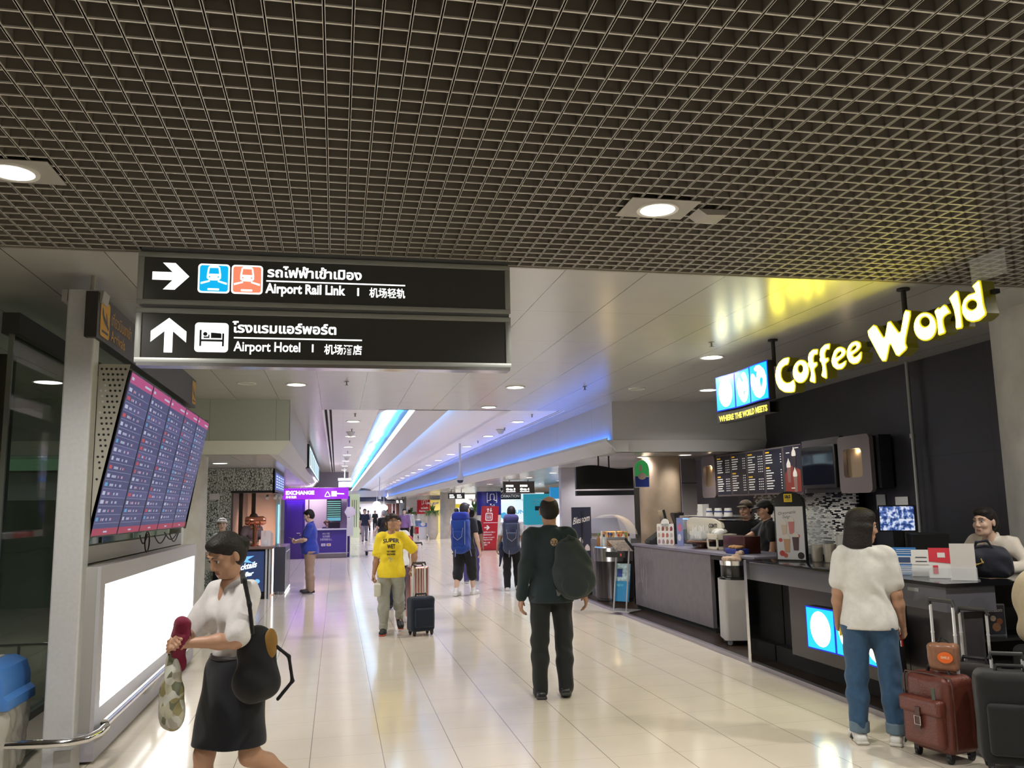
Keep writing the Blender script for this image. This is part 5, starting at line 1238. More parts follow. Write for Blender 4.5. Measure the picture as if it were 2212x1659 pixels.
b = MB(); b.prism([(-.22, .03), (.22, .03), (.22, .30), (.05, .42), (-.22, .34)], -.006, -.004, 0); b.build('red_table', mat('shake_red', (.22, .035, .025), .5), t)
for (yy, zz, c) in ((.10, .26, 0), (-.06, .42, 1), (-.07, .12, 2)):
    b = MB(); b.prism([(yy - .04, zz - .09), (yy + .04, zz - .09), (yy + .055, zz + .14), (yy - .055, zz + .14)], -.0085, -.006, 0); b.build('cup', mat(('cup_a', 'cup_b', 'cup_c')[c], ((.20, .10, .09), (.03, .02, .03), (.24, .14, .12))[c], .5), t)
    b = MB(); b.prism(smooth_loop([(yy - .06, zz + .13), (yy + .06, zz + .13), (yy + .055, zz + .19), (yy + .02, zz + .23), (yy, zz + .27), (yy - .02, zz + .23), (yy - .055, zz + .19)]), -.011, -.0086, 0); b.build('cream', mat('cream_white', (.70, .66, .62), .5), t)
b = MB()
for (ya, za, w) in ((.16, .60, .10), (-.08, .66, .12), (.06, .08, .10)): b.box((-.009, ya - w, za), (-.0075, ya, za + .012))
b.build('caption', e_mw, t)
t = thing('television', 'switched off black television beside the milkshake poster in the cafe', 'television', (6.50, 10.72, 1.76))
b = MB(); b.bbox((0, -.44, .04), (.06, .42, .62), .01, axis=0); b.build('case', m_black, t, bevel=.006)
b = MB(); b.box((-.003, -.40, .09), (0, .38, .59)); b.build('screen', mat('tv_glass', (.008, .009, .016), .06, spec=.8), t)
b = MB(); b.box((.06, -.48, -.02), (.12, .47, .72)); b.build('backing_panel', mat('tv_back', (.055, .05, .055), .5), t)
def bracket_end(name, lab, y0, y1, hole_l, hole_r):
    t = thing('menu_surround', lab, 'panel', (6.53, (y0 + y1) / 2, 1.72)); w = abs(y0 - y1) / 2
    o = rrect(-w, 0, w, .74, .07, 5); h = rrect(hole_l, .20, hole_r, .57, .05, 4)
    vs, fs = outline_mesh([o, h], .028); b = MB(); b.add(vs, fs, 0, Matrix(((0, 0, -1, .03), (1, 0, 0, 0), (0, 1, 0, 0), (0, 0, 0, 1)))); b.build('rounded_frame', mat('taupe_panel', (.17, .14, .14), .4), t)
    b = MB(); b.box((.065, hole_l - .02, .18), (.085, hole_r + .02, .6)); b.build('niche_back', mat('niche_tan', (.30, .22, .14), .5), t)
    L = bpy.data.lights.get('niche') or bpy.data.lights.new('niche', 'POINT'); L.energy = .8; L.color = (1, .75, .45); L.shadow_soft_size = .01
    o = bpy.data.objects.new('bulb', L); COL.objects.link(o); o.parent = t; o.location = (.045, (hole_l + hole_r) / 2 - .03, .54)
bracket_end('a', 'taupe rounded frame with a lit niche at the right end of the menu wall', 9.55, 10.25, -.17, .24)
bracket_end('b', 'taupe rounded frame with a lit niche at the left end of the menu wall', 14.06, 14.62, -.18, .2)
b = MB(); b.box((6.63, 9.5, 1.78), (6.80, 14.0, 2.44)); tag(b.build('menu_backing', m_dark), 'dark backing box behind the row of cafe menu boards', 'panel')
# mosaic splashback and back bar
m_mos = mat('mosaic', (.6, .6, .58), .2); nt, bs = nodes_of(m_mos); ge = nt.nodes.new('ShaderNodeNewGeometry'); sp_ = nt.nodes.new('ShaderNodeSeparateXYZ'); cm = nt.nodes.new('ShaderNodeCombineXYZ'); nt.links.new(ge.outputs['Position'], sp_.inputs[0]); nt.links.new(sp_.outputs['Y'], cm.inputs['X']); nt.links.new(sp_.outputs['Z'], cm.inputs['Y'])
bk = nt.nodes.new('ShaderNodeTexBrick'); bk.inputs['Scale'].default_value = 1.; bk.inputs['Brick Width'].default_value = .075; bk.inputs['Row Height'].default_value = .022; bk.inputs['Mortar Size'].default_value = .0025; bk.inputs['Color1'].default_value = (.70, .69, .65, 1); bk.inputs['Color2'].default_value = (.012, .012, .014, 1); bk.inputs['Mortar'].default_value = (.25, .25, .24, 1); bk.inputs['Bias'].default_value = -.05
nt.links.new(cm.outputs[0], bk.inputs['Vector']); cr = nt.nodes.new('ShaderNodeValToRGB'); e = cr.color_ramp.elements; e[0].position = .30; e[0].color = (.012, .012, .013, 1); e[1].position = .36; e[1].color = (.66, .65, .61, 1); nt.links.new(bk.outputs['Color'], cr.inputs[0]); nt.links.new(cr.outputs[0], bs.inputs['Base Color'])
b = MB(); b.box((6.72, 10.2, 1.0), (6.76, 13.05, 1.77)); tag(b.build('mosaic_splashback', m_mos), 'black and white mosaic tile splashback under the menu boards', 'splashback')
t = thing('back_bar', 'dark back bar counter below the mosaic tiles in the cafe', 'counter', (6.4, 11.2, .035))
b = MB(); b.box((-.35, -1.8, 0), (.3, 1.8, .90)); b.build('cabinet', m_blackm, t)
b = MB(); b.box((-.38, -1.82, .90), (.31, 1.82, .94)); b.build('worktop', m_blackg, t)
L = bpy.data.lights.new('mosaic_lamp', 'AREA'); L.energy = 7; L.color = (1, .86, .62); L.shape = 'RECTANGLE'; L.size = .05; L.size_y = 1.6; o = bpy.data.objects.new('bulb', L); COL.objects.link(o); o.location = (.20, -.1, .73); o.parent = t; o.rotation_euler = (0, .3, 0)
# front counters
m_lam = mat('grey_laminate', (.15, .135, .15), .38, noise=.10, nscale=9); m_ledge = mat('ledge_lilac', (.20, .19, .25), .3, .3); m_lamd = mat('dark_laminate', (.055, .05, .055), .16, spec=.6)
t = thing('coffee_bar', 'long grey laminate coffee bar counter with scratched front', 'counter', (4.57, 11.5, .035))
b = MB(); b.box((0, -1.4, .06), (.05, 1.45, .955)); b.box((0, 1.40, .06), (.62, 1.45, .955)); b.build('front_panel', m_lam, t)
b = MB(); b.box((-.02, -2.6, .955), (.66, 1.47, .985)); b.build('counter_top', m_ledge, t, bevel=.003)
b = MB(); b.box((.03, -1.4, 0), (.6, 1.42, .06)); b.build('plinth', m_blackm, t)
b = MB(); b.box((.45, -2.6, 0), (.62, -1.4, .955)); b.box((.0, -2.6, .90), (.45, -1.42, .955)); b.build('open_bay', m_blackm, t)
b = MB(); r_ = random.Random(3)
for k in range(5):
    y = 1.28 - k * .09; b.tube([(-.001, y + .03 * math.sin(s * 2 + k) + .05 * s * (k % 2), .86 - s * .35 - k * .05) for s in np.linspace(0, 1.2, 9)], .0022, 5)
b.build('scratches', mat('scratch_pale', (.45, .42, .45), .5), t)
t = thing('order_counter', 'dark cafe order counter with lit globe panels on its front', 'counter', (4.11, 6.7, .035))
b = MB(); b.box((0, -.78, .815), (.60, 1.46, .985)); b.build('top_band', mat('band_grey', (.10, .10, .12), .3), t, bevel=.003)
b = MB(); b.box((-.02, -.78, .985), (.70, 1.52, 1.01)); b.build('counter_top', m_blackg, t, bevel=.003)
b = MB(); b.box((.14, -.78, .16), (.20, .95, .815)); b.build('front_panel', m_lamd, t)
b = MB(); b.box((.24, -.78, 0), (.6, 1.45, .16)); b.box((.35, .95, .1), (.6, 1.45, .815)); b.build('plinth', m_blackm, t)
b = MB(); b.box((-.03, 1.46, .0), (.65, 1.52, 1.008)); b.build('end_panel', m_chrome, t)
t = thing('counter_globes', 'wavy lit cyan panels with white globes on the front of the order counter', 'light panel', (4.06, 6.4, .36))
globe_panels(t, .62, .40, 0, .36, 0, [B1, [smooth_loop(B2[0], 0), B2[1]], B3], GM, fl=.8, depth=.10)
t = thing('end_counter', 'dark return of the order counter at the right edge with an open shelf', 'counter', (5.4, 5.6, .035))
b = MB(); b.box((-1.31, -.34, .985), (1.3, .31, 1.01)); b.build('counter_top', m_blackg, t)
b = MB(); b.box((-1.29, -.32, .815), (-.9, .31, .985)); b.build('top_band', mat('band_grey', ()), t)
b = MB(); b.box((-1.294, -.04, .93), (-1.29, .08, .955)); b.build('sticker', mat('sticker_grey', (.25, .28, .28), .4), t)
b = MB(); b.box((-1.0, .05, 0), (1.3, .25, .985)); b.build('back_panel', m_blackm, t)
b = MB(); b.box((-1.0, -.28, .60), (1.3, .05, .62)); b.build('shelf', m_blackg, t)
b = MB(); b.box((-1.15, -.30, .16), (-1.0, .31, .815)); b.build('side_panel', m_lamd, t)
b = MB(); b.box((-1.05, -.28, 0), (-.95, .31, .16)); b.build('plinth', m_blackm, t)
t = thing('acrylic_stand', 'small dessert poster in a clear stand on the low shelf of the end counter', 'poster stand', (4.60, 5.42, .656))
Rz = Matrix.Rotation(math.radians(-12), 4, 'Z')
b = MB(); b.box((-.07, -.004, 0), (.07, .004, .22), 0, Rz); b.build('holder', m_clear, t)
b = MB(); b.box((-.062, -.008, .01), (.062, -.005, .21), 0, Rz); pt_ = b.build('poster', mat('poster_dark', (.03, .03, .045), .4), t)
b = MB(); put_text(b, 'Blessom', .04, Rz @ face_mat((-.05, -.0085, .165), (1, 0, 0), (0, 0, 1)), width=.10, shear=.3); b.build('poster_text', mat('poster_white', (.7, .7, .7), .5), pt_)
for x, z, r, c in ((-.02, .12, .02, (.55, .42, .3)), (.025, .10, .022, (.35, .12, .05)), (0, .06, .03, (.4, .2, .1))): b = MB(); b.lathe([(r, 0), (r, .001)], 14, 0, Rz @ Matrix.Translation((x, -.0085, z)) @ RX90); b.build('poster_picture', mat('poster_%.2f' % c[0], c, .5), pt_)
# leaflets
def leaf(name, lab, x, y, w, h, mats, kind):
    t = thing('leaflet_holder', lab, 'leaflets', (x, y, 1.046), math.radians(-38), 'leaflet holders on the order counter')
    T = Matrix.Rotation(-.16, 4, 'X')
    b = MB(); b.box((-w / 2, 0, 0), (w / 2, .035, h), 0, T); b.build('leaflet_stack', mats[0], t)
    b = MB(); b.box((-w / 2 - .006, -.006, 0), (w / 2 + .006, -.003, h * .35), 0, T); b.box((-w / 2 - .02, -.03, -.002), (w / 2 + .02, .10, .004)); b.build('clear_holder', m_clear, t)
    b = MB()
    if kind == 0:
        b.box((-w / 2, -.003, h * .40), (w / 2, -.001, h * .68), 0, T); b.box((-w * .25, -.005, h * .44), (w * .25, -.003, h * .64), 1, T)
        for r in range(3): b.box((-w * .3, -.003, h * (.10 + .08 * r)), (w * .3, -.001, h * (.12 + .08 * r)), 0, T); b.box((-w * .32, -.003, h * (.76 + .07 * r)), (w * .3, -.001, h * (.78 + .07 * r)), 0, T)
    if kind == 1: b.box((-w * .3, -.003, h * .55), (w * .25, -.001, h * .58), 1, T); b.box((-w * .3, -.003, h * .70), (w * .25, -.001, h * .73), 1, T); b.box((-w / 2, -.003, h * .44), (w / 2, -.001, h * .46), 2, T)
    if kind == 2: b.prism([(-w / 2, h * .55), (w / 2, h * .48), (w / 2, h), (-w / 2, h)], -.003, -.001, 1, 2, T); b.box((-w * .15, -.005, h * .68), (w * .15, -.003, h * .84), 0, T); b.box((-w * .35, -.003, h * .14), (-w * .15, -.001, h * .42), 2, T)
    if b.v: b.build('print', mats[1:], t)
m_pw = mat('paper_white', (.72, .71, .69), .6); m_pg = mat('paper_grey', (.55, .52, .50), .6); m_pk = mat('paper_black', (.05, .05, .06), .6); m_pr = mat('paper_red', (.62, .03, .05), .5); m_pb = mat('paper_blue', (.02, .17, .48), .5)
leaf('a', 'blue and white printed leaflets, leftmost on the order counter', 4.33, 6.00, .17, .21, (m_pb, m_pw, mat('paper_navy', (.03, .06, .16), .5)), 0)
leaf('b', 'plain white printed leaflets between the blue and the red ones', 4.34, 5.81, .14, .20, (m_pw, m_pw, m_pk, m_pg), 1)
leaf('c', 'red and white leaflets third from the left on the order counter', 4.37, 5.63, .17, .22, (m_pw, m_pw, m_pk, m_pr), 2)
leaf('d', 'tall blank pale leaflets beside the dark handbag on the counter', 4.38, 5.42, .16, .26, (m_pg, m_pg, m_pg), 3)
m = cloth('navy_bag', (.012, .014, .024), .7); F = Field(.04); F.box((0, 0, .10), (.17, .09, .10), .06); F.ell((0, 0, .17), (.14, .07, .07)); F.noise = (.006, 20); F.cut((0, 0, .002), (0, 0, -1))
G = Field(.01); G.chain([(-.07, -.05, .20), (-.05, -.06, .26), (.02, -.05, .27), (.06, -.05, .20)], [.008, .009, .009, .008])
G2 = Field(.008); G2.chain([(-.10, -.088, .12), (-.06, -.097, .10), (-.02, -.097, .115), (-.03, -.096, .14)], [.006] * 4)
soft_thing('handbag', 'dark navy handbag standing on the counter before the leaning woman', 'handbag', (4.66, 5.53, 1.046), -40, [('bag_body', F, m, .008), ('handle', G, m, .006), ('gold_emblem', G2, mat('gold_print', (.45, .33, .08), .4), .005)])
# arched poster on the counter
t = thing('arched_poster', 'white ice cream poster in a black arched frame on the order counter', 'poster stand', (4.42, 7.86, 1.046), math.radians(-52))
w = .155; arch = [(-w, 0), (w, 0), (w, .55)] + arc(0, .55, w, 0, 180, 12, .13)[1:-1] + [(-w, .55)]
b = MB(); b.prism(arch, 0, .05, 1); b.build('arched_frame', m_black, t, bevel=.003)
b = MB(); b.box((-w + .015, -.003, .01), (w - .012, 0, .53)); pt_ = b.build('poster', mat('poster_pale', (.66, .66, .70), .5), t)
b = MB(); b.box((-.042, -.004, .575), (.042, -.001, .655)); yl = b.build('logo_plate', mat('logo_yellow', (.75, .55, .02), .5), t)
b = MB(); put_text(b, 'I&S', .045, face_mat((0, -.0045, .612), (1, 0, 0), (0, 0, 1)), width=.06, align='CENTER', bold=.002); put_text(b, 'coffee', .026, face_mat((0, -.0045, .588), (1, 0, 0), (0, 0, 1)), width=.06, align='CENTER'); b.build('logo_text', m_black, yl)
b = MB(); put_text(b, 'Oreomania', .045, face_mat((-.02, -.0035, .455), (1, 0, .1), (0, 0, 1)), width=.18, align='CENTER', shear=.2); put_text(b, 'Delight', .04, face_mat((-.02, -.0035, .415), (1, 0, 0), (0, 0, 1)), width=.09, align='CENTER', shear=.2); b.build('poster_text', m_pk, pt_)
for (x, z, cw, ch, cc) in ((-.055, .25, .03, .10, (.62, .50, .42)), (.02, .26, .032, .12, (.60, .22, .22)), (-.035, .08, .035, .13, (.55, .33, .20)), (.055, .10, .035, .13, (.10, .06, .06))):
    b = MB(); b.prism([(x - cw * .7, z), (x + cw * .7, z), (x + cw, z + ch), (x - cw, z + ch)], -.006, -.003, 1); gl = b.build('sundae_glass', mat('sundae_%.2f' % cc[0], cc, .5), pt_)
    b = MB(); b.prism(smooth_loop([(x - cw, z + ch), (x + cw, z + ch), (x + cw * .8, z + ch + .03), (x, z + ch + .055), (x - cw * .8, z + ch + .03)]), -.008, -.006, 1); b.build('sundae_cream', mat('cream_white', ()), gl)
for (x, z, r, cc) in ((-.10, .20, .020, (.5, .08, .08)), (-.09, .07, .028, (.55, .06, .05)), (-.055, .05, .022, (.55, .10, .06)), (.10, .05, .034, (.03, .02, .02)), (.085, .24, .018, (.6, .2, .2))):
    b = MB(); b.lathe([(r, 0), (r, .002)], 14, 0, Matrix.Translation((x, -.003, z)) @ RX90); b.build('fruit_picture', mat('fruit_%.2f_%.2f' % (cc[0], cc[1]), cc, .5), pt_)

# ------------------------------------------------------------------ things on and around the coffee bar
def simple(name, lab, cat, loc, mb, m, rz=0., group=None, **k):
    o = mb.build(name, m, **k); o.location = loc; o.rotation_euler = (0, 0, rz); return tag(o, lab, cat, group)
CT = 1.021
t = thing('espresso_machine', 'large cream and black espresso machine on the coffee bar', 'coffee machine', (4.98, 11.15, CT))
pr = smooth_loop([(.60, .16), (.62, .34), (.50, .41), (-.30, .40), (-.52, .34), (-.55, .27), (-.30, .17), (.05, .13)], 2)
b = MB(); b.prism(pr, 0, .05, 0); pn = b.build('cream_panel', mat('machine_cream', (.62, .58, .47), .35), t, bevel=.008)
b = MB(); put_text(b, 'CONTI', .075, face_mat((-.004, -.16, .275), (0, -1, 0), (0, 0, 1)), bold=.003, shear=.25, width=.26); b.build('lettering', m_black, pn)
b = MB(); b.box((.06, -.5, .0), (.45, .58, .36)); b.build('machine_body', m_blackm, t, bevel=.01)
b = MB(); b.box((.02, -.52, .39), (.5, .55, .42)); b.build('cup_rail', mat('machine_steel', (.5, .5, .5), .25, 1.), t)
cup = None
for k in range(7):
    y = 11.62 - .155 * k
    if k == 1:
        pk = MB(); pk.box((-.06, -.05, 0), (.06, .05, .17)); simple('paper_bag_stack', 'white folded paper bags between the cups on the coffee machine', 'paper bags', (5.12, y, CT + .421), pk, m_pw, .3); continue
    t = thing('paper_cup', 'white paper cup with a blue band upside down on the coffee machine', 'cup', (5.14 + .05 * (k % 2), y, CT + .421), 0, 'cups on the coffee machine')
    b = MB(); b.lathe([(.048, 0), (.050, .01), (.036, .11), (.034, .112)], 18); b.build('cup_body', m_pw, t, smooth=True)
    b = MB(); b.lathe([(.0475, .02), (.0415, .075)], 18); b.build('blue_band', mat('cup_blue', (.03, .06, .22), .5), t, smooth=True)
t = thing('menu_easel_card', 'cream card with a grid of drink pictures standing on the coffee bar', 'sign', (4.80, 12.15, CT), math.radians(-62))
b = MB(); b.bbox((-.16, 0, 0), (.16, .012, .31), .02, axis=1); b.lathe([(.075, 0), (.075, .012)], 20, 0, Matrix.Translation((0, .012, .31)) @ RX90); cd = b.build('card', m_pw, t)
r_ = random.Random(5)
for i in range(4):
    for j in range(3):
        b = MB(); c = ((.45, .15, .12), (.30, .18, .12), (.5, .4, .36), (.25, .05, .05), (.4, .25, .3))[r_.randrange(5)]; x, z = -.12 + .08 * i, .05 + .095 * j
        b.prism(smooth_loop([(x - .024, z - .035), (x + .02, z - .03), (x + .026, z + .01), (x + .005, z + .038), (x - .022, z + .02)]), -.002, 0, 1); b.build('drink_picture', mat('pic_%.2f_%.2f' % c[:2], c, .5), cd)
t = thing('tall_card', 'tall blue and pink drinks card beside the picture grid on the coffee bar', 'sign', (4.88, 11.78, CT), math.radians(-60))
b = MB(); b.box((-.055, 0, 0), (.055, .01, .40)); cd = b.build('card', mat('card_lilac', (.22, .26, .50), .4), t)
b = MB(); b.prism(ov(.0, .26, .032, .06), -.002, 0, 1); b.build('pink_picture', mat('pic_pink', (.55, .16, .25), .5), cd)
b = MB(); b.prism(ov(-.01, .12, .03, .05), -.002, 0, 1); b.build('pale_picture', mat('pic_pale', (.62, .60, .66), .5), cd)
t = thing('cake_display', 'glass fronted display case with a blue light on the coffee bar', 'display case', (5.62, 12.35, CT))
b = MB(); b.box((-.35, -.35, 0), (.35, .35, .05)); b.box((-.35, -.35, .38), (.35, .35, .42)); b.box((.30, -.35, .05), (.35, .35, .38)); b.build('case_body', mat('case_steel', (.4, .4, .42), .3, .8), t)
b = MB(); b.box((-.35, -.35, .05), (-.345, .35, .38)); b.box((-.35, -.35, .05), (.3, -.345, .38)); b.build('glass_front', m_clear, t)
b = MB(); b.box((-.33, -.33, .36), (-.29, .33, .378)); b.build('blue_tube', emi('case_blue', (.15, .35, 1.), 3.), t)
t = thing('straw_box', 'clear box of white straws on the dark tray of the coffee bar', 'straw holder', (4.86, 11.0, CT + .11), .3)
b = MB(); b.box((-.09, -.11, 0), (.09, .11, .02)); b.build('box_base', m_blackm, t)
b = MB(); b.box((-.095, -.115, 0), (-.091, .115, .12)); b.box((-.095, -.115, 0), (.095, -.111, .12)); b.build('clear_side', m_clear, t)
for k in range(24):
    b = MB(); x, y = -.075 + .05 * (k % 4) + r_.uniform(-.01, .01), -.09 + .034 * (k // 4); b.tube([(x, y, .02), (x + r_.uniform(-.02, .02), y + r_.uniform(-.02, .02), .17 + r_.uniform(0, .03))], .006, 6); b.build('straw', m_pw, t)
b = MB(); b.lathe([(.14, 0), (.10, .012), (.06, .02), (.06, .05), (.20, .085), (.205, .10), (.19, .105)], 26); simple('cake_stand', 'round brown wooden stand under the straw box on the coffee bar', 'stand', (4.86, 10.98, CT), b, mat('stand_brown', (.16, .07, .04), .35), smooth=True)
t = thing('napkin_caddy', 'cream napkin caddy with crumpled napkins right of the straws', 'napkin holder', (4.98, 10.62, CT))
b = MB(); b.box((-.14, -.16, 0), (.14, .16, .03)); b.box((-.14, -.16, 0), (-.12, -.13, .16)); b.box((-.14, .13, 0), (-.12, .16, .16)); b.box((-.14, -.16, .13), (.14, .16, .20)); b.build('caddy', mat('caddy_cream', (.62, .57, .46), .5), t, bevel=.005)
F = Field(.03); F.ell((-.06, -.08, .22), (.08, .09, .04)); F.ell((.0, .06, .225), (.09, .10, .035)); F.noise = (.012, 40); np_obj('napkins', [F.mesh(.009)], m_pw, t)
b = MB(); b.box((-.10, -.30, 0), (.10, .30, .20)); simple('brown_display_box', 'dark red brown wooden box on the coffee bar in front of the barista', 'box', (4.88, 9.86, CT), b, mat('box_mahogany', (.060, .014, .010), .25), bevel=.006)
t = thing('cookie_tray', 'blue and white tray of cookies in front of the mahogany box', 'tray', (4.70, 9.62, CT))
b = MB()
b.prism([(-.07, 0), (.07, 0), (.085, .06), (-.085, .06)], -.15, .15, 1); b.build('tray', mat('tray_blue', (.02, .04, .30), .45), t)
for k in range(6): b = MB(); b.ball((-.03 + .05 * (k % 2), -.11 + .044 * k, .075), (.045, .04, .022), 8); b.build('cookie', mat('cookie', (.42, .22, .07), .7, noise=.2, nscale=60), t, smooth=True)
# till and small items at the far end of the bar
t = thing('service_counter', 'dark service counter behind the coffee bar carrying the display case', 'counter', (5.60, 12.6, .035))
b = MB(); b.box((-.33, -.95, 0), (.36, 1.0, .955)); b.build('cabinet', m_blackm, t)
b = MB(); b.box((-.345, -.97, .955), (.38, 1.02, .985)); b.build('worktop', m_blackg, t)
t = thing('cash_till', 'black cash till with sloping top on the far end of the coffee bar', 'till', (4.92, 12.62, CT), math.radians(-8))
b = MB(); b.prism([(-.22, 0), (.20, 0), (.20, .20), (.02, .21), (-.20, .06)], -.20, .20, 1); b.build('till_body', m_blackm, t, bevel=.006)
b = MB(); b.box((-.225, -.17, .012), (-.215, .17, .05)); b.build('drawer', m_black, t)
b = MB(); b.box((.10, -.14, .30), (.14, .16, .50), 0, Matrix.Rotation(-.2, 4, 'Y')); b.box((.10, -.03, .15), (.14, .03, .32)); b.build('display', m_black, t)
t = thing('coffee_grinder', 'tall black coffee grinder with a dark hopper behind the till', 'grinder', (5.45, 13.25, CT))
b = MB(); b.box((-.08, -.09, 0), (.08, .09, .26)); b.build('grinder_body', m_blackm, t, bevel=.01)
b = MB(); b.lathe([(.05, .26), (.11, .42), (.115, .46), (.02, .48)], 18); b.build('hopper', mat('hopper_smoke', (.03, .025, .025), .15), t, smooth=True)
t = thing('cup_stack', 'stack of blue and white paper cups beside the grinder', 'cups', (5.40, 12.95, CT + .2))
b = MB(); b.box((-.06, -.06, -.2), (.06, .06, 0)); b.build('cup_holder', m_blackm, t)
for k in range(5): b = MB(); b.lathe([(.034, .025 * k), (.045, .025 * k + .10), (.047, .025 * k + .105)], 16); b.build('cup', (m_pw, mat('cup_blue', ()))[k == 4], t, smooth=True)
t = thing('condiment_counter', 'round polished steel counter at the far end of the coffee bar', 'counter', (4.62, 14.05, .035))
b = MB(); b.lathe([(.31, 0), (.31, .05), (.335, .06), (.335, .66)], 40); b.build('lower_drum', mat('drum_dark', (.06, .055, .06), .12, .7), t, smooth=True)
b = MB(); b.lathe([(.345, .66), (.345, .88), (.33, .90)], 40); b.build('steel_band', mat('steel_band', (.55, .54, .56), .2, 1.), t, smooth=True)
caps = [(.5, .04, .03), (.6, .58, .55), (.03, .05, .20), (.05, .05, .05), (.35, .18, .06), (.10, .25, .08)]
for k in range(16):
    a = 2 * PI * k / 16 + .2; rr = .26 if k % 2 else .17; x, y = 4.62 + rr * math.cos(a), 14.05 + rr * math.sin(a); h = .16 + .02 * (k % 3)
    t = thing('syrup_bottle', 'clear sauce bottle with a coloured cap on the round steel counter', 'bottle', (x, y, .937), 0, 'bottles on the steel counter')
    b = MB(); b.lathe([(.028, 0), (.030, .02), (.030, h * .7), (.014, h * .85), (.014, h)], 12); b.build('bottle', mat(('bottle_clear', 'bottle_amber', 'bottle_milk')[k % 3], ((.45, .48, .5), (.25, .12, .05), (.6, .58, .55))[k % 3], .12), t, smooth=True)
    b = MB(); c = caps[(k * 5) % 6]; b.lathe([(.017, h), (.017, h + .035), (.008, h + .045)], 12); b.build('cap', mat('cap_%.2f_%.2f' % c[:2], c, .4), t, smooth=True)
t = thing('pastry_dome', 'curved glass pastry case with a warm light behind the round counter', 'display case', (4.84, 14.72, .035))
b = MB(); b.box((-.35, -.25, 0), (.35, .25, 1.0)); b.build('case_base', mat('case_steel', ()), t)
b = MB(); pa = arc(-.05, 1.0, .42, 10, 120, 10); b.prism(pa + [(p * .985 - .0, (q - 1) * .985 + 1) for p, q in pa[::-1]], -.25, .25, 1); b.build('glass_dome', m_clear, t, smooth=True)
b = MB(); b.box((-.15, -.2, 1.02), (.2, .2, 1.12)); b.build('pastries', mat('pastry', (.55, .30, .10), .6, noise=.3, nscale=30, emit=(1, .6, .25), es=.0), t)
L = bpy.data.lights.new('case_warm', 'POINT'); L.energy = 4; L.color = (1, .72, .35); L.shadow_soft_size = .04; o = bpy.data.objects.new('bulb', L); COL.objects.link(o); o.parent = t; o.location = (0, -.05, 1.3)
# easel and banner
m_post = mat('easel_alu', (.55, .54, .56), .35, .7)
t = thing('menu_easel', 'aluminium easel with a tilted menu board and a blue poster before the coffee bar', 'easel', (4.22, 12.55, .043), math.radians(-50))
for x in (-.11, .11):
    b = MB(); b.tube([(x, -.06, 0), (x, .10, 1.02)], .013, 8); b.build('leg', m_post, t, smooth=True)
b = MB(); b.box((-.2, -.12, 0), (.2, .22, .012)); b.build('foot_plate', m_post, t)
T = Matrix.Translation((0, .02, .98)) @ Matrix.Rotation(.95, 4, 'X')
b = MB(); b.bbox((-.16, -.01, -.16), (.16, .03, .16), .01, axis=1, M=T); mb_ = b.build('menu_board', m_black, t)
b = MB(); b.box((-.15, -.014, -.15), (.15, -.0105, .15), 0, T); b.build('menu_sheet', mat('sheet_cream', (.52, .46, .42), .5, noise=.35, nscale=28), mb_)
b = MB(); b.box((-.17, -.14, .80), (.17, -.12, .88)); b.build('name_plate', m_black, t)
b = MB(); b.prism(ov(.10, .84, .014, .022), -.144, -.140, 1); b.build('red_mark', mat('mark_red', (.6, .08, .03), .5), mb_)
b = MB(); b.box((-.12, -.020, .14), (.12, -.005, .70), 0, Matrix.Rotation(-.155, 4, 'X')); ps = b.build('poster', mat('poster_teal', (.02, .20, .42), .4), t)
b = MB(); b.box((-.12, -.0225, .44), (.12, -.0205, .70), 0, Matrix.Rotation(-.155, 4, 'X')); b.build('poster_photo', mat('poster_photo', (.30, .42, .46), .5, noise=.4, nscale=24), ps)
b = MB(); b.box((-.10, -.0245, .50), (-.01, -.0228, .62), 0, Matrix.Rotation(-.155, 4, 'X')); b.build('blue_cup_picture', mat('cup_navy', (.02, .05, .22), .5), ps)
b = MB(); put_text(b, 'NEW', .05, Matrix.Rotation(-.155, 4, 'X') @ face_mat((-.10, -.0225, .36), (1, 0, 0), (0, 0, 1))); b.build('poster_text', mat('text_aqua', (.2, .6, .7), .5), ps)
t = thing('banner_stand', 'tall navy pull up banner with ice cream pictures beside the round steel counter', 'banner', (4.40, 15.25, .036), math.radians(-20))
T = Matrix.Rotation(-.05, 4, 'X')
b = MB(); b.box((-.19, -.05, 0), (.19, .08, .05)); b.build('base', m_black, t)
b = MB(); b.box((-.18, 0, .05), (.18, .006, 1.56), 0, T); cl_ = b.build('banner_cloth', mat('banner_navy', (.012, .016, .045), .6), t)
b = MB(); b.tube([(0, .05, .03), (0, .03, 1.5)], .01, 6); b.build('pole', m_black, t)
b = MB(); put_text(b, 'Blessom', .17, T @ face_mat((0, -.003, 1.28), (1, 0, .22), (0, 0, 1)), width=.32, align='CENTER', bold=.002, shear=.35); b.build('banner_script', mat('script_white', (.75, .75, .78), .5), cl_)
for (x, z, r, c) in ((-.02, .95, .045, (.62, .58, .58)), (.10, .82, .05, (.60, .50, .52)), (-.11, .80, .05, (.55, .42, .12)), (.02, .70, .07, (.25, .05, .05)), (.10, .58, .06, (.35, .10, .06)), (-.08, .52, .07, (.20, .04, .05)), (.12, .40, .06, (.45, .02, .03))):
    b = MB(); b.prism(smooth_loop([(x - r, z - r), (x + r, z - r), (x + r * .8, z + r * .5), (x, z + r * 1.5), (x - r * .8, z + r * .5)]), -.004, -.001, 1, 0, T); b.build('dessert_picture', mat('des_%.2f_%.2f' % c[:2], c, .5), cl_)
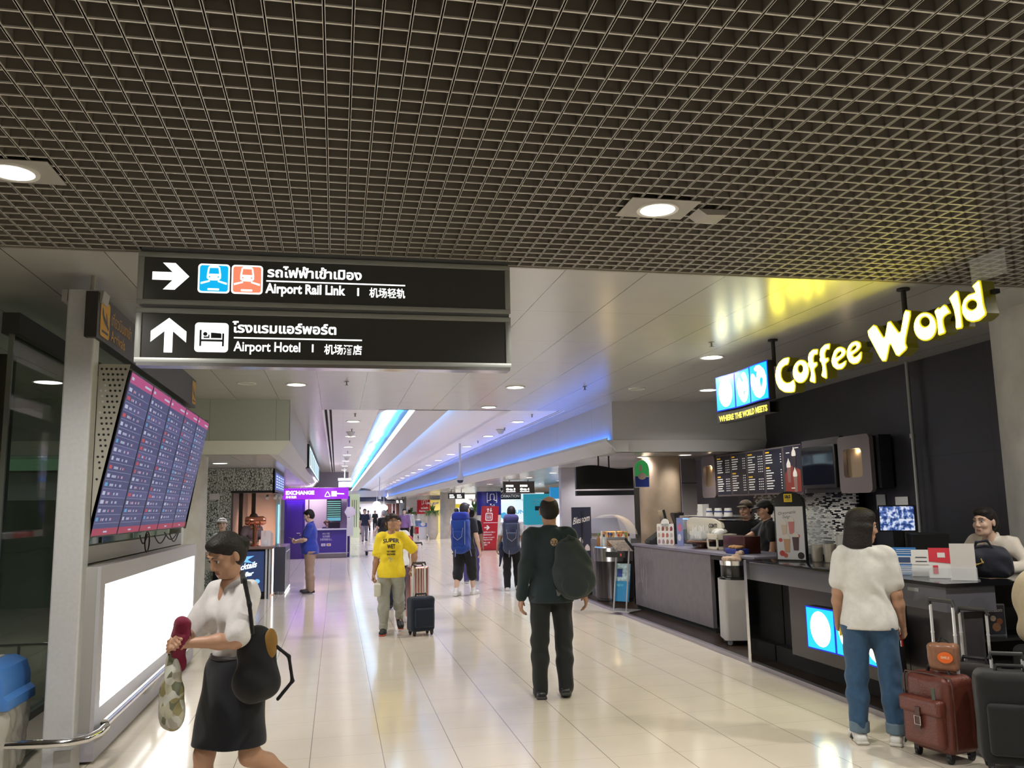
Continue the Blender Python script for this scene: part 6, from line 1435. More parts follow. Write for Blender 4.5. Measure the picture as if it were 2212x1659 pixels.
# small wheeled bin between the counters
t = thing('wheeled_bin', 'pale grey bin on castors with a steel rim standing between the two counters', 'bin', (4.52, 9.30, .036), math.radians(-15))
b = MB(); b.bbox((-.19, -.19, .06), (.19, .19, .72), .05, axis=2, n=5); b.build('bin_body', mat('bin_grey', (.46, .44, .43), .5), t)
b = MB(); b.lathe([(.20, .725), (.20, .74), (.175, .75), (.175, .90), (.18, .91)], 26); b.build('steel_rim', mat('rim_dark', (.05, .05, .05), .15, .8), t, smooth=True)
b = MB(); b.lathe([(.18, .88), (.185, .93), (.16, .93)], 26); b.build('chrome_ring', m_chrome, t, smooth=True)
F = Field(.03); F.ell((-.03, 0, .94), (.12, .12, .04)); F.ell((.06, .05, .98), (.05, .06, .05)); F.noise = (.015, 30); np_obj('crumpled_paper', [F.mesh(.012)], mat('crumpled', (.5, .36, .25), .7), t)
for x in (-.13, .13):
    for y in (-.13, .13):
        b = MB(); b.lathe([(.025, -.01), (.03, 0), (.025, .01)], 14, 0, Matrix.Translation((x, y, .03)) @ RX90); b.build('castor', mat('castor_grey', (.30, .30, .30), .4), t)
# blender, jug, kit on the order counter, monitor, cabinet, papers, conduit
t = thing('drinks_blender', 'blender under a clear arched hood on the order counter', 'blender', (4.98, 8.35, .98), math.radians(-50))
b = MB(); b.box((-.12, -.12, 0), (.12, .14, .17)); b.build('motor_base', m_black, t, bevel=.01)
b = MB(); b.lathe([(.05, .18), (.075, .40), (.078, .42)], 12); b.build('jug', m_clear, t)
b = MB(); ar = [(-.15, .1), (.15, .1), (.15, .45)] + arc(0, .45, .15, 0, 180, 10)[1:-1] + [(-.15, .45)]; b.prism(ar, -.15, -.145, 1); b.prism(ar, .15, .155, 1); b.build('hood', m_clear, t)
b = MB(); b.box((-.2, -.2, -.98), (.2, .2, 0)); b.build('work_stand', m_blackm, t)
for k, (dx, dy, h, c) in enumerate(((.0, .0, .17, (.5, .45, .38)), (-.04, .16, .16, (.46, .42, .36)), (.05, -.14, .26, (.55, .54, .52)))):
    b = MB(); b.lathe([(.05, 0), (.058, h)], 16); simple('plastic_jug', ['beige powder tub behind the arched poster, nearer one', 'beige powder tub behind the arched poster, farther one', 'clear tall jug with a white lid left of the woman in white'][k], 'tub', (4.62 + dx, 7.82 + dy - .32, 1.046), b, mat('tub_%d' % k, c, .3), smooth=True)
b = MB(); b.box((-.10, -.20, 0), (.10, .20, .035)); simple('blue_tray', 'flat blue tray on the order counter right of the arched poster', 'tray', (4.60, 7.05, 1.046), b, mat('tray_blue', ()))
t = thing('camera_monitor', 'small monitor split into four bluish surveillance views at the back of the cafe', 'monitor', (5.62, 7.85, 1.30), math.radians(-48))
b = MB(); b.bbox((-.18, 0, 0), (.18, .04, .27), .008, axis=1); b.build('case', m_black, t)
pm = bpy.data.materials.new('cctv_view'); pm.use_nodes = True; nt, bs = nodes_of(pm); tc = nt.nodes.new('ShaderNodeTexCoord'); no = nt.nodes.new('ShaderNodeTexNoise'); no.inputs['Scale'].default_value = 22; no.inputs['Detail'].default_value = 4; nt.links.new(tc.outputs['Object'], no.inputs['Vector']); cr = nt.nodes.new('ShaderNodeValToRGB'); e = cr.color_ramp.elements; e[0].position = .42; e[0].color = (.02, .05, .20, 1); e[1].position = .58; e[1].color = (.75, .80, .95, 1); q_ = e.new(.5); q_.color = (.12, .22, .55, 1); nt.links.new(no.outputs['Fac'], cr.inputs[0]); nt.links.new(cr.outputs[0], bs.inputs['Emission Color']); bs.inputs['Emission Strength'].default_value = .9; bs.inputs['Base Color'].default_value = (.02, .02, .02, 1)
for i in range(2):
    for j in range(2): b = MB(); b.box((-.165 + .166 * i, -.003, .014 + .123 * j), (-.002 + .166 * i, 0, .133 + .123 * j)); b.build('camera_view', pm, t)
b = MB(); b.box((-.05, .0, -.34), (.05, .05, 0)); b.build('stand', m_black, t)
t = thing('equipment_cabinet', 'black cabinet with a hanging key under the surveillance monitor', 'cabinet', (5.60, 7.75, .036), math.radians(-30))
b = MB(); b.box((-.38, -.3, 0), (.38, .3, .92)); b.box((.05, -.3, .92), (.38, .3, 1.25)); b.build('cabinet', m_blackm, t)
b = MB(); b.box((-.34, -.305, .10), (.34, -.30, .86)); b.build('door', m_black, t)
b = MB(); b.ball((.22, -.31, 1.02), (.012, .008, .03), 8); b.box((.20, -.306, 1.08), (.235, -.30, 1.12)); b.build('key_tag', mat('tag_brass', (.35, .30, .15), .4), t)
for k, (y, z, w, h) in enumerate(((9.86, 1.60, .20, .19), (9.42, 1.56, .26, .20))):
    x = 6.70 + (y - 6.6) * .0492 - .006
    b = MB(); b.box((-.002, -w / 2, -h / 2), (0, w / 2, h / 2)); b.box((-.003, -w * .3, -h * .35), (-.002, w * .1, -h * .3), 1)
    simple('pinned_notice', ['white printed notice on the dark wall left of the conduit', 'pale notice sheet on the dark wall behind the conduit'][k], 'notice', (x - .004, y, z), b, [m_pw, m_pr], math.radians(-2.8))
b = MB(); b.tube([(6.72, 8.97, 3.27), (6.72, 8.97, .05)], .022, 10); b.lathe([(.034, 0), (.034, .05)], 12, 0, Matrix.Translation((6.72, 8.97, 2.35))); tag(b.build('conduit_pipe', mat('pipe_steel', (.42, .42, .43), .35, .6), smooth=True), 'thin grey steel conduit running down the dark cafe wall', 'pipe')
# oval poster on the column, hanging screen
t = thing('oval_poster', 'green and blue arched poster on the left of the beige column', 'poster', (5.30, 14.40, 1.92), math.radians(-16))
o_ = [(-.13, 0), (.13, 0), (.13, .32)] + arc(0, .32, .13, 0, 180, 10, .17)[1:-1] + [(-.13, .32)]
b = MB(); b.prism(o_, 0, .012, 1); b.build('board', m_pw, t)
b = MB(); b.prism([(-.12, .012), (.12, .012), (.12, .18), (-.12, .2)], -.003, 0, 1); b.build('blue_part', mat('poster_royal', (.02, .05, .30), .4), t)
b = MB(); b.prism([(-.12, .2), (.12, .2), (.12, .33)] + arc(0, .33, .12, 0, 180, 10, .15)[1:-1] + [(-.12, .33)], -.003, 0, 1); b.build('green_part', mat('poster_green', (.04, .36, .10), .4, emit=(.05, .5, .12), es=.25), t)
b = MB(); b.prism(ov(0, .20, .075, .06), -.006, -.003, 1); b.prism(ov(-.02, .34, .03, .06), -.006, -.003, 1); b.build('pale_figure', mat('poster_peach', (.62, .48, .40), .5), t)
b = MB(); b.box((-.003, -.16, 0), (.003, .16, .17)); tag(b.build('acrylic_plate', m_clear), 'clear acrylic plate hanging below the cell ceiling at the top right', 'plate').location = (4.33, 4.86, 3.105)
b = MB(); b.box((0, -.02, 0), (.30, .02, 2.45)); b.box((-.002, -.024, 1.97), (.302, -.019, 1.98), 1); tag(b.build('wall_board', [mat('panel_white', (.58, .56, .58), .5), m_black]), 'narrow white wall panel right of the beige round column', 'panel').location = (6.42, 15.32, .036)
t = thing('hanging_screen', 'switched off black wavy screen hanging from the low ceiling beyond the beam', 'screen', (4.55, 14.2, 1.86))
b = MB(); N = 20
for i in range(N):
    xa, xb_ = -.53 + 1.06 * i / N, -.53 + 1.06 * (i + 1) / N; f = lambda x: .05 * math.sin(x * 4); g = lambda x: .03 * math.sin((x + .53) * 5.6)
    b.add([(xa, f(xa), .04), (xb_, f(xb_), .04), (xb_, f(xb_), .42 + g(xb_)), (xa, f(xa), .42 + g(xa)), (xa, f(xa) + .08, .04), (xb_, f(xb_) + .08, .04), (xb_, f(xb_) + .08, .42 + g(xb_)), (xa, f(xa) + .08, .42 + g(xa))], [(0,1,2,3),(7,6,5,4),(0,4,5,1),(3,2,6,7)] + ([(0,3,7,4)] if i == 0 else []) + ([(1,5,6,2)] if i == N - 1 else []))
b.build('screen_case', mat('screen_off', (.004, .004, .005), .35), t)
b = MB()
for i in range(N):
    xa, xb_ = -.53 + 1.06 * i / N, -.53 + 1.06 * (i + 1) / N
    b.add([(xa, f(xa) - .01, -.07), (xb_, f(xb_) - .01, -.07), (xb_, f(xb_) - .01, .015), (xa, f(xa) - .01, .015), (xa, f(xa) + .08, -.07), (xb_, f(xb_) + .08, -.07), (xb_, f(xb_) + .08, .015), (xa, f(xa) + .08, .015)], [(0,1,2,3),(7,6,5,4),(0,4,5,1),(3,2,6,7)] + ([(0,3,7,4)] if i == 0 else []) + ([(1,5,6,2)] if i == N - 1 else []))
b.build('lower_band', mat('band_black', (.006, .006, .010), .4), t)
for x in (-.1, .09): b = MB(); b.tube([(x, .04, .40), (x, .04, .61)], .014, 8); b.build('hanger', m_black, t, smooth=True)

# ================================================================== OVERHEAD DIRECTION SIGNS
e_sw = emi('sign_glow', (1., 1., .97), 1.9); m_face = mat('sign_face', (.012, .012, .010), .25, emit=(.30, .27, .20), es=.035); m_sfr = mat('sign_frame', (.40, .42, .40), .4, .3)
def dirsign(lab, z0, h, content):
    t = thing('direction_sign', lab, 'sign', (-.05, 5.58, z0))
    x0, x1 = -1.185, 1.19
    b = MB()
    for (a, c, d, e) in ((x0, x1, 0, .03), (x0, x1, h - .03, h), (x0, x0 + .035, .03, h - .03), (x1 - .035, x1, .03, h - .03)): b.box((a, -.06, d), (c, .06, e))
    b.build('frame', m_sfr, t, bevel=.003)
    b = MB(); b.box((x0 + .035, -.045, .03), (x1 - .035, .045, h - .03)); pn = b.build('face_panel', m_face, t)
    F_ = face_mat((0, -.047, 0), (1, 0, 0), (0, 0, 1)); content(pn, F_); return t
def shape(par, nm, F_, loops, m, d=.0):
    vs, fs = outline_mesh(loops, 0); b = MB(); b.add(vs, fs, 0, F_ @ Matrix.Translation((0, 0, d))); return b.build(nm, m, par)
def words(par, nm, F_, items, m, d=0.):
    b = MB()
    for (s, x, z, size, w, bold) in items: put_text(b, s, size, F_ @ Matrix.Translation((x, z, d)), width=w, bold=bold)
    return b.build(nm, m, par)
def rr(x0, y0, x1, y1, r): return rrect(x0, y0, x1, y1, r, 5)
def train(par, F_, x, z, s, d, m):
    P = lambda pts: [(x + p[0] * s, z + p[1] * s) for p in pts]
    shape(par, 'train_body', F_, [P([(-.20, .34), (-.13, .40), (.13, .40), (.20, .34), (.24, .08), (.24, -.06), (.16, -.14), (-.16, -.14), (-.24, -.06), (-.24, .08)]), P([(-.15, .32), (.15, .32), (.18, .10), (-.18, .10)]), P(ov(-.15, -.01, .03, .03, 0, 10)), P(ov(.15, -.01, .03, .03, 0, 10))], m, d)
    shape(par, 'train_track', F_, [P([(-.45, -.22), (-.16, -.14), (-.13, -.19), (-.44, -.29)]), ], m, d); shape(par, 'train_track', F_, [P([(.45, -.22), (.16, -.14), (.13, -.19), (.44, -.29)])], m, d)
def sign1(pn, F_):
    X = lambda v: v + .05
    z = lambda v: v - 2.915
    shape(pn, 'arrow', F_, [[(X(-1.15), z(3.125)), (X(-1.03), z(3.125)), (X(-1.09), z(3.185)), (X(-1.015), z(3.185)), (X(-.93), z(3.10)), (X(-1.015), z(3.012)), (X(-1.085), z(3.012)), (X(-1.03), z(3.073)), (X(-1.15), z(3.073))]], e_sw)
    for xa, c, nm in ((-.878, (.0, .42, .80), 'blue_pictogram'), (-.675, (.85, .24, .13), 'orange_pictogram')):
        sq = shape(pn, nm, F_, [rr(X(xa), z(2.998), X(xa + .193), z(3.188), .022)], e_sw)
        shape(sq, nm + '_fill', F_, [rr(X(xa) + .010, z(3.008), X(xa + .183), z(3.178), .016)], emi(nm, c, 1.15), .002); train(sq, F_, X(xa + .0965), z(3.105), .178, .004, e_sw)
        shape(sq, 'train_base', F_, [rr(X(xa + .06), z(3.015), X(xa + .13), z(3.028), .004)], e_sw, .004)
    words(pn, 'thai_text', F_, [('รถไฟฟ้าเข้าเมือง', X(-.455), z(3.118), .085, .60, .0025)], e_sw)
    shape(pn, 'rule_line', F_, [[(X(-.46), z(3.085)), (X(.43), z(3.085)), (X(.43), z(3.094)), (X(-.46), z(3.094))]], e_sw)
    words(pn, 'english_text', F_, [('Airport Rail Link', X(-.465), z(3.012), .088, .505, .0028), ('l', X(.115), z(3.012), .07, None, .003)], e_sw)
    words(pn, 'chinese_text', F_, [('机场轻轨', X(.195), z(3.008), .070, .235, .0012)], e_sw)
def sign2(pn, F_):
    X = lambda v: v + .05
    z = lambda v: v - 2.535
    shape(pn, 'arrow', F_, [[(X(-1.065), z(2.60)), (X(-1.015), z(2.60)), (X(-1.015), z(2.735)), (X(-.935), z(2.665)), (X(-.935), z(2.735)), (X(-1.04), z(2.82)), (X(-1.145), z(2.735)), (X(-1.145), z(2.665)), (X(-1.065), z(2.735))]], e_sw)
    sq = shape(pn, 'hotel_pictogram', F_, [rr(X(-.885), z(2.607), X(-.683), z(2.795), .022)], e_sw)
    P = lambda pts: [(X(-.784 + p[0] * .2), z(2.70 + p[1] * .2)) for p in pts]
    for pts in ([(-.36, .24), (-.30, .24), (-.30, -.06), (.32, -.06), (.32, .14), (.38, .14), (.38, -.28), (.32, -.28), (.32, -.13), (-.30, -.13), (-.30, -.28), (-.36, -.28)], [(-.02, .16), (.28, .14), (.30, .10), (.30, -.02), (-.02, -.02)], [(-.24, -.02), (-.06, -.02), (-.06, .09), (-.10, .09), (-.10, .03), (-.24, .03)], ov(-.19, .11, .065, .065, 0, 14)): shape(sq, 'bed_symbol', F_, [P(pts)], m_black, .003)
    words(pn, 'thai_text', F_, [('โรงแรมแอร์พอร์ต', X(-.66), z(2.738), .085, .645, .0025)], e_sw)
    shape(pn, 'rule_line', F_, [[(X(-.65), z(2.698)), (X(.15), z(2.698)), (X(.15), z(2.707)), (X(-.65), z(2.707))]], e_sw)
    words(pn, 'english_text', F_, [('Airport Hotel', X(-.65), z(2.618), .088, .41, .0015), ('l', X(-.17), z(2.62), .07, None, .002)], e_sw)
    words(pn, 'chinese_text', F_, [('机场酒店', X(-.09), z(2.612), .070, .24, .0012)], e_sw)
dirsign('upper black lightbox sign pointing right to the airport rail link', 2.915, .335, sign1)
dirsign('lower black lightbox sign pointing ahead to the airport hotel', 2.545, .345, sign2)
b = MB(); b.box((-1.20, 5.53, 2.888), (1.13, 5.63, 2.917)); b.box((-1.22, 5.53, 3.25), (1.13, 5.63, 3.285)); tag(b.build('sign_spacer', mat('spacer_grey', (.16, .17, .18), .4, .3)), 'grey metal rails joining the two black direction signs to the ceiling', 'bracket')
b = MB(); b.box((-1.22, 5.52, 2.525), (1.13, 5.64, 2.547)); tag(b.build('sign_tray', mat('tray_alu', (.55, .55, .57), .18, .9)), 'shiny metal tray along the underside of the lower direction sign', 'tray')
# sprinklers, sensors, cameras
def ceil_bits():
    k = 0
    for (x, y, z, s) in ((.11, 11.2, HC, 1.), (2.4 + 1.0, 11.4, HC, 1.), (4.6 - .8, 8.1, HC, 1.), (.30, 15.0, HC, .8), (.29, 17.9, HC, .8), (.29, 21.0, HC, .8), (.29, 24.8, HC, .8), (3.46, 15.0, HC, .8), (3.46, 17.6, HC, .8), (3.46, 21.1, HC, .8)):
        b = MB(); b.lathe([(.03 * s, 0), (.03 * s, -.006), (.009, -.008), (.009, -.045), (.022 * s, -.047), (.022 * s, -.052)], 12); o = b.build('sprinkler', mat('sprinkler_steel', (.20, .19, .18), .4, .5), smooth=True); o.location = (x, y, z); k += 1
        tag(o, 'small grey ceiling sprinkler head', 'sprinkler', 'ceiling sprinklers') if False else tag(o, ['small sprinkler in the panel ceiling left of the middle', 'small sprinkler in the panel ceiling right of the middle', 'small sprinkler in the panel ceiling near the blue reflection', 'nearest sprinkler in the white strip left of the vault', 'second sprinkler in the white strip left of the vault', 'third sprinkler in the white strip left of the vault', 'fourth sprinkler in the white strip left of the vault', 'nearest sprinkler in the white strip right of the vault', 'second sprinkler in the white strip right of the vault', 'third sprinkler in the white strip right of the vault'][k - 1], 'sprinkler')
    for i, (x, y) in enumerate(((.28, 18.6), (.30, 27.6), (3.45, 18.0))):
        b = MB(); b.lathe([(.10, 0), (.10, -.01), (.085, -.02), (.05, -.085), (.02, -.10)], 16); o = b.build('ceiling_speaker', mat('speaker_white', (.6, .6, .62), .5), smooth=True); o.location = (x, y, HC - .002); tag(o, ['nearest white cone speaker under the strip left of the vault', 'far white cone speaker under the strip left of the vault', 'white cone sensor under the strip right of the vault'][i], 'speaker')
    for i, (x, y, zb) in enumerate(((3.13, 22.0, 2.28), (2.42, 50.0, 2.15))):
        t = thing('dome_camera', ['white dome camera on a long pole hanging in the concourse, nearer one', 'white dome camera on a long pole hanging far down the concourse'][i], 'camera', (x, y, zb))
        b = MB(); b.tube([(0, 0, .26), (0, 0, HC - zb + (.20 if y > 40 else 0))], .028, 10); b.build('pole', mat('camera_white', (.70, .70, .76), .35), t, smooth=True)
        b = MB(); b.lathe([(.085, .05), (.092, .10), (.085, .17), (.045, .24), (.03, .27)], 18); b.build('housing', mat('camera_white', ()), t, smooth=True)
        b = MB(); b.lathe([(.02, -.03), (.06, -.012), (.08, .03), (.083, .05)], 18); b.build('dome', mat('dome_dark', (.02, .02, .05), .08), t, smooth=True)
ceil_bits()

# ================================================================== FAR CONCOURSE
def band_column(lab, x, y, r, z0, z1, m, text=None):
    t = thing('banded_column', lab, 'column', (x, y, 0))
    b = MB(); b.lathe([(r, 0), (r, 2.47)], 40); b.build('shaft', m_con, t, smooth=True)
    b = MB(); b.lathe([(r + .01, z0), (r + .01, z1)], 40); bd = b.build('colour_band', m, t, smooth=True)
    return t, bd
def wrap(vs, r, z0, a0=-PI / 2): return [(r * math.cos(a0 + v[0] / r), r * math.sin(a0 + v[0] / r), z0 + v[1]) for v in vs]
m_bw = mat('band_white', (.75, .75, .78), .5)
def train_loops(s):
    P = lambda pts: [(p[0] * s, p[1] * s) for p in pts]
    return [[P([(-.20, .34), (-.13, .40), (.13, .40), (.20, .34), (.24, .08), (.24, -.06), (.16, -.14), (-.16, -.14), (-.24, -.06), (-.24, .08)]), P([(-.15, .32), (.15, .32), (.18, .10), (-.18, .10)])], [P([(-.45, -.22), (-.16, -.14), (-.13, -.19), (-.44, -.29)])], [P([(.45, -.22), (.16, -.14), (.13, -.19), (.44, -.29)])], [P(rrect(-.5, -.45, .5, .5, .08)), P(rrect(-.46, -.41, .46, .46, .06))]]
for lab, x, y, r, z0, z1, m, s, txt, a0 in (('concrete column with a deep blue train band behind the red lift sign', 6.22, 35.3, .50, 1.31, 2.27, mat('band_blue', (.012, .014, .15), .4), .44, [('ไป', .22, -.42)], -1.62), ('concrete column with a red train band farther down the right side', 5.68, 57.4, .43, 1.27, 2.19, mat('band_red', (.42, .012, .02), .4), .40, [('รถไฟฟ้า', .16, -.40), ('Express Line', .15, -.58)], -1.66)):
    t, bd = band_column(lab, x, y, r, z0, z1, m)
    b = MB()
    for lps in train_loops(s):
        vs, fs = outline_mesh(lps, 0); b.add(wrap([(v.x + .08, v.y) for v in vs], r + .014, 2.0, a0), fs)
    for (s_, sz, dz) in txt: vs, fs = text_mesh(s_, sz, None, bold=.004, align='CENTER'); b.add(wrap([(v.x + .08, v.y) for v in vs], r + .014, 2.0 + dz, a0), fs)
    b.build('train_pictogram', m_bw, bd)
column('plain grey concrete column beside the tall planter on the right', 5.95, 46.7, .42, 2.47)
column('slim far concrete column left of the red banded column', 5.12, 68.3, .27, 2.47)
# red lift sign
m_red = mat('lift_red', (.42, .010, .025), .35)
t = thing('lift_sign', 'tall red floor sign pointing right to the lifts before the blue column', 'sign', (5.70, 32.45, 0), math.radians(-6))
b = MB(); b.prism([(-.36, .02), (.28, .02), (.40, 1.66), (-.26, 1.68)], 0, .12, 1); pn = b.build('sign_body', m_red, t, bevel=.01)
b = MB(); b.box((-.34, -.05, 0), (.30, .2, .02)); b.build('foot', mat('sign_foot', (.25, .05, .05), .4), t)
Fm = face_mat((0, -.003, 0), (1, 0, 0), (.06, 0, 1))
for nm, loops in (('lift_symbol', [rrect(-.20, 1.12, .08, 1.42, .05), rrect(-.165, 1.155, .045, 1.385, .03)]), ('up_arrow', [[(-.13, 1.45), (-.09, 1.45), (-.09, 1.54), (-.05, 1.54), (-.11, 1.60), (-.17, 1.54), (-.13, 1.54)]]), ('down_arrow', [[(-.02, 1.60), (.02, 1.60), (.02, 1.51), (.06, 1.51), (0, 1.45), (-.06, 1.51), (-.02, 1.51)]]), ('right_arrow', [[(-.22, .88), (-.10, .88), (-.15, .93), (-.10, .95), (-.01, .86), (-.10, .77), (-.15, .79), (-.10, .84), (-.22, .84)]]), ('rule_line', [[(-.26, 1.03), (.28, 1.03), (.28, 1.05), (-.26, 1.05)]])):
    shape(pn, nm, Fm, loops, m_bw)
b = MB()
for x in (-.12, -.06, 0): vs, fs = outline_mesh([[(x - .015, 1.19), (x + .015, 1.19), (x + .015, 1.30), (x - .015, 1.30)], ], 0); b.add(vs, fs, 0, Fm); vs, fs = outline_mesh([ov(x, 1.335, .015, .017, 0, 10)], 0); b.add(vs, fs, 0, Fm)
b.build('lift_people', m_bw, pn)
words(pn, 'sign_text', Fm, [('ลิฟต์โดยสาร ไปชั้น 4', -.24, .66, .075, .44, .002), ('ผู้โดยสารขาออก', -.24, .57, .07, .32, .002), ('Elevator to Level 4', -.24, .47, .06, .42, .002), ('Departure Hall', -.24, .39, .06, .34, .002), ('电梯 4 楼', -.24, .27, .065, .26, .001), ('出境厅', -.24, .19, .065, .16, .001)], m_bw, .001)
# planters
m_pl = mat('planter_stone', (.50, .46, .42), .7, noise=.08, nscale=5); m_lf = mat('leaf_green', (.06, .17, .04), .6); m_ol = mat('leaf_olive', (.16, .24, .06), .6); m_fl = mat('orchid_white', (.80, .68, .68), .5)
def planter(lab, x, y, h, r, seed):
    rr_ = random.Random(seed); t = thing('stone_planter', lab, 'planter', (x, y, 0))
    b = MB(); b.lathe([(r * .62, 0), (r * .66, .03), (r * .9, .22), (r, .30), (r, h), (r * .9, h), (r * .88, h - .05)], 26); b.build('pot', m_pl, t, smooth=True)
    b = MB()
    for k in range(170):
        a = rr_.uniform(0, 2 * PI); l = rr_.uniform(.22, .42); p = Vector((r * .7 * math.cos(a), r * .7 * math.sin(a), h)); q = p + Vector((math.cos(a) * l * .55, math.sin(a) * l * .55, rr_.uniform(-.05, .16))); e = q + Vector((math.cos(a) * .05, math.sin(a) * .05, -l * .55)); s = Vector((-math.sin(a), math.cos(a), 0)) * .016
        b.add([p - s, p + s, q + s, q - s, e], [(0, 1, 2, 3), (3, 2, 4)], k % 2)
    for k in range(30):
        a = rr_.uniform(0, 2 * PI); p = Vector((0, 0, h)); q = p + Vector((math.cos(a) * .14, math.sin(a) * .14, rr_.uniform(.2, .42))); s = Vector((-math.sin(a), math.cos(a), 0)) * .03; b.add([p - s * .3, p + s * .3, q + s, q - s], [(0, 1, 2, 3)], 0)
    tag(b.build('foliage', [m_lf, m_ol], t), kind='stuff')
    b = MB()
    for k in range(46):
        st = k % 5; a = st * 1.26; u = rr_.uniform(.2, 1); c = Vector((math.cos(a) * .34 * u, math.sin(a) * .34 * u, h + .35 + .42 * u - .25 * u * u)); 
        for j in range(4): th = j * PI / 2 + k; b.add([c, c + Vector((math.cos(th) * .045, .012, math.sin(th) * .045)), c + Vector((math.cos(th + .7) * .05, -.012, math.sin(th + .7) * .05))], [(0, 1, 2)])
    tag(b.build('orchid_flowers', m_fl, t), kind='stuff')
planter('tall pale stone planter with white orchids beside the plain concrete column', 5.0, 45.6, 1.38, .28, 1)
planter('tall stone planter with pink white flowers left of the red banded column', 4.98, 59.0, 1.28, .28, 2)
planter('tall stone planter with trailing green leaves left of the blue column', 6.45, 40.6, 1.50, .27, 3)
# bin and trolley by the planter
t = thing('recycling_bin', 'small white bin with a blue top standing left of the orchid planter', 'bin', (4.50, 45.9, 0))
b = MB(); b.bbox((-.20, -.18, 0), (.20, .18, .66), .02); b.build('bin_body', mat('bin_white', (.66, .65, .68), .5), t)
b = MB(); b.bbox((-.21, -.19, .66), (.21, .19, .86), .03); b.build('bin_top', mat('bin_lilac', (.16, .22, .62), .4), t)
b = MB(); b.prism(ov(0, .80, .13, .10), -.195, -.19, 1); b.build('opening_flap', m_bw, t)
def trolley(lab, x, y, rz, sign=False):
    t = thing('luggage_trolley', lab, 'trolley', (x, y, 0), math.radians(rz)); st = mat('trolley_steel', (.45, .45, .48), .3, .8)
    b = MB()
    for q in (-.22, .22): b.tube([(q, -.42, .14), (q * .7, .35, .20), (q * .7, .45, 1.0), (q * .7, .52, 1.02)], .016, 6)
    b.tube([(-.16, .52, 1.02), (.16, .52, 1.02)], .018, 6); b.tube([(-.22, -.42, .14), (.22, -.42, .14)], .016, 6)
    for k in range(4): b.tube([(-.12 + .08 * k, -.42, .14), (-.10 + .066 * k, .35, .2)], .010, 6)
    b.build('frame', st, t, smooth=True)
    for (px, py) in ((-.2, -.3), (.2, -.3), (0, .38)): b = MB(); b.lathe([(.05, -.02), (.085, -.012), (.085, .012), (.05, .02)], 16, 0, Matrix.Translation((px, py, .085)) @ Matrix.Rotation(PI / 2, 4, 'Y')); b.build('wheel', mat('tyre', (.03, .03, .035), .6), t, smooth=True)
    if sign:
        b = MB(); b.box((-.2, .38, .25), (.2, .41, .62)); b.build('red_panel', m_red, t); b = MB(); b.box((-.2, .40, .66), (.2, .43, .95)); b.build('blue_panel', mat('panel_slate', (.10, .16, .30), .4), t)
    else:
        b = MB(); b.prism([(-.12, .24), (.12, .24), (.14, .95), (-.14, .95)], .36, .40, 1); b.build('advert_panel', mat('panel_brown', (.09, .06, .06), .4), t)
        b = MB(); b.prism([(-.15, .2), (-.12, .24), (-.14, .95), (-.17, .95)], .35, .37, 1); b.build('panel_edge', m_bw, t)
    return t
trolley('empty luggage trolley pushed by the grey haired man in black', 1.38, 31.2, 205)
trolley('parked luggage trolley with red and blue panels before the red banded column', 4.55, 47.2, 20, True)
# hanging black signs over the right side
def hsign(lab, x, y, z, w, h, txt):
    t = thing('hanging_sign', lab, 'sign', (x, y, z)); 
    b = MB(); b.box((-w / 2, -.05, 0), (w / 2, .05, h)); b.build('sign_box', mat('sign_grey', (.06, .055, .055), .4), t)
    b = MB(); b.box((-w / 2 - .02, -.06, h), (w / 2 + .02, .06, h + .02)); b.box((-w / 2 - .02, -.06, -.02), (w / 2 + .02, .06, 0)); b.build('sign_trim', mat('sign_lilac', (.30, .28, .32), .3, .4), t)
    b = MB()
    for k in range(2):
        x0 = -w * .42 + w * .45 * k
        put_text(b, 'ทางออก', h * .28, face_mat((x0, -.052, h * .56), (1, 0, 0), (0, 0, 1)), width=w * .24, bold=.006); put_text(b, 'Gate ' + txt[k], h * .26, face_mat((x0, -.052, h * .25), (1, 0, 0), (0, 0, 1)), width=w * .30, bold=.006); b.box((x0, -.053, h * .10), (x0 + w * .3, -.051, h * .17))
    b.build('lettering', emi('gate_white', (1, 1, .95), 2.0), t)
    for q in (-.3, .3): b = MB(); b.tube([(w * q, 0, h), (w * q, 0, 2.47 - z)], .015, 6); b.build('hanger', m_black, t)
hsign('dark hanging gate sign nearest the balding man on the right side', 5.74, 27.0, 2.06, 1.02, .36, '34')
hsign('dark hanging gate sign in front of the white lit counters', 5.50, 40.0, 2.06, .78, .25, '56')
hsign('small far dark hanging gate sign left of the red banded column', 4.3, 60.0, 2.02, .6, .27, '78')
t = thing('information_sign', 'dark blue information sign beside the blue column', 'sign', (7.30, 36.6, 1.95))
b = MB(); b.box((-.62, -.04, 0), (.56, .04, .50)); pn = b.build('sign_board', mat('info_navy', (.012, .014, .03), .4), t)
words(pn, 'sign_text', face_mat((0, -.042, 0), (1, 0, 0), (0, 0, 1)), [('2 NATIONAL', -.56, .30, .15, .98, .003), ('INFORMATION', -.56, .08, .18, 1.05, .003)], mat('info_white', (.6, .6, .65), .5, emit=(1, 1, 1), es=.2), .0)
for q in (-.5, .45): b = MB(); b.tube([(q, 0, .5), (q, 0, .52)], .02, 6); b.build('hanger', m_black, t)
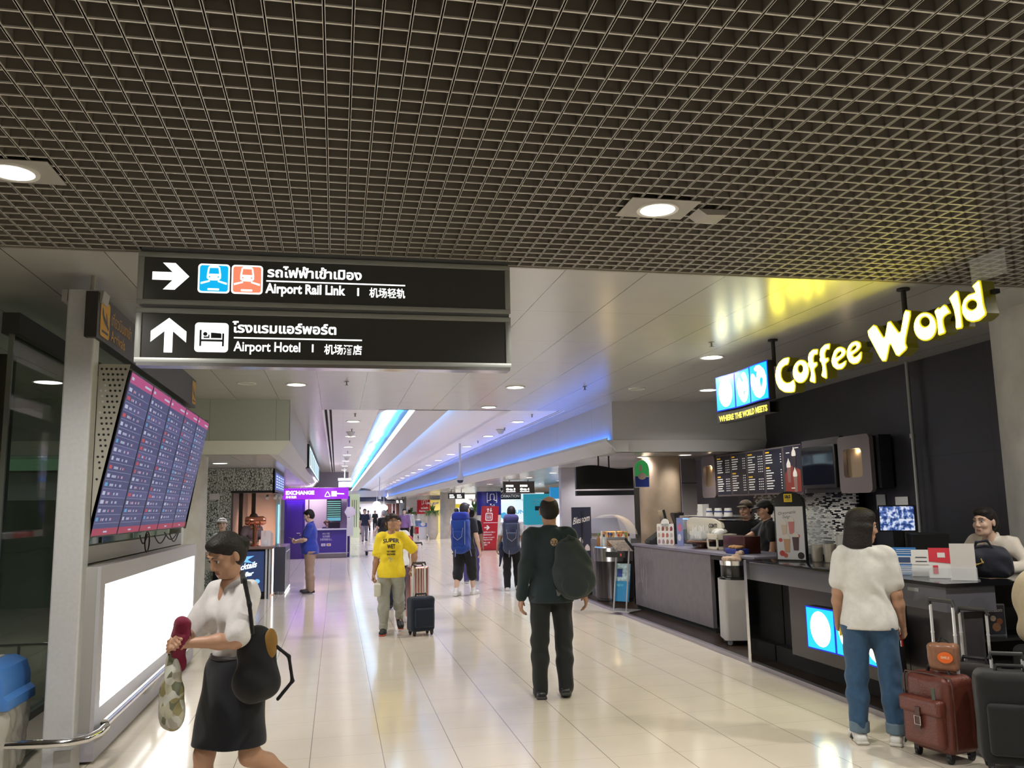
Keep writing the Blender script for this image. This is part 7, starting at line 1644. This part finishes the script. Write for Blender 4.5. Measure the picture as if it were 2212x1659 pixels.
# lit counters on the right
def panel(name, lab, cat, a, b_, m, extra=None):
    t = thing(name, lab, cat, ((a[0] + b_[0]) / 2, a[1], a[2])); b = MB(); w = (b_[0] - a[0]) / 2
    b.box((-w, 0, 0), (w, b_[1] - a[1], b_[2] - a[2])); b.build('panel', m, t)
    if extra: extra(t, w, b_[2] - a[2])
    return t
def krung(t, w, h):
    words(t, 'bank_lettering', face_mat((0, -.004, 0), (1, 0, 0), (0, 0, 1)), [('KRUNGTHAI', -w * .55, h * .40, .24, w * 1.55, .006)], emi('bank_cyan', (.02, .42, .78), .9)); b = MB(); b.prism(smooth_loop([(-.95, .62), (-.75, .70), (-.62, .62), (-.66, .45), (-.8, .40), (-.94, .48)]), -.006, -.003, 1); b.build('bank_bird', emi('bank_cyan', (.02, .42, .78), .9), t)
    b = MB(); put_text(b, 'ธนาคารกรุงไทย', .12, face_mat((-.8, -.004, h * .78), (1, 0, 0), (0, 0, 1)), width=1.4); b.build('thai_lettering', mat('pale_aqua', (.4, .6, .65), .5), t)
panel('bank_counter_wall', 'glowing white bank counter wall with cyan lettering behind the grey backpack', 'lit wall', (7.05, 38.2, .7), (9.3, 38.4, 2.25), emi('bank_white', (.80, .95, 1.), .95), krung)
panel('bank_counter', 'pale bank counter under the glowing white wall on the right', 'counter', (7.05, 37.2, 0), (9.3, 38.0, .95), mat('counter_pale', (.45, .46, .50), .4))
def teal(t, w, h):
    b = MB(); b.box((-w * .3, -.004, h * .46), (w * .5, -.002, h * .60)); b.build('dark_plate', m_black, t)
    words(t, 'board_text', face_mat((0, -.004, 0), (1, 0, 0), (0, 0, 1)), [('บริการข้อมูล', -w * .5, h * .78, .10, w * .9, .002), ('Tourist Service', -w * .5, h * .66, .09, w, .002), ('Welcome', -w * .3, h * .28, .08, w * .6, .001)], mat('teal_text', (.35, .6, .62), .5))
panel('teal_display', 'large teal information display behind the head of the balding man', 'display', (7.42, 34.0, .90), (8.75, 34.12, 2.13), mat('teal_board', (.02, .22, .28), .35, emit=(.03, .38, .50), es=.45), teal)
panel('teal_counter', 'pale service counter below the teal display on the right', 'counter', (7.3, 33.2, 0), (9.2, 34.15, .895), mat('counter_pale', ()))
panel('blue_lit_wall', 'bright blue shop wall with a round white lamp right of the balding man', 'lit wall', (7.6, 30.2, 0), (9.9, 30.4, 2.3), mat('shop_blue', (.02, .20, .42), .4, emit=(.02, .32, .75), es=.5), lambda t, w, h: MB().lathe([(.13, 0), (.13, .02)], 20, 0, Matrix.Translation((-w + .55, -.005, 1.65)) @ RX90).build('round_lamp', emi('round_lamp', (.75, .9, 1.), 1.5), t))
t = thing('white_light_drum', 'glowing white drum shaped display stand before the bright blue shop wall', 'display', (7.62, 29.2, 0)); b = MB(); b.lathe([(.20, 0), (.20, 1.88)], 26); b.build('drum', mat('drum_white', (.75, .78, .80), .4, emit=(.8, .9, 1.), es=.25), t, smooth=True)
def emblem(t, w, h):
    b = MB(); b.tube([(-.12, -.01, h * .92), (-.14, -.01, h * .72), (0, -.01, h * .52), (.14, -.01, h * .72), (.12, -.01, h * .92)], .012, 6); b.tube([(-.05, -.01, h * .86), (0, -.01, h * .76), (.05, -.01, h * .86)], .010, 6); b.tube([(0, -.01, h * .76), (0, -.01, h * .64)], .010, 6); b.build('pale_emblem', mat('emblem_pale', (.35, .55, .62), .5), t)
panel('blue_banner', 'blue banner with a pale shield emblem behind the navy pull up banner', 'banner', (5.45, 19.6, 1.0), (5.92, 19.75, 1.92), mat('banner_blue', (.02, .17, .34), .45), emblem)
panel('blue_banner_post', 'grey lilac pillar carrying the blue shield banner', 'pillar', (5.42, 19.76, 0), (5.98, 20.2, 2.47), mat('pillar_lilac', (.36, .34, .40), .5))
panel('exchange_window', 'white lit exchange counter with yellow stripe behind the blue rucksack', 'lit wall', (6.25, 50.0, 0), (8.0, 50.2, 2.4), emi('exch_white', (1, 1, .95), 1.0), lambda t, w, h: [MB().box((-w, -.01, 1.62), (w * .5, -.002, 1.85)).build('yellow_stripe', mat('stripe_yellow', (.75, .55, .02), .5, emit=(.9, .7, .05), es=.4), t), MB().box((-w, -.012, 1.28), (-w * .45, -.004, 1.58)).build('dark_logo', m_black, t)])
panel('cyan_window', 'bright cyan shop panel left of the blue column', 'lit wall', (7.95, 49.0, 0), (8.6, 49.2, 2.4), emi('cyan_window', (.0, .52, .85), 1.1), lambda t, w, h: MB().ball((0, -.02, 1.95), .16).build('white_globe', emi('globe_lamp', (.9, 1, 1), 2.), t))
panel('yellow_window', 'small yellow lit shop board behind the orchid planter', 'lit wall', (5.9, 58.6, 0), (7.8, 58.8, 2.2), mat('board_yellow', (.60, .50, .16), .5, emit=(.9, .75, .15), es=.4))
panel('low_kiosk', 'white check in kiosk with a sloping screen left of the round steel counter', 'kiosk', (4.72, 15.7, .036), (5.3, 16.2, 1.10), mat('kiosk_white', (.60, .60, .66), .4), lambda t, w, h: MB().prism([(-.05, h), (.0, h), (.22, h + .28), (.18, h + .28)], -w, w, 0).build('sloping_screen', mat('kiosk_grey', (.30, .31, .36), .25), t))
# end of the hall
panel('brown_shopfront', 'dark brown shopfront at the far end of the concourse', 'shopfront', (4.30, 77.1, 0), (5.5, 77.4, 2.1), mat('shop_brown', (.12, .045, .03), .5), lambda t, w, h: [MB().box((x - .03, -.03, 0), (x + .03, 0, h)).build('post', m_bw, t) for x in (-.05, .25)])
for k, (x, z) in enumerate(((3.35, 2.05), (3.95, 1.75))):
    b = MB(); b.ball((0, 0, 0), (.34, .2, .26)); o = b.build('far_light_drum', emi('drum_light', (1, .98, .94), 3.), smooth=True); o.location = (x, 74.0, z); tag(o, ['big round white lamp glowing above the far crowd, upper left one', 'big round white lamp glowing above the far crowd, lower right one'][k], 'lamp')
    b = MB(); b.tube([(x, 74, z + .25), (x, 74, HC if x < 3 else 3.27)], .02, 6); tag(b.build('lamp_rod', m_white), ['thin rod holding the upper left far lamp', 'thin rod holding the lower right far lamp'][k], 'rod')
panel('pale_green_kiosk', 'pale green lit kiosk tower just beyond the exchange booth', 'kiosk', (.78, 52.0, 0), (1.35, 52.6, 2.55), mat('kiosk_green', (.55, .62, .42), .5, emit=(.8, .9, .6), es=.25), lambda t, w, h: [MB().box((-w + .12 + .12 * k, -.02, .6), (-w + .15 + .12 * k, 0, 2.2)).build('dark_slot', m_black, t) for k in range(3)])
b = MB(); b.prism(ov(0, 1.75, .15, .15), 77.4, 77.49, 1); o = b.build('wall_disc', m_black); o.location = (1.95, 0, 0); tag(o, 'black round logo disc on the pale far wall', 'logo')

# ================================================================== PEOPLE FURTHER AWAY, LUGGAGE
def C(n, c, r=.85): return cloth(n, c, r)
c_black = C('plain_black', (.012, .012, .014)); c_navy = C('navy', (.02, .024, .05)); c_white = C('plain_white', (.72, .71, .72)); c_grey = C('grey_trouser', (.24, .22, .27)); c_khaki = C('khaki', (.33, .22, .16)); c_blue = C('royal_blue', (.025, .045, .30))
s_blk = mat('shoe_black', (.015, .015, .017), .5); s_wht = mat('shoe_white', (.66, .65, .64), .5)
def bluetee():
    p = Person('person', 'man in a blue t-shirt and khaki trousers looking at his phone by the exchange booth', (-.52, 17.75, 0), 84, H=1.63, wide=1.22, vox=.010)
    p.leg(1, 2, 3, 1, 6); p.leg(-1, -3, 2, 1, 6); p.reach(1, (.05, .26, 1.03), (.6, -.5, -.6)); p.reach(-1, (-.05, .25, 1.01), (-.6, -.5, -.6)); p.look(0, -18)
    def belly(F): F.ell(p.waist + v3(0, .06, -.02), v3(.14, .12, .17), None, .06)
    p.body('light', .9, palm={1: (-.4, -.2, .9), -1: (.4, -.2, .9)}); p.face(); p.hair('short'); p.top(c_blue, .72, 1.1, hem=.80, collar='fold', extra=belly); p.trousers(c_khaki, 1.0, 1.15); p.shoes(s_blk); p.ground()
    b = MB(); b.bbox((-.04, -.075, 0), (.04, .075, .010), .01); o = b.build('phone', m_black); bpy.context.view_layer.update(); o.location = p.t.matrix_basis @ Vector((.0, .35, 1.06)); o.rotation_euler = (.5, 0, math.radians(84)); tag(o, 'dark phone held by the man in the blue t-shirt', 'phone')
bluetee()
def pack(name, lab, loc, rz, H, main, lid, parts, hs=1.):
    F = Field(.05); F.box((0, -.16, -.02), (.165 * hs, .12, .30), .08); F.ell((0, -.18, -.26), (.16 * hs, .13, .12)); F.noise = (.006, 14)
    L_ = Field(.04); L_.box((0, -.16, .31), (.15 * hs, .12, .085), .07); L_.noise = (.005, 14)
    S = Field(.01)
    for q in (-1, 1): S.chain([(q * .09, -.04, .22), (q * .10, .02, .27), (q * .105, .10, .22), (q * .105, .125, .06), (q * .13, .06, -.12), (q * .12, -.08, -.18)], [.020] * 6)
    H_ = Field(.01); H_.chain([(-.15, -.08, -.28), (-.185, .02, -.29), (-.15, .14, -.29), (0, .17, -.29), (.15, .14, -.29), (.185, .02, -.29), (.15, -.08, -.28)], [.022] * 7)
    fl = [('main_sack', F, main, .011), ('lid', L_, lid, .011), ('shoulder_straps', S, main, .011), ('hip_belt', H_, main, .012)]
    P2 = Field(.03); P2.box((0, -.28, -.10), (.11 * hs, .03, .15), .03); fl.append(('front_pocket', P2, parts[0], .010))
    D = Field(.005); D.chain([(-.10, -.30, .10), (-.08, -.318, -.06), (0, -.322, -.12), (.08, -.318, -.06), (.10, -.30, .10)], [.007] * 5); fl.append(('cord', D, parts[1], .006))
    W = Field(.005); W.chain([(-.05, -.30, -.30), (-.055, -.31, -.42)], [.012, .010]); W.chain([(.17, -.14, -.28), (.20, -.13, -.42)], [.010, .008]); W.chain([(.13, -.28, .22), (.13, -.29, -.2)], [.010, .010]); fl.append(('strap_ends', W, parts[1], .007))
    return soft_thing(name, lab, 'rucksack', loc, rz, fl)
def pack1():
    p = Person('person', 'man with a big blue rucksack in dark t-shirt and black three quarter shorts walking away', (2.38, 16.2, 0), -30, H=1.715, wide=1.12, vox=.011)
    p.leg(-1, -8, 8, 2, 4); p.leg(1, 12, 4, 2, 4); p.arm(1, -4, 12, 10); p.arm(-1, 6, 8, 20); p.look(-8, 0)
    p.body('light', .4, bare=True); p.face(); p.hair('short', mat('hair_crop', (.035, .03, .032), .6)); p.top(C('charcoal_tee', (.028, .028, .036)), 'short', 1.1, hem=.82); p.trousers(c_black, .66, 1.2, name='shorts', r=(.10, .082, .080)); p.shoes(s_wht, s_wht)
    for q in (-1, 1): G = Field(.01); d = unit(p.an[q] - p.kn[q]); G.cone(p.an[q] - d * .10, p.an[q], .044, .044); np_obj('sock', [G.mesh(.010)], c_white, p.t)
    p.ground()
    pack('rucksack', 'large royal blue hiking rucksack on the man in black shorts', (2.36, 16.16, 1.15), -30, 1, C('pack_blue', (.015, .05, .26)), C('pack_blue_lid', (.015, .035, .30)), (C('pack_blue_dark', (.012, .04, .22)), mat('cord_grey', (.16, .20, .36), .6)), 1.05)
pack1()
def pack2():
    p = Person('person', 'man with a tall grey rucksack and white t-shirt walking away in black trousers', (3.42, 16.85, 0), -8, H=1.63, wide=1.0, vox=.011)
    p.leg(-1, -4, 4, 2, 4); p.leg(1, 10, 14, 2, 4, toe=-20); p.arm(1, 6, 9, 20); p.arm(-1, 4, 12, 16)
    p.body('tan', .4); p.face(); p.hair('short'); p.top(c_white, .75, 1.08, hem=.84); p.trousers(c_black, 1., 1.12); p.shoes(s_wht, s_wht); p.ground()
    pack('rucksack', 'tall slate grey rucksack on the man with a white t-shirt', (3.39, 16.80, 1.08), -8, 1, C('pack_slate', (.045, .055, .10)), C('pack_violet', (.055, .055, .16)), (C('pack_slate2', (.04, .048, .075)), mat('cord_pale', (.17, .18, .22), .6)), 1.0)
    F = Field(.04); F.ell((-.22, -.02, -.02), (.06, .10, .13)); F.cone((-.22, -.04, -.1), (-.26, -.08, -.36), .03, .018); F.noise = (.01, 16); soft_thing('tied_jacket', 'navy jacket hanging at the left hip of the man with the grey rucksack', 'jacket', (3.42, 16.8, .84), -8, [('jacket', F, c_navy, .010)])
pack2()
def companion():
    p = Person('person', 'dark haired companion in a black t-shirt and violet trousers beside the blue rucksack man', (2.92, 18.9, 0), -8, H=1.60, wide=1.05, vox=.014)
    p.leg(-1, -8, 6, 2); p.leg(1, 10, 6, 2); p.arm(1, -2, 10, 12); p.arm(-1, 4, 8, 14); p.body('tan', .5); p.hair('short'); p.top(C('black_tee2', (.02, .02, .026)), .75, 1.1, hem=.82); p.trousers(C('violet_trousers', (.07, .06, .20)), 1.0, 1.15); p.shoes(mat('shoe_slate', (.12, .12, .16), .6), s_wht); p.ground()
companion()
def hidden():
    p = Person('person', 'person in a white shirt mostly hidden behind the yellow t-shirt, pulling a rose suitcase', (.98, 14.4, 0), 178, H=1.50, fem=True, wide=1.25, vox=.014)
    p.leg(1, -6, 5, 2); p.leg(-1, 8, 5, 2); p.arm(-1, -8, 10, 10); p.arm(1, 6, 8, 10); p.body('tan', .6); p.hair('short'); p.top(c_white, .8, 1.2, hem=.80); p.trousers(c_navy, 1, 1.1); p.shoes(s_blk); p.ground()
hidden()
# people by the kiosk and the exchange
def capwoman():
    p = Person('person', 'woman in a white cap and grey top standing by the leaf patterned wall', (-1.90, 15.4, 0), 158, H=1.50, fem=True, wide=.92, vox=.011)
    p.reach(1, (.16, .20, .93), (1, -.3, -.6)); p.arm(-1, 2, 10, 20); p.look(28, 10); p.body('pale', .7); p.face(); p.hair('pony', m_hairbr); p.top(C('grey_top', (.28, .28, .27)), .6, 1.05, hem=.9); p.trousers(c_black, 1, 1.02); p.shoes(s_wht)
    k = p.hk; F = Field(.01); F.ell(p.P(0, -.01, .055), np.array((.088, .104, .085)) * k, p.HR); F.cut(p.P(0, 0, .045), p.HR @ v3(0, .05, -1)); cp_ = np_obj('cap', [F.mesh(.008)], C('cap_white', (.68, .66, .64)), p.t)
    F = Field(.01); F.ell(p.P(0, .105, .052), np.array((.070, .075, .012)) * k, p.HR); np_obj('cap_peak', [F.mesh(.006)], MATS['cloth_cap_white'], cp_); p.ground()
    F = Field(.02); F.box((0, 0, -.05), (.10, .04, .09), .03); G = Field(.006); G.chain([(-.07, 0, .02), (-.05, 0, .16), (.05, 0, .16), (.07, 0, .02)], [.007] * 4); soft_thing('hand_bag', 'small pale handbag held by the woman in the white cap', 'handbag', (-2.08, 15.22, .80), 150, [('bag_body', F, mat('bag_cream', (.62, .60, .52), .5), .008), ('handle', G, mat('bag_cream', ()), .006)])
capwoman()
def tapwoman():
    p = Person('person', 'long haired bar attendant bending behind the copper tap', (-1.66, 17.85, 0), 200, H=1.60, fem=True, vox=.012); p.tilt(14); p.reach(1, (.10, .42, 1.02), (1, -.2, -.4)); p.arm(-1, 20, 10, 30); p.look(-30, -25)
    p.body('light', .6); p.face(); p.hair('tail', m_hairbr); p.top(C('mauve_top', (.24, .17, .18)), .6, 1.05, hem=.85); p.trousers(c_black, 1, 1.); p.shoes(s_blk); p.ground()
tapwoman()
def teller():
    p = Person('person', 'clerk with tied dark hair sitting low behind the exchange counter', (-.32, 31.5, -.30), 200, H=1.50, fem=True, vox=.016, far=True); p.look(40, -20); p.body('light', .5); p.hair('bun', m_hairbr); p.top(c_navy, 'long', 1., hem=.85); p.trousers(c_black, 1, 1.); p.t.location.z = -.235
teller()
def barista(lab, x, y, rz, yaw, H, hat, z=.036, **kw):
    p = Person('person', lab, (x, y, 0), rz, H=H, wide=1.0, vox=.011); p.look(yaw, kw.get('pitch', -5))
    if kw.get('reach'): p.reach(kw['reach'][0], kw['reach'][1], (-.3, -.3, -1))
    p.body('tan', .7); p.face(); p.hair('bun' if kw.get('bun') else 'short'); p.top(c_black, kw.get('sl', .6), 1.08, hem=.80, collar='fold'); p.trousers(c_black, 1, 1.05); p.shoes(s_blk)
    if hat:
        k = p.hk; F = Field(.01); F.ell(p.P(0, -.01, .055), np.array((.090, .106, .085)) * k, p.HR); F.cut(p.P(0, 0, .045), p.HR @ v3(0, .05, -1)); cp_ = np_obj('cap', [F.mesh(.008)], hat, p.t); F = Field(.01); F.ell(p.P(0, .105, .052), np.array((.070, .070, .012)) * k, p.HR); np_obj('cap_peak', [F.mesh(.006)], hat, cp_)
    p.ground(); p.t.location.z += z; return p
b1 = barista('barista in a brown peaked cap and black uniform facing out over the coffee bar', 5.66, 11.22, 128, -4, 1.60, C('cap_brown', (.07, .05, .03)))
b = MB(); kx = b1.k; b.tube([b1.neck + v3(.085 * math.sin(a), .02 + .10 * math.cos(a) if math.cos(a) > 0 else .0, -.02 - (.10 if math.cos(a) > 0 else 0) * math.cos(a)) for a in np.linspace(-1.6, 1.6, 12)], .006, 6); b.build('lanyard', mat('lanyard_grey', (.35, .36, .40), .5), b1.t, smooth=True)
barista('second barista in black with tied hair turned left beside the arched poster', 5.50, 10.35, 78, 6, 1.60, C('cap_black', (.012, .011, .011)), pitch=-14, reach=(1, (.10, .42, 1.06)), bun=True)
def bagwoman():
    p = Person('person', 'woman in a cream jacket leaning on the end counter behind the navy handbag', (5.33, 6.14, 0), 112, H=1.54, fem=True, wide=1.05, vox=.008)
    p.tilt(19); p.reach(-1, (-.16, .33, 1.04), (-1, -.3, -.35)); p.reach(1, (.14, .33, 1.04), (1, -.3, -.4)); p.look(-8, -2); p.body('light', 1.1, palm={-1: (.4, 0, -1), 1: (-.4, 0, -1)}); p.face(); p.hair('pony')
    p.top(C('cream_jacket', (.62, .57, .50)), 'long', 1.06, hem=.80, name='jacket', collar='fold', noise=.008); p.trousers(c_black, 1, 1.); p.shoes(s_blk); p.ground(); p.t.location.z += .036
    e = MB(); e.ball(p.P(.082, -.0, -.042), .006, 8); e.build('earring', m_chrome, p.t)
bagwoman()
F = Field(.05); F.ell((0, 0, .16), (.11, .14, .20)); F.ell((.02, 0, -.02), (.12, .15, .12)); F.noise = (.008, 12)
soft_thing('beige_backpack', 'beige padded bag cut by the right edge of the picture beside the end counter', 'bag', (4.43, 4.86, .80), 0, [('bag_body', F, C('beige_pad', (.50, .42, .28)), .010)])
F = Field(.03); F.box((0, 0, 0), (.16, .16, .32), .05); o = soft_thing('dark_stool', 'dark low stool carrying the beige padded bag at the right edge', 'stool', (4.50, 4.86, .355), 0, [('stool', F, m_blackm, .014)])
# distant walkers
def walker(lab, x, y, rz, H, top, bot, fem=False, hair='short', hm=None, sleeve=.7, swing=10, sk='light', yaw=0, wide=1.05, bag=None, skirt=None, noshoe=False):
    p = Person('person', lab, (x, y, 0), rz, H=H, fem=fem, wide=wide, vox=.018 if y < 50 else .024, far=True)
    p.leg(1, swing, 4, 2); p.leg(-1, -swing, 10, 2); p.arm(1, -swing, 9, 12); p.arm(-1, swing, 9, 12); p.look(yaw, 0); p.body(sk, .5, bare=bool(skirt)); p.hair(hair, hm); p.top(top, sleeve, 1.08, hem=.84)
    if skirt: p.skirt(skirt, hem=.55)
    else: p.trousers(bot, 1, 1.08)
    p.shoes(s_blk); p.ground(); return p
walker('man in a navy polo shirt and grey trousers walking up the concourse', 1.42, 44.8, 186, 1.66, c_navy, c_grey, swing=12)
m_ = walker('grey haired man in black pushing the luggage trolley', 1.62, 30.2, 25, 1.60, c_black, c_black, hm=m_hairg, swing=14, wide=1.25)
walker('man in a purple shirt looking up behind the yellow t-shirt', 2.92, 38.0, 172, 1.62, C('purple_shirt', (.20, .11, .24)), c_black, sleeve='long', swing=6, yaw=15)
walker('man in a white shirt walking away beside the man in purple', 3.52, 42.5, -10, 1.60, c_white, c_black, sleeve='long', swing=8)
walker('woman in a white top and pink skirt seen from behind in the distance', 1.50, 58.5, 10, 1.45, c_white, None, fem=True, hair='bob', skirt=C('pink_skirt', (.55, .30, .33)), swing=4)
walker('person in dark clothes at the left of the far crowd beside the exchange booth', .92, 57.2, 160, 1.52, c_black, c_black, swing=4)
walker('second dark clothed person left in the far crowd with bare legs', 1.27, 61.0, -30, 1.50, c_black, None, fem=True, skirt=C('khaki_skirt', (.40, .25, .18)), swing=3)
walker('third dark clothed person in the far crowd left of the navy polo', 1.62, 64.0, 150, 1.55, c_black, c_black, swing=3)
for k, (x, y, h, tp, rz, lab) in enumerate(((2.35, 66, 1.55, c_white, 170, 'far person in white left of the round lamps'), (2.95, 68, 1.52, c_black, 190, 'far person in black below the upper round lamp'), (3.45, 65, 1.50, c_white, 10, 'far person in white below the lower round lamp'), (3.95, 69, 1.55, c_grey, 160, 'far person in grey right of the round lamps'), (4.35, 67, 1.50, c_black, 200, 'far person in black before the brown shopfront'), (4.0, 62, 1.5, c_navy, 30, 'far person in navy before the slim concrete column'))):
    walker(lab, x, y, rz, h, tp, c_black, swing=5, sleeve=.8)
walker('person with dark hair behind the blue rucksack man near the lit exchange window', 4.13, 30.0, 20, 1.60, c_white, c_black, swing=4)
walker('brown haired person standing at the service counter right of the balding man', 7.35, 27.5, 60, 1.50, c_black, c_black, fem=True, hair='tail', hm=m_hairbr, swing=0)
# luggage
def suitcase(name, lab, loc, rz, w, d, h, m, handle=None, soft=True, pocket=True, wheels=4, hm=None, ribs=0, tilt=0):
    t = thing('suitcase', lab, 'suitcase', loc, math.radians(rz)); z0 = .05
    if tilt: t.rotation_euler[0] = tilt
    F = Field(.02); F.box((0, 0, z0 + h / 2), (w / 2, d / 2, h / 2), .05 if soft else .035)
    if soft: F.noise = (.0025, 14)
    np_obj('shell', [F.mesh(.009)], m, t)
    wm = mat('wheel_black', (.015, .015, .017), .5)
    for qx in (-1, 1):
        for qy in (-1, 1):
            b = MB(); b.lathe([(.018, -.014), (.026, -.009), (.026, .009), (.018, .014)], 14, 0, Matrix.Translation((qx * (w / 2 - .045), qy * (d / 2 - .04), .026)) @ Matrix.Rotation(PI / 2, 4, 'Y')); b.box((qx * (w / 2 - .045) - .018, qy * (d / 2 - .04) - .018, .03), (qx * (w / 2 - .045) + .018, qy * (d / 2 - .04) + .018, .07)); b.build('wheel', wm, t, smooth=True)
    if pocket:
        P_ = Field(.02); P_.box((0, -d / 2 - .01, z0 + h * .40), (w * .40, .03, h * .28), .028); np_obj('front_pocket', [P_.mesh(.009)], m, t)
    b = MB(); b.tube([(-.08, 0, z0 + h - .005), (-.07, 0, z0 + h + .03), (.07, 0, z0 + h + .03), (.08, 0, z0 + h - .005)], .012, 8); b.build('top_grip', wm, t, smooth=True)
    if handle:
        hm = hm or mat('pole_silver', (.72, .73, .74), .35, .45); hw = .085
        b = MB()
        for q in (-hw, hw): b.tube([(q, d / 2 - .05, z0 + h - .02), (q, d / 2 - .05, handle - .03)], .0095, 10); b.tube([(q, d / 2 - .05, z0 + h + (handle - h - z0) * .52), (q, d / 2 - .05, z0 + h + (handle - h - z0) * .54)], .0115, 10)
        b.build('pull_poles', hm, t, smooth=True)
        b = MB(); b.tube([(-hw - .008, d / 2 - .05, handle - .035), (-hw, d / 2 - .05, handle), (hw, d / 2 - .05, handle), (hw + .008, d / 2 - .05, handle - .035)], .014, 10); b.build('pull_grip', mat('grip_dark', (.03, .03, .032), .4), t, smooth=True)
    if ribs:
        b = MB()
        for k in range(ribs): x = -w / 2 + w * (k + .5) / ribs; b.tube([(x, -d / 2 - .002, z0 + .03), (x, -d / 2 - .002, z0 + h - .03)], .006, 6); 
        b.build('ribs', hm or m, t, smooth=True)
    return t
suitcase('n', 'navy four wheeled suitcase pulled by the person in the yellow t-shirt', (1.09, 11.40, 0), 18, .33, .22, .44, C('case_navy', (.012, .018, .034)), .915)
t = suitcase('r', 'shiny rose metal suitcase behind the yellow t-shirt and navy suitcase', (1.17, 12.75, 0), 14, .30, .22, .74, mat('rose_metal', (.62, .30, .27), .22, .9), 1.12, soft=False, pocket=False, ribs=7)
b = MB(); b.ball((0, 0, 0), (.05, .04, .06)); o = b.build('pink_tag', mat('tag_pink', (.45, .08, .16), .6), smooth=True); o.location = (1.06, 12.83, 1.17); tag(o, 'pink scarf knotted on the handle of the rose suitcase', 'scarf')
m_lea = mat('brown_leather', (.115, .030, .020), .38, bump=.25, bscale=120, noise=.10, nscale=12); m_lead = mat('dark_leather', (.055, .016, .011), .4)
t = suitcase('b', 'reddish brown leather suitcase with buckled pocket beside the white t-shirt woman', (3.80, 5.02, 0), -78, .33, .26, .47, m_lea, .965, pocket=False)
P_ = Field(.02); P_.box((0, -.155, .22), (.145, .035, .13), .03); np_obj('front_pocket', [P_.mesh(.008)], m_lea, t)
P_ = Field(.015); P_.box((0, -.165, .335), (.155, .038, .05), .02); np_obj('pocket_flap', [P_.mesh(.008)], m_lea, t)
b = MB(); b.box((-.018, -.212, .20), (.018, -.204, .33)); b.build('strap', m_lead, t); b = MB(); b.tube([(-.022, -.214, .225), (.022, -.214, .225), (.022, -.214, .275), (-.022, -.214, .275)], .004, 6, closed=True); b.build('buckle', m_chrome, t)
b = MB()
for q in (-1, 1): b.tube([(q * .182, -.10, .09), (q * .182, -.10, .48), (q * .17, -.10, .515), (0, -.10, .523)], .006, 6)
b.build('piping', m_lead, t, smooth=True)
b = MB(); b.box((.10, -.19, .39), (.125, -.186, .46)); b.build('zip_tag', mat('tag_green', (.05, .07, .05), .5), t)
m_bagp = mat('brown_plastic', (.30, .14, .08), .3, alpha=.8)
F = Field(.02); F.box((0, 0, .095), (.088, .045, .088), .03); F.noise = (.006, 22); G = Field(.006); G.chain([(-.03, 0, .17), (-.01, .01, .22), (.02, 0, .205), (.05, 0, .17)], [.008, .006, .006, .006])
t2 = soft_thing('gift_bag', 'translucent brown gift bag with an orange badge on top of the leather suitcase', 'bag', (3.82, 4.98, .525), -50, [('bag_body', F, m_bagp, .008), ('black_bow', G, m_blackm, .005)])
b = MB(); b.prism(ov(.02, .10, .045, .034, 0, 26), -.058, -.052, 1); bd = b.build('orange_badge', mat('badge_orange', (.72, .13, .015), .4), t2); b = MB(); put_text(b, 'SMILE', .021, face_mat((.02, -.0585, .094), (1, 0, 0), (0, 0, 1)), align='CENTER', bold=.0008); b.build('badge_text', mat('badge_cream', (.7, .45, .3), .5), bd)
t = suitcase('k', 'large black fabric suitcase at the bottom right corner', (4.02, 4.66, 0), -32, .40, .24, .53, C('case_black', (.014, .015, .016)), .67)
b = MB(); b.box((.03, -.176, .40), (.10, -.170, .425)); b.build('metal_badge', m_chrome, t)
t = suitcase('k2', 'dark suitcase with raised silver poles behind the black fabric suitcase', (4.14, 5.10, 0), -60, .30, .18, .50, C('case_dark', (.022, .018, .018)), .89)
F = Field(.012); F.box((0, 0, -.06), (.045, .028, .085), .022); G = Field(.005); G.chain([(-.03, 0, .01), (0, 0, .06), (.03, 0, .01)], [.006] * 3)
soft_thing('white_pouch', 'white pouch hanging from the right hand of the person in yellow', 'pouch', (.535, 11.50, .64), 170, [('pouch_body', F, mat('pouch_white', (.62, .60, .50), .5), .007), ('loop', G, mat('pouch_white', ()), .006)])
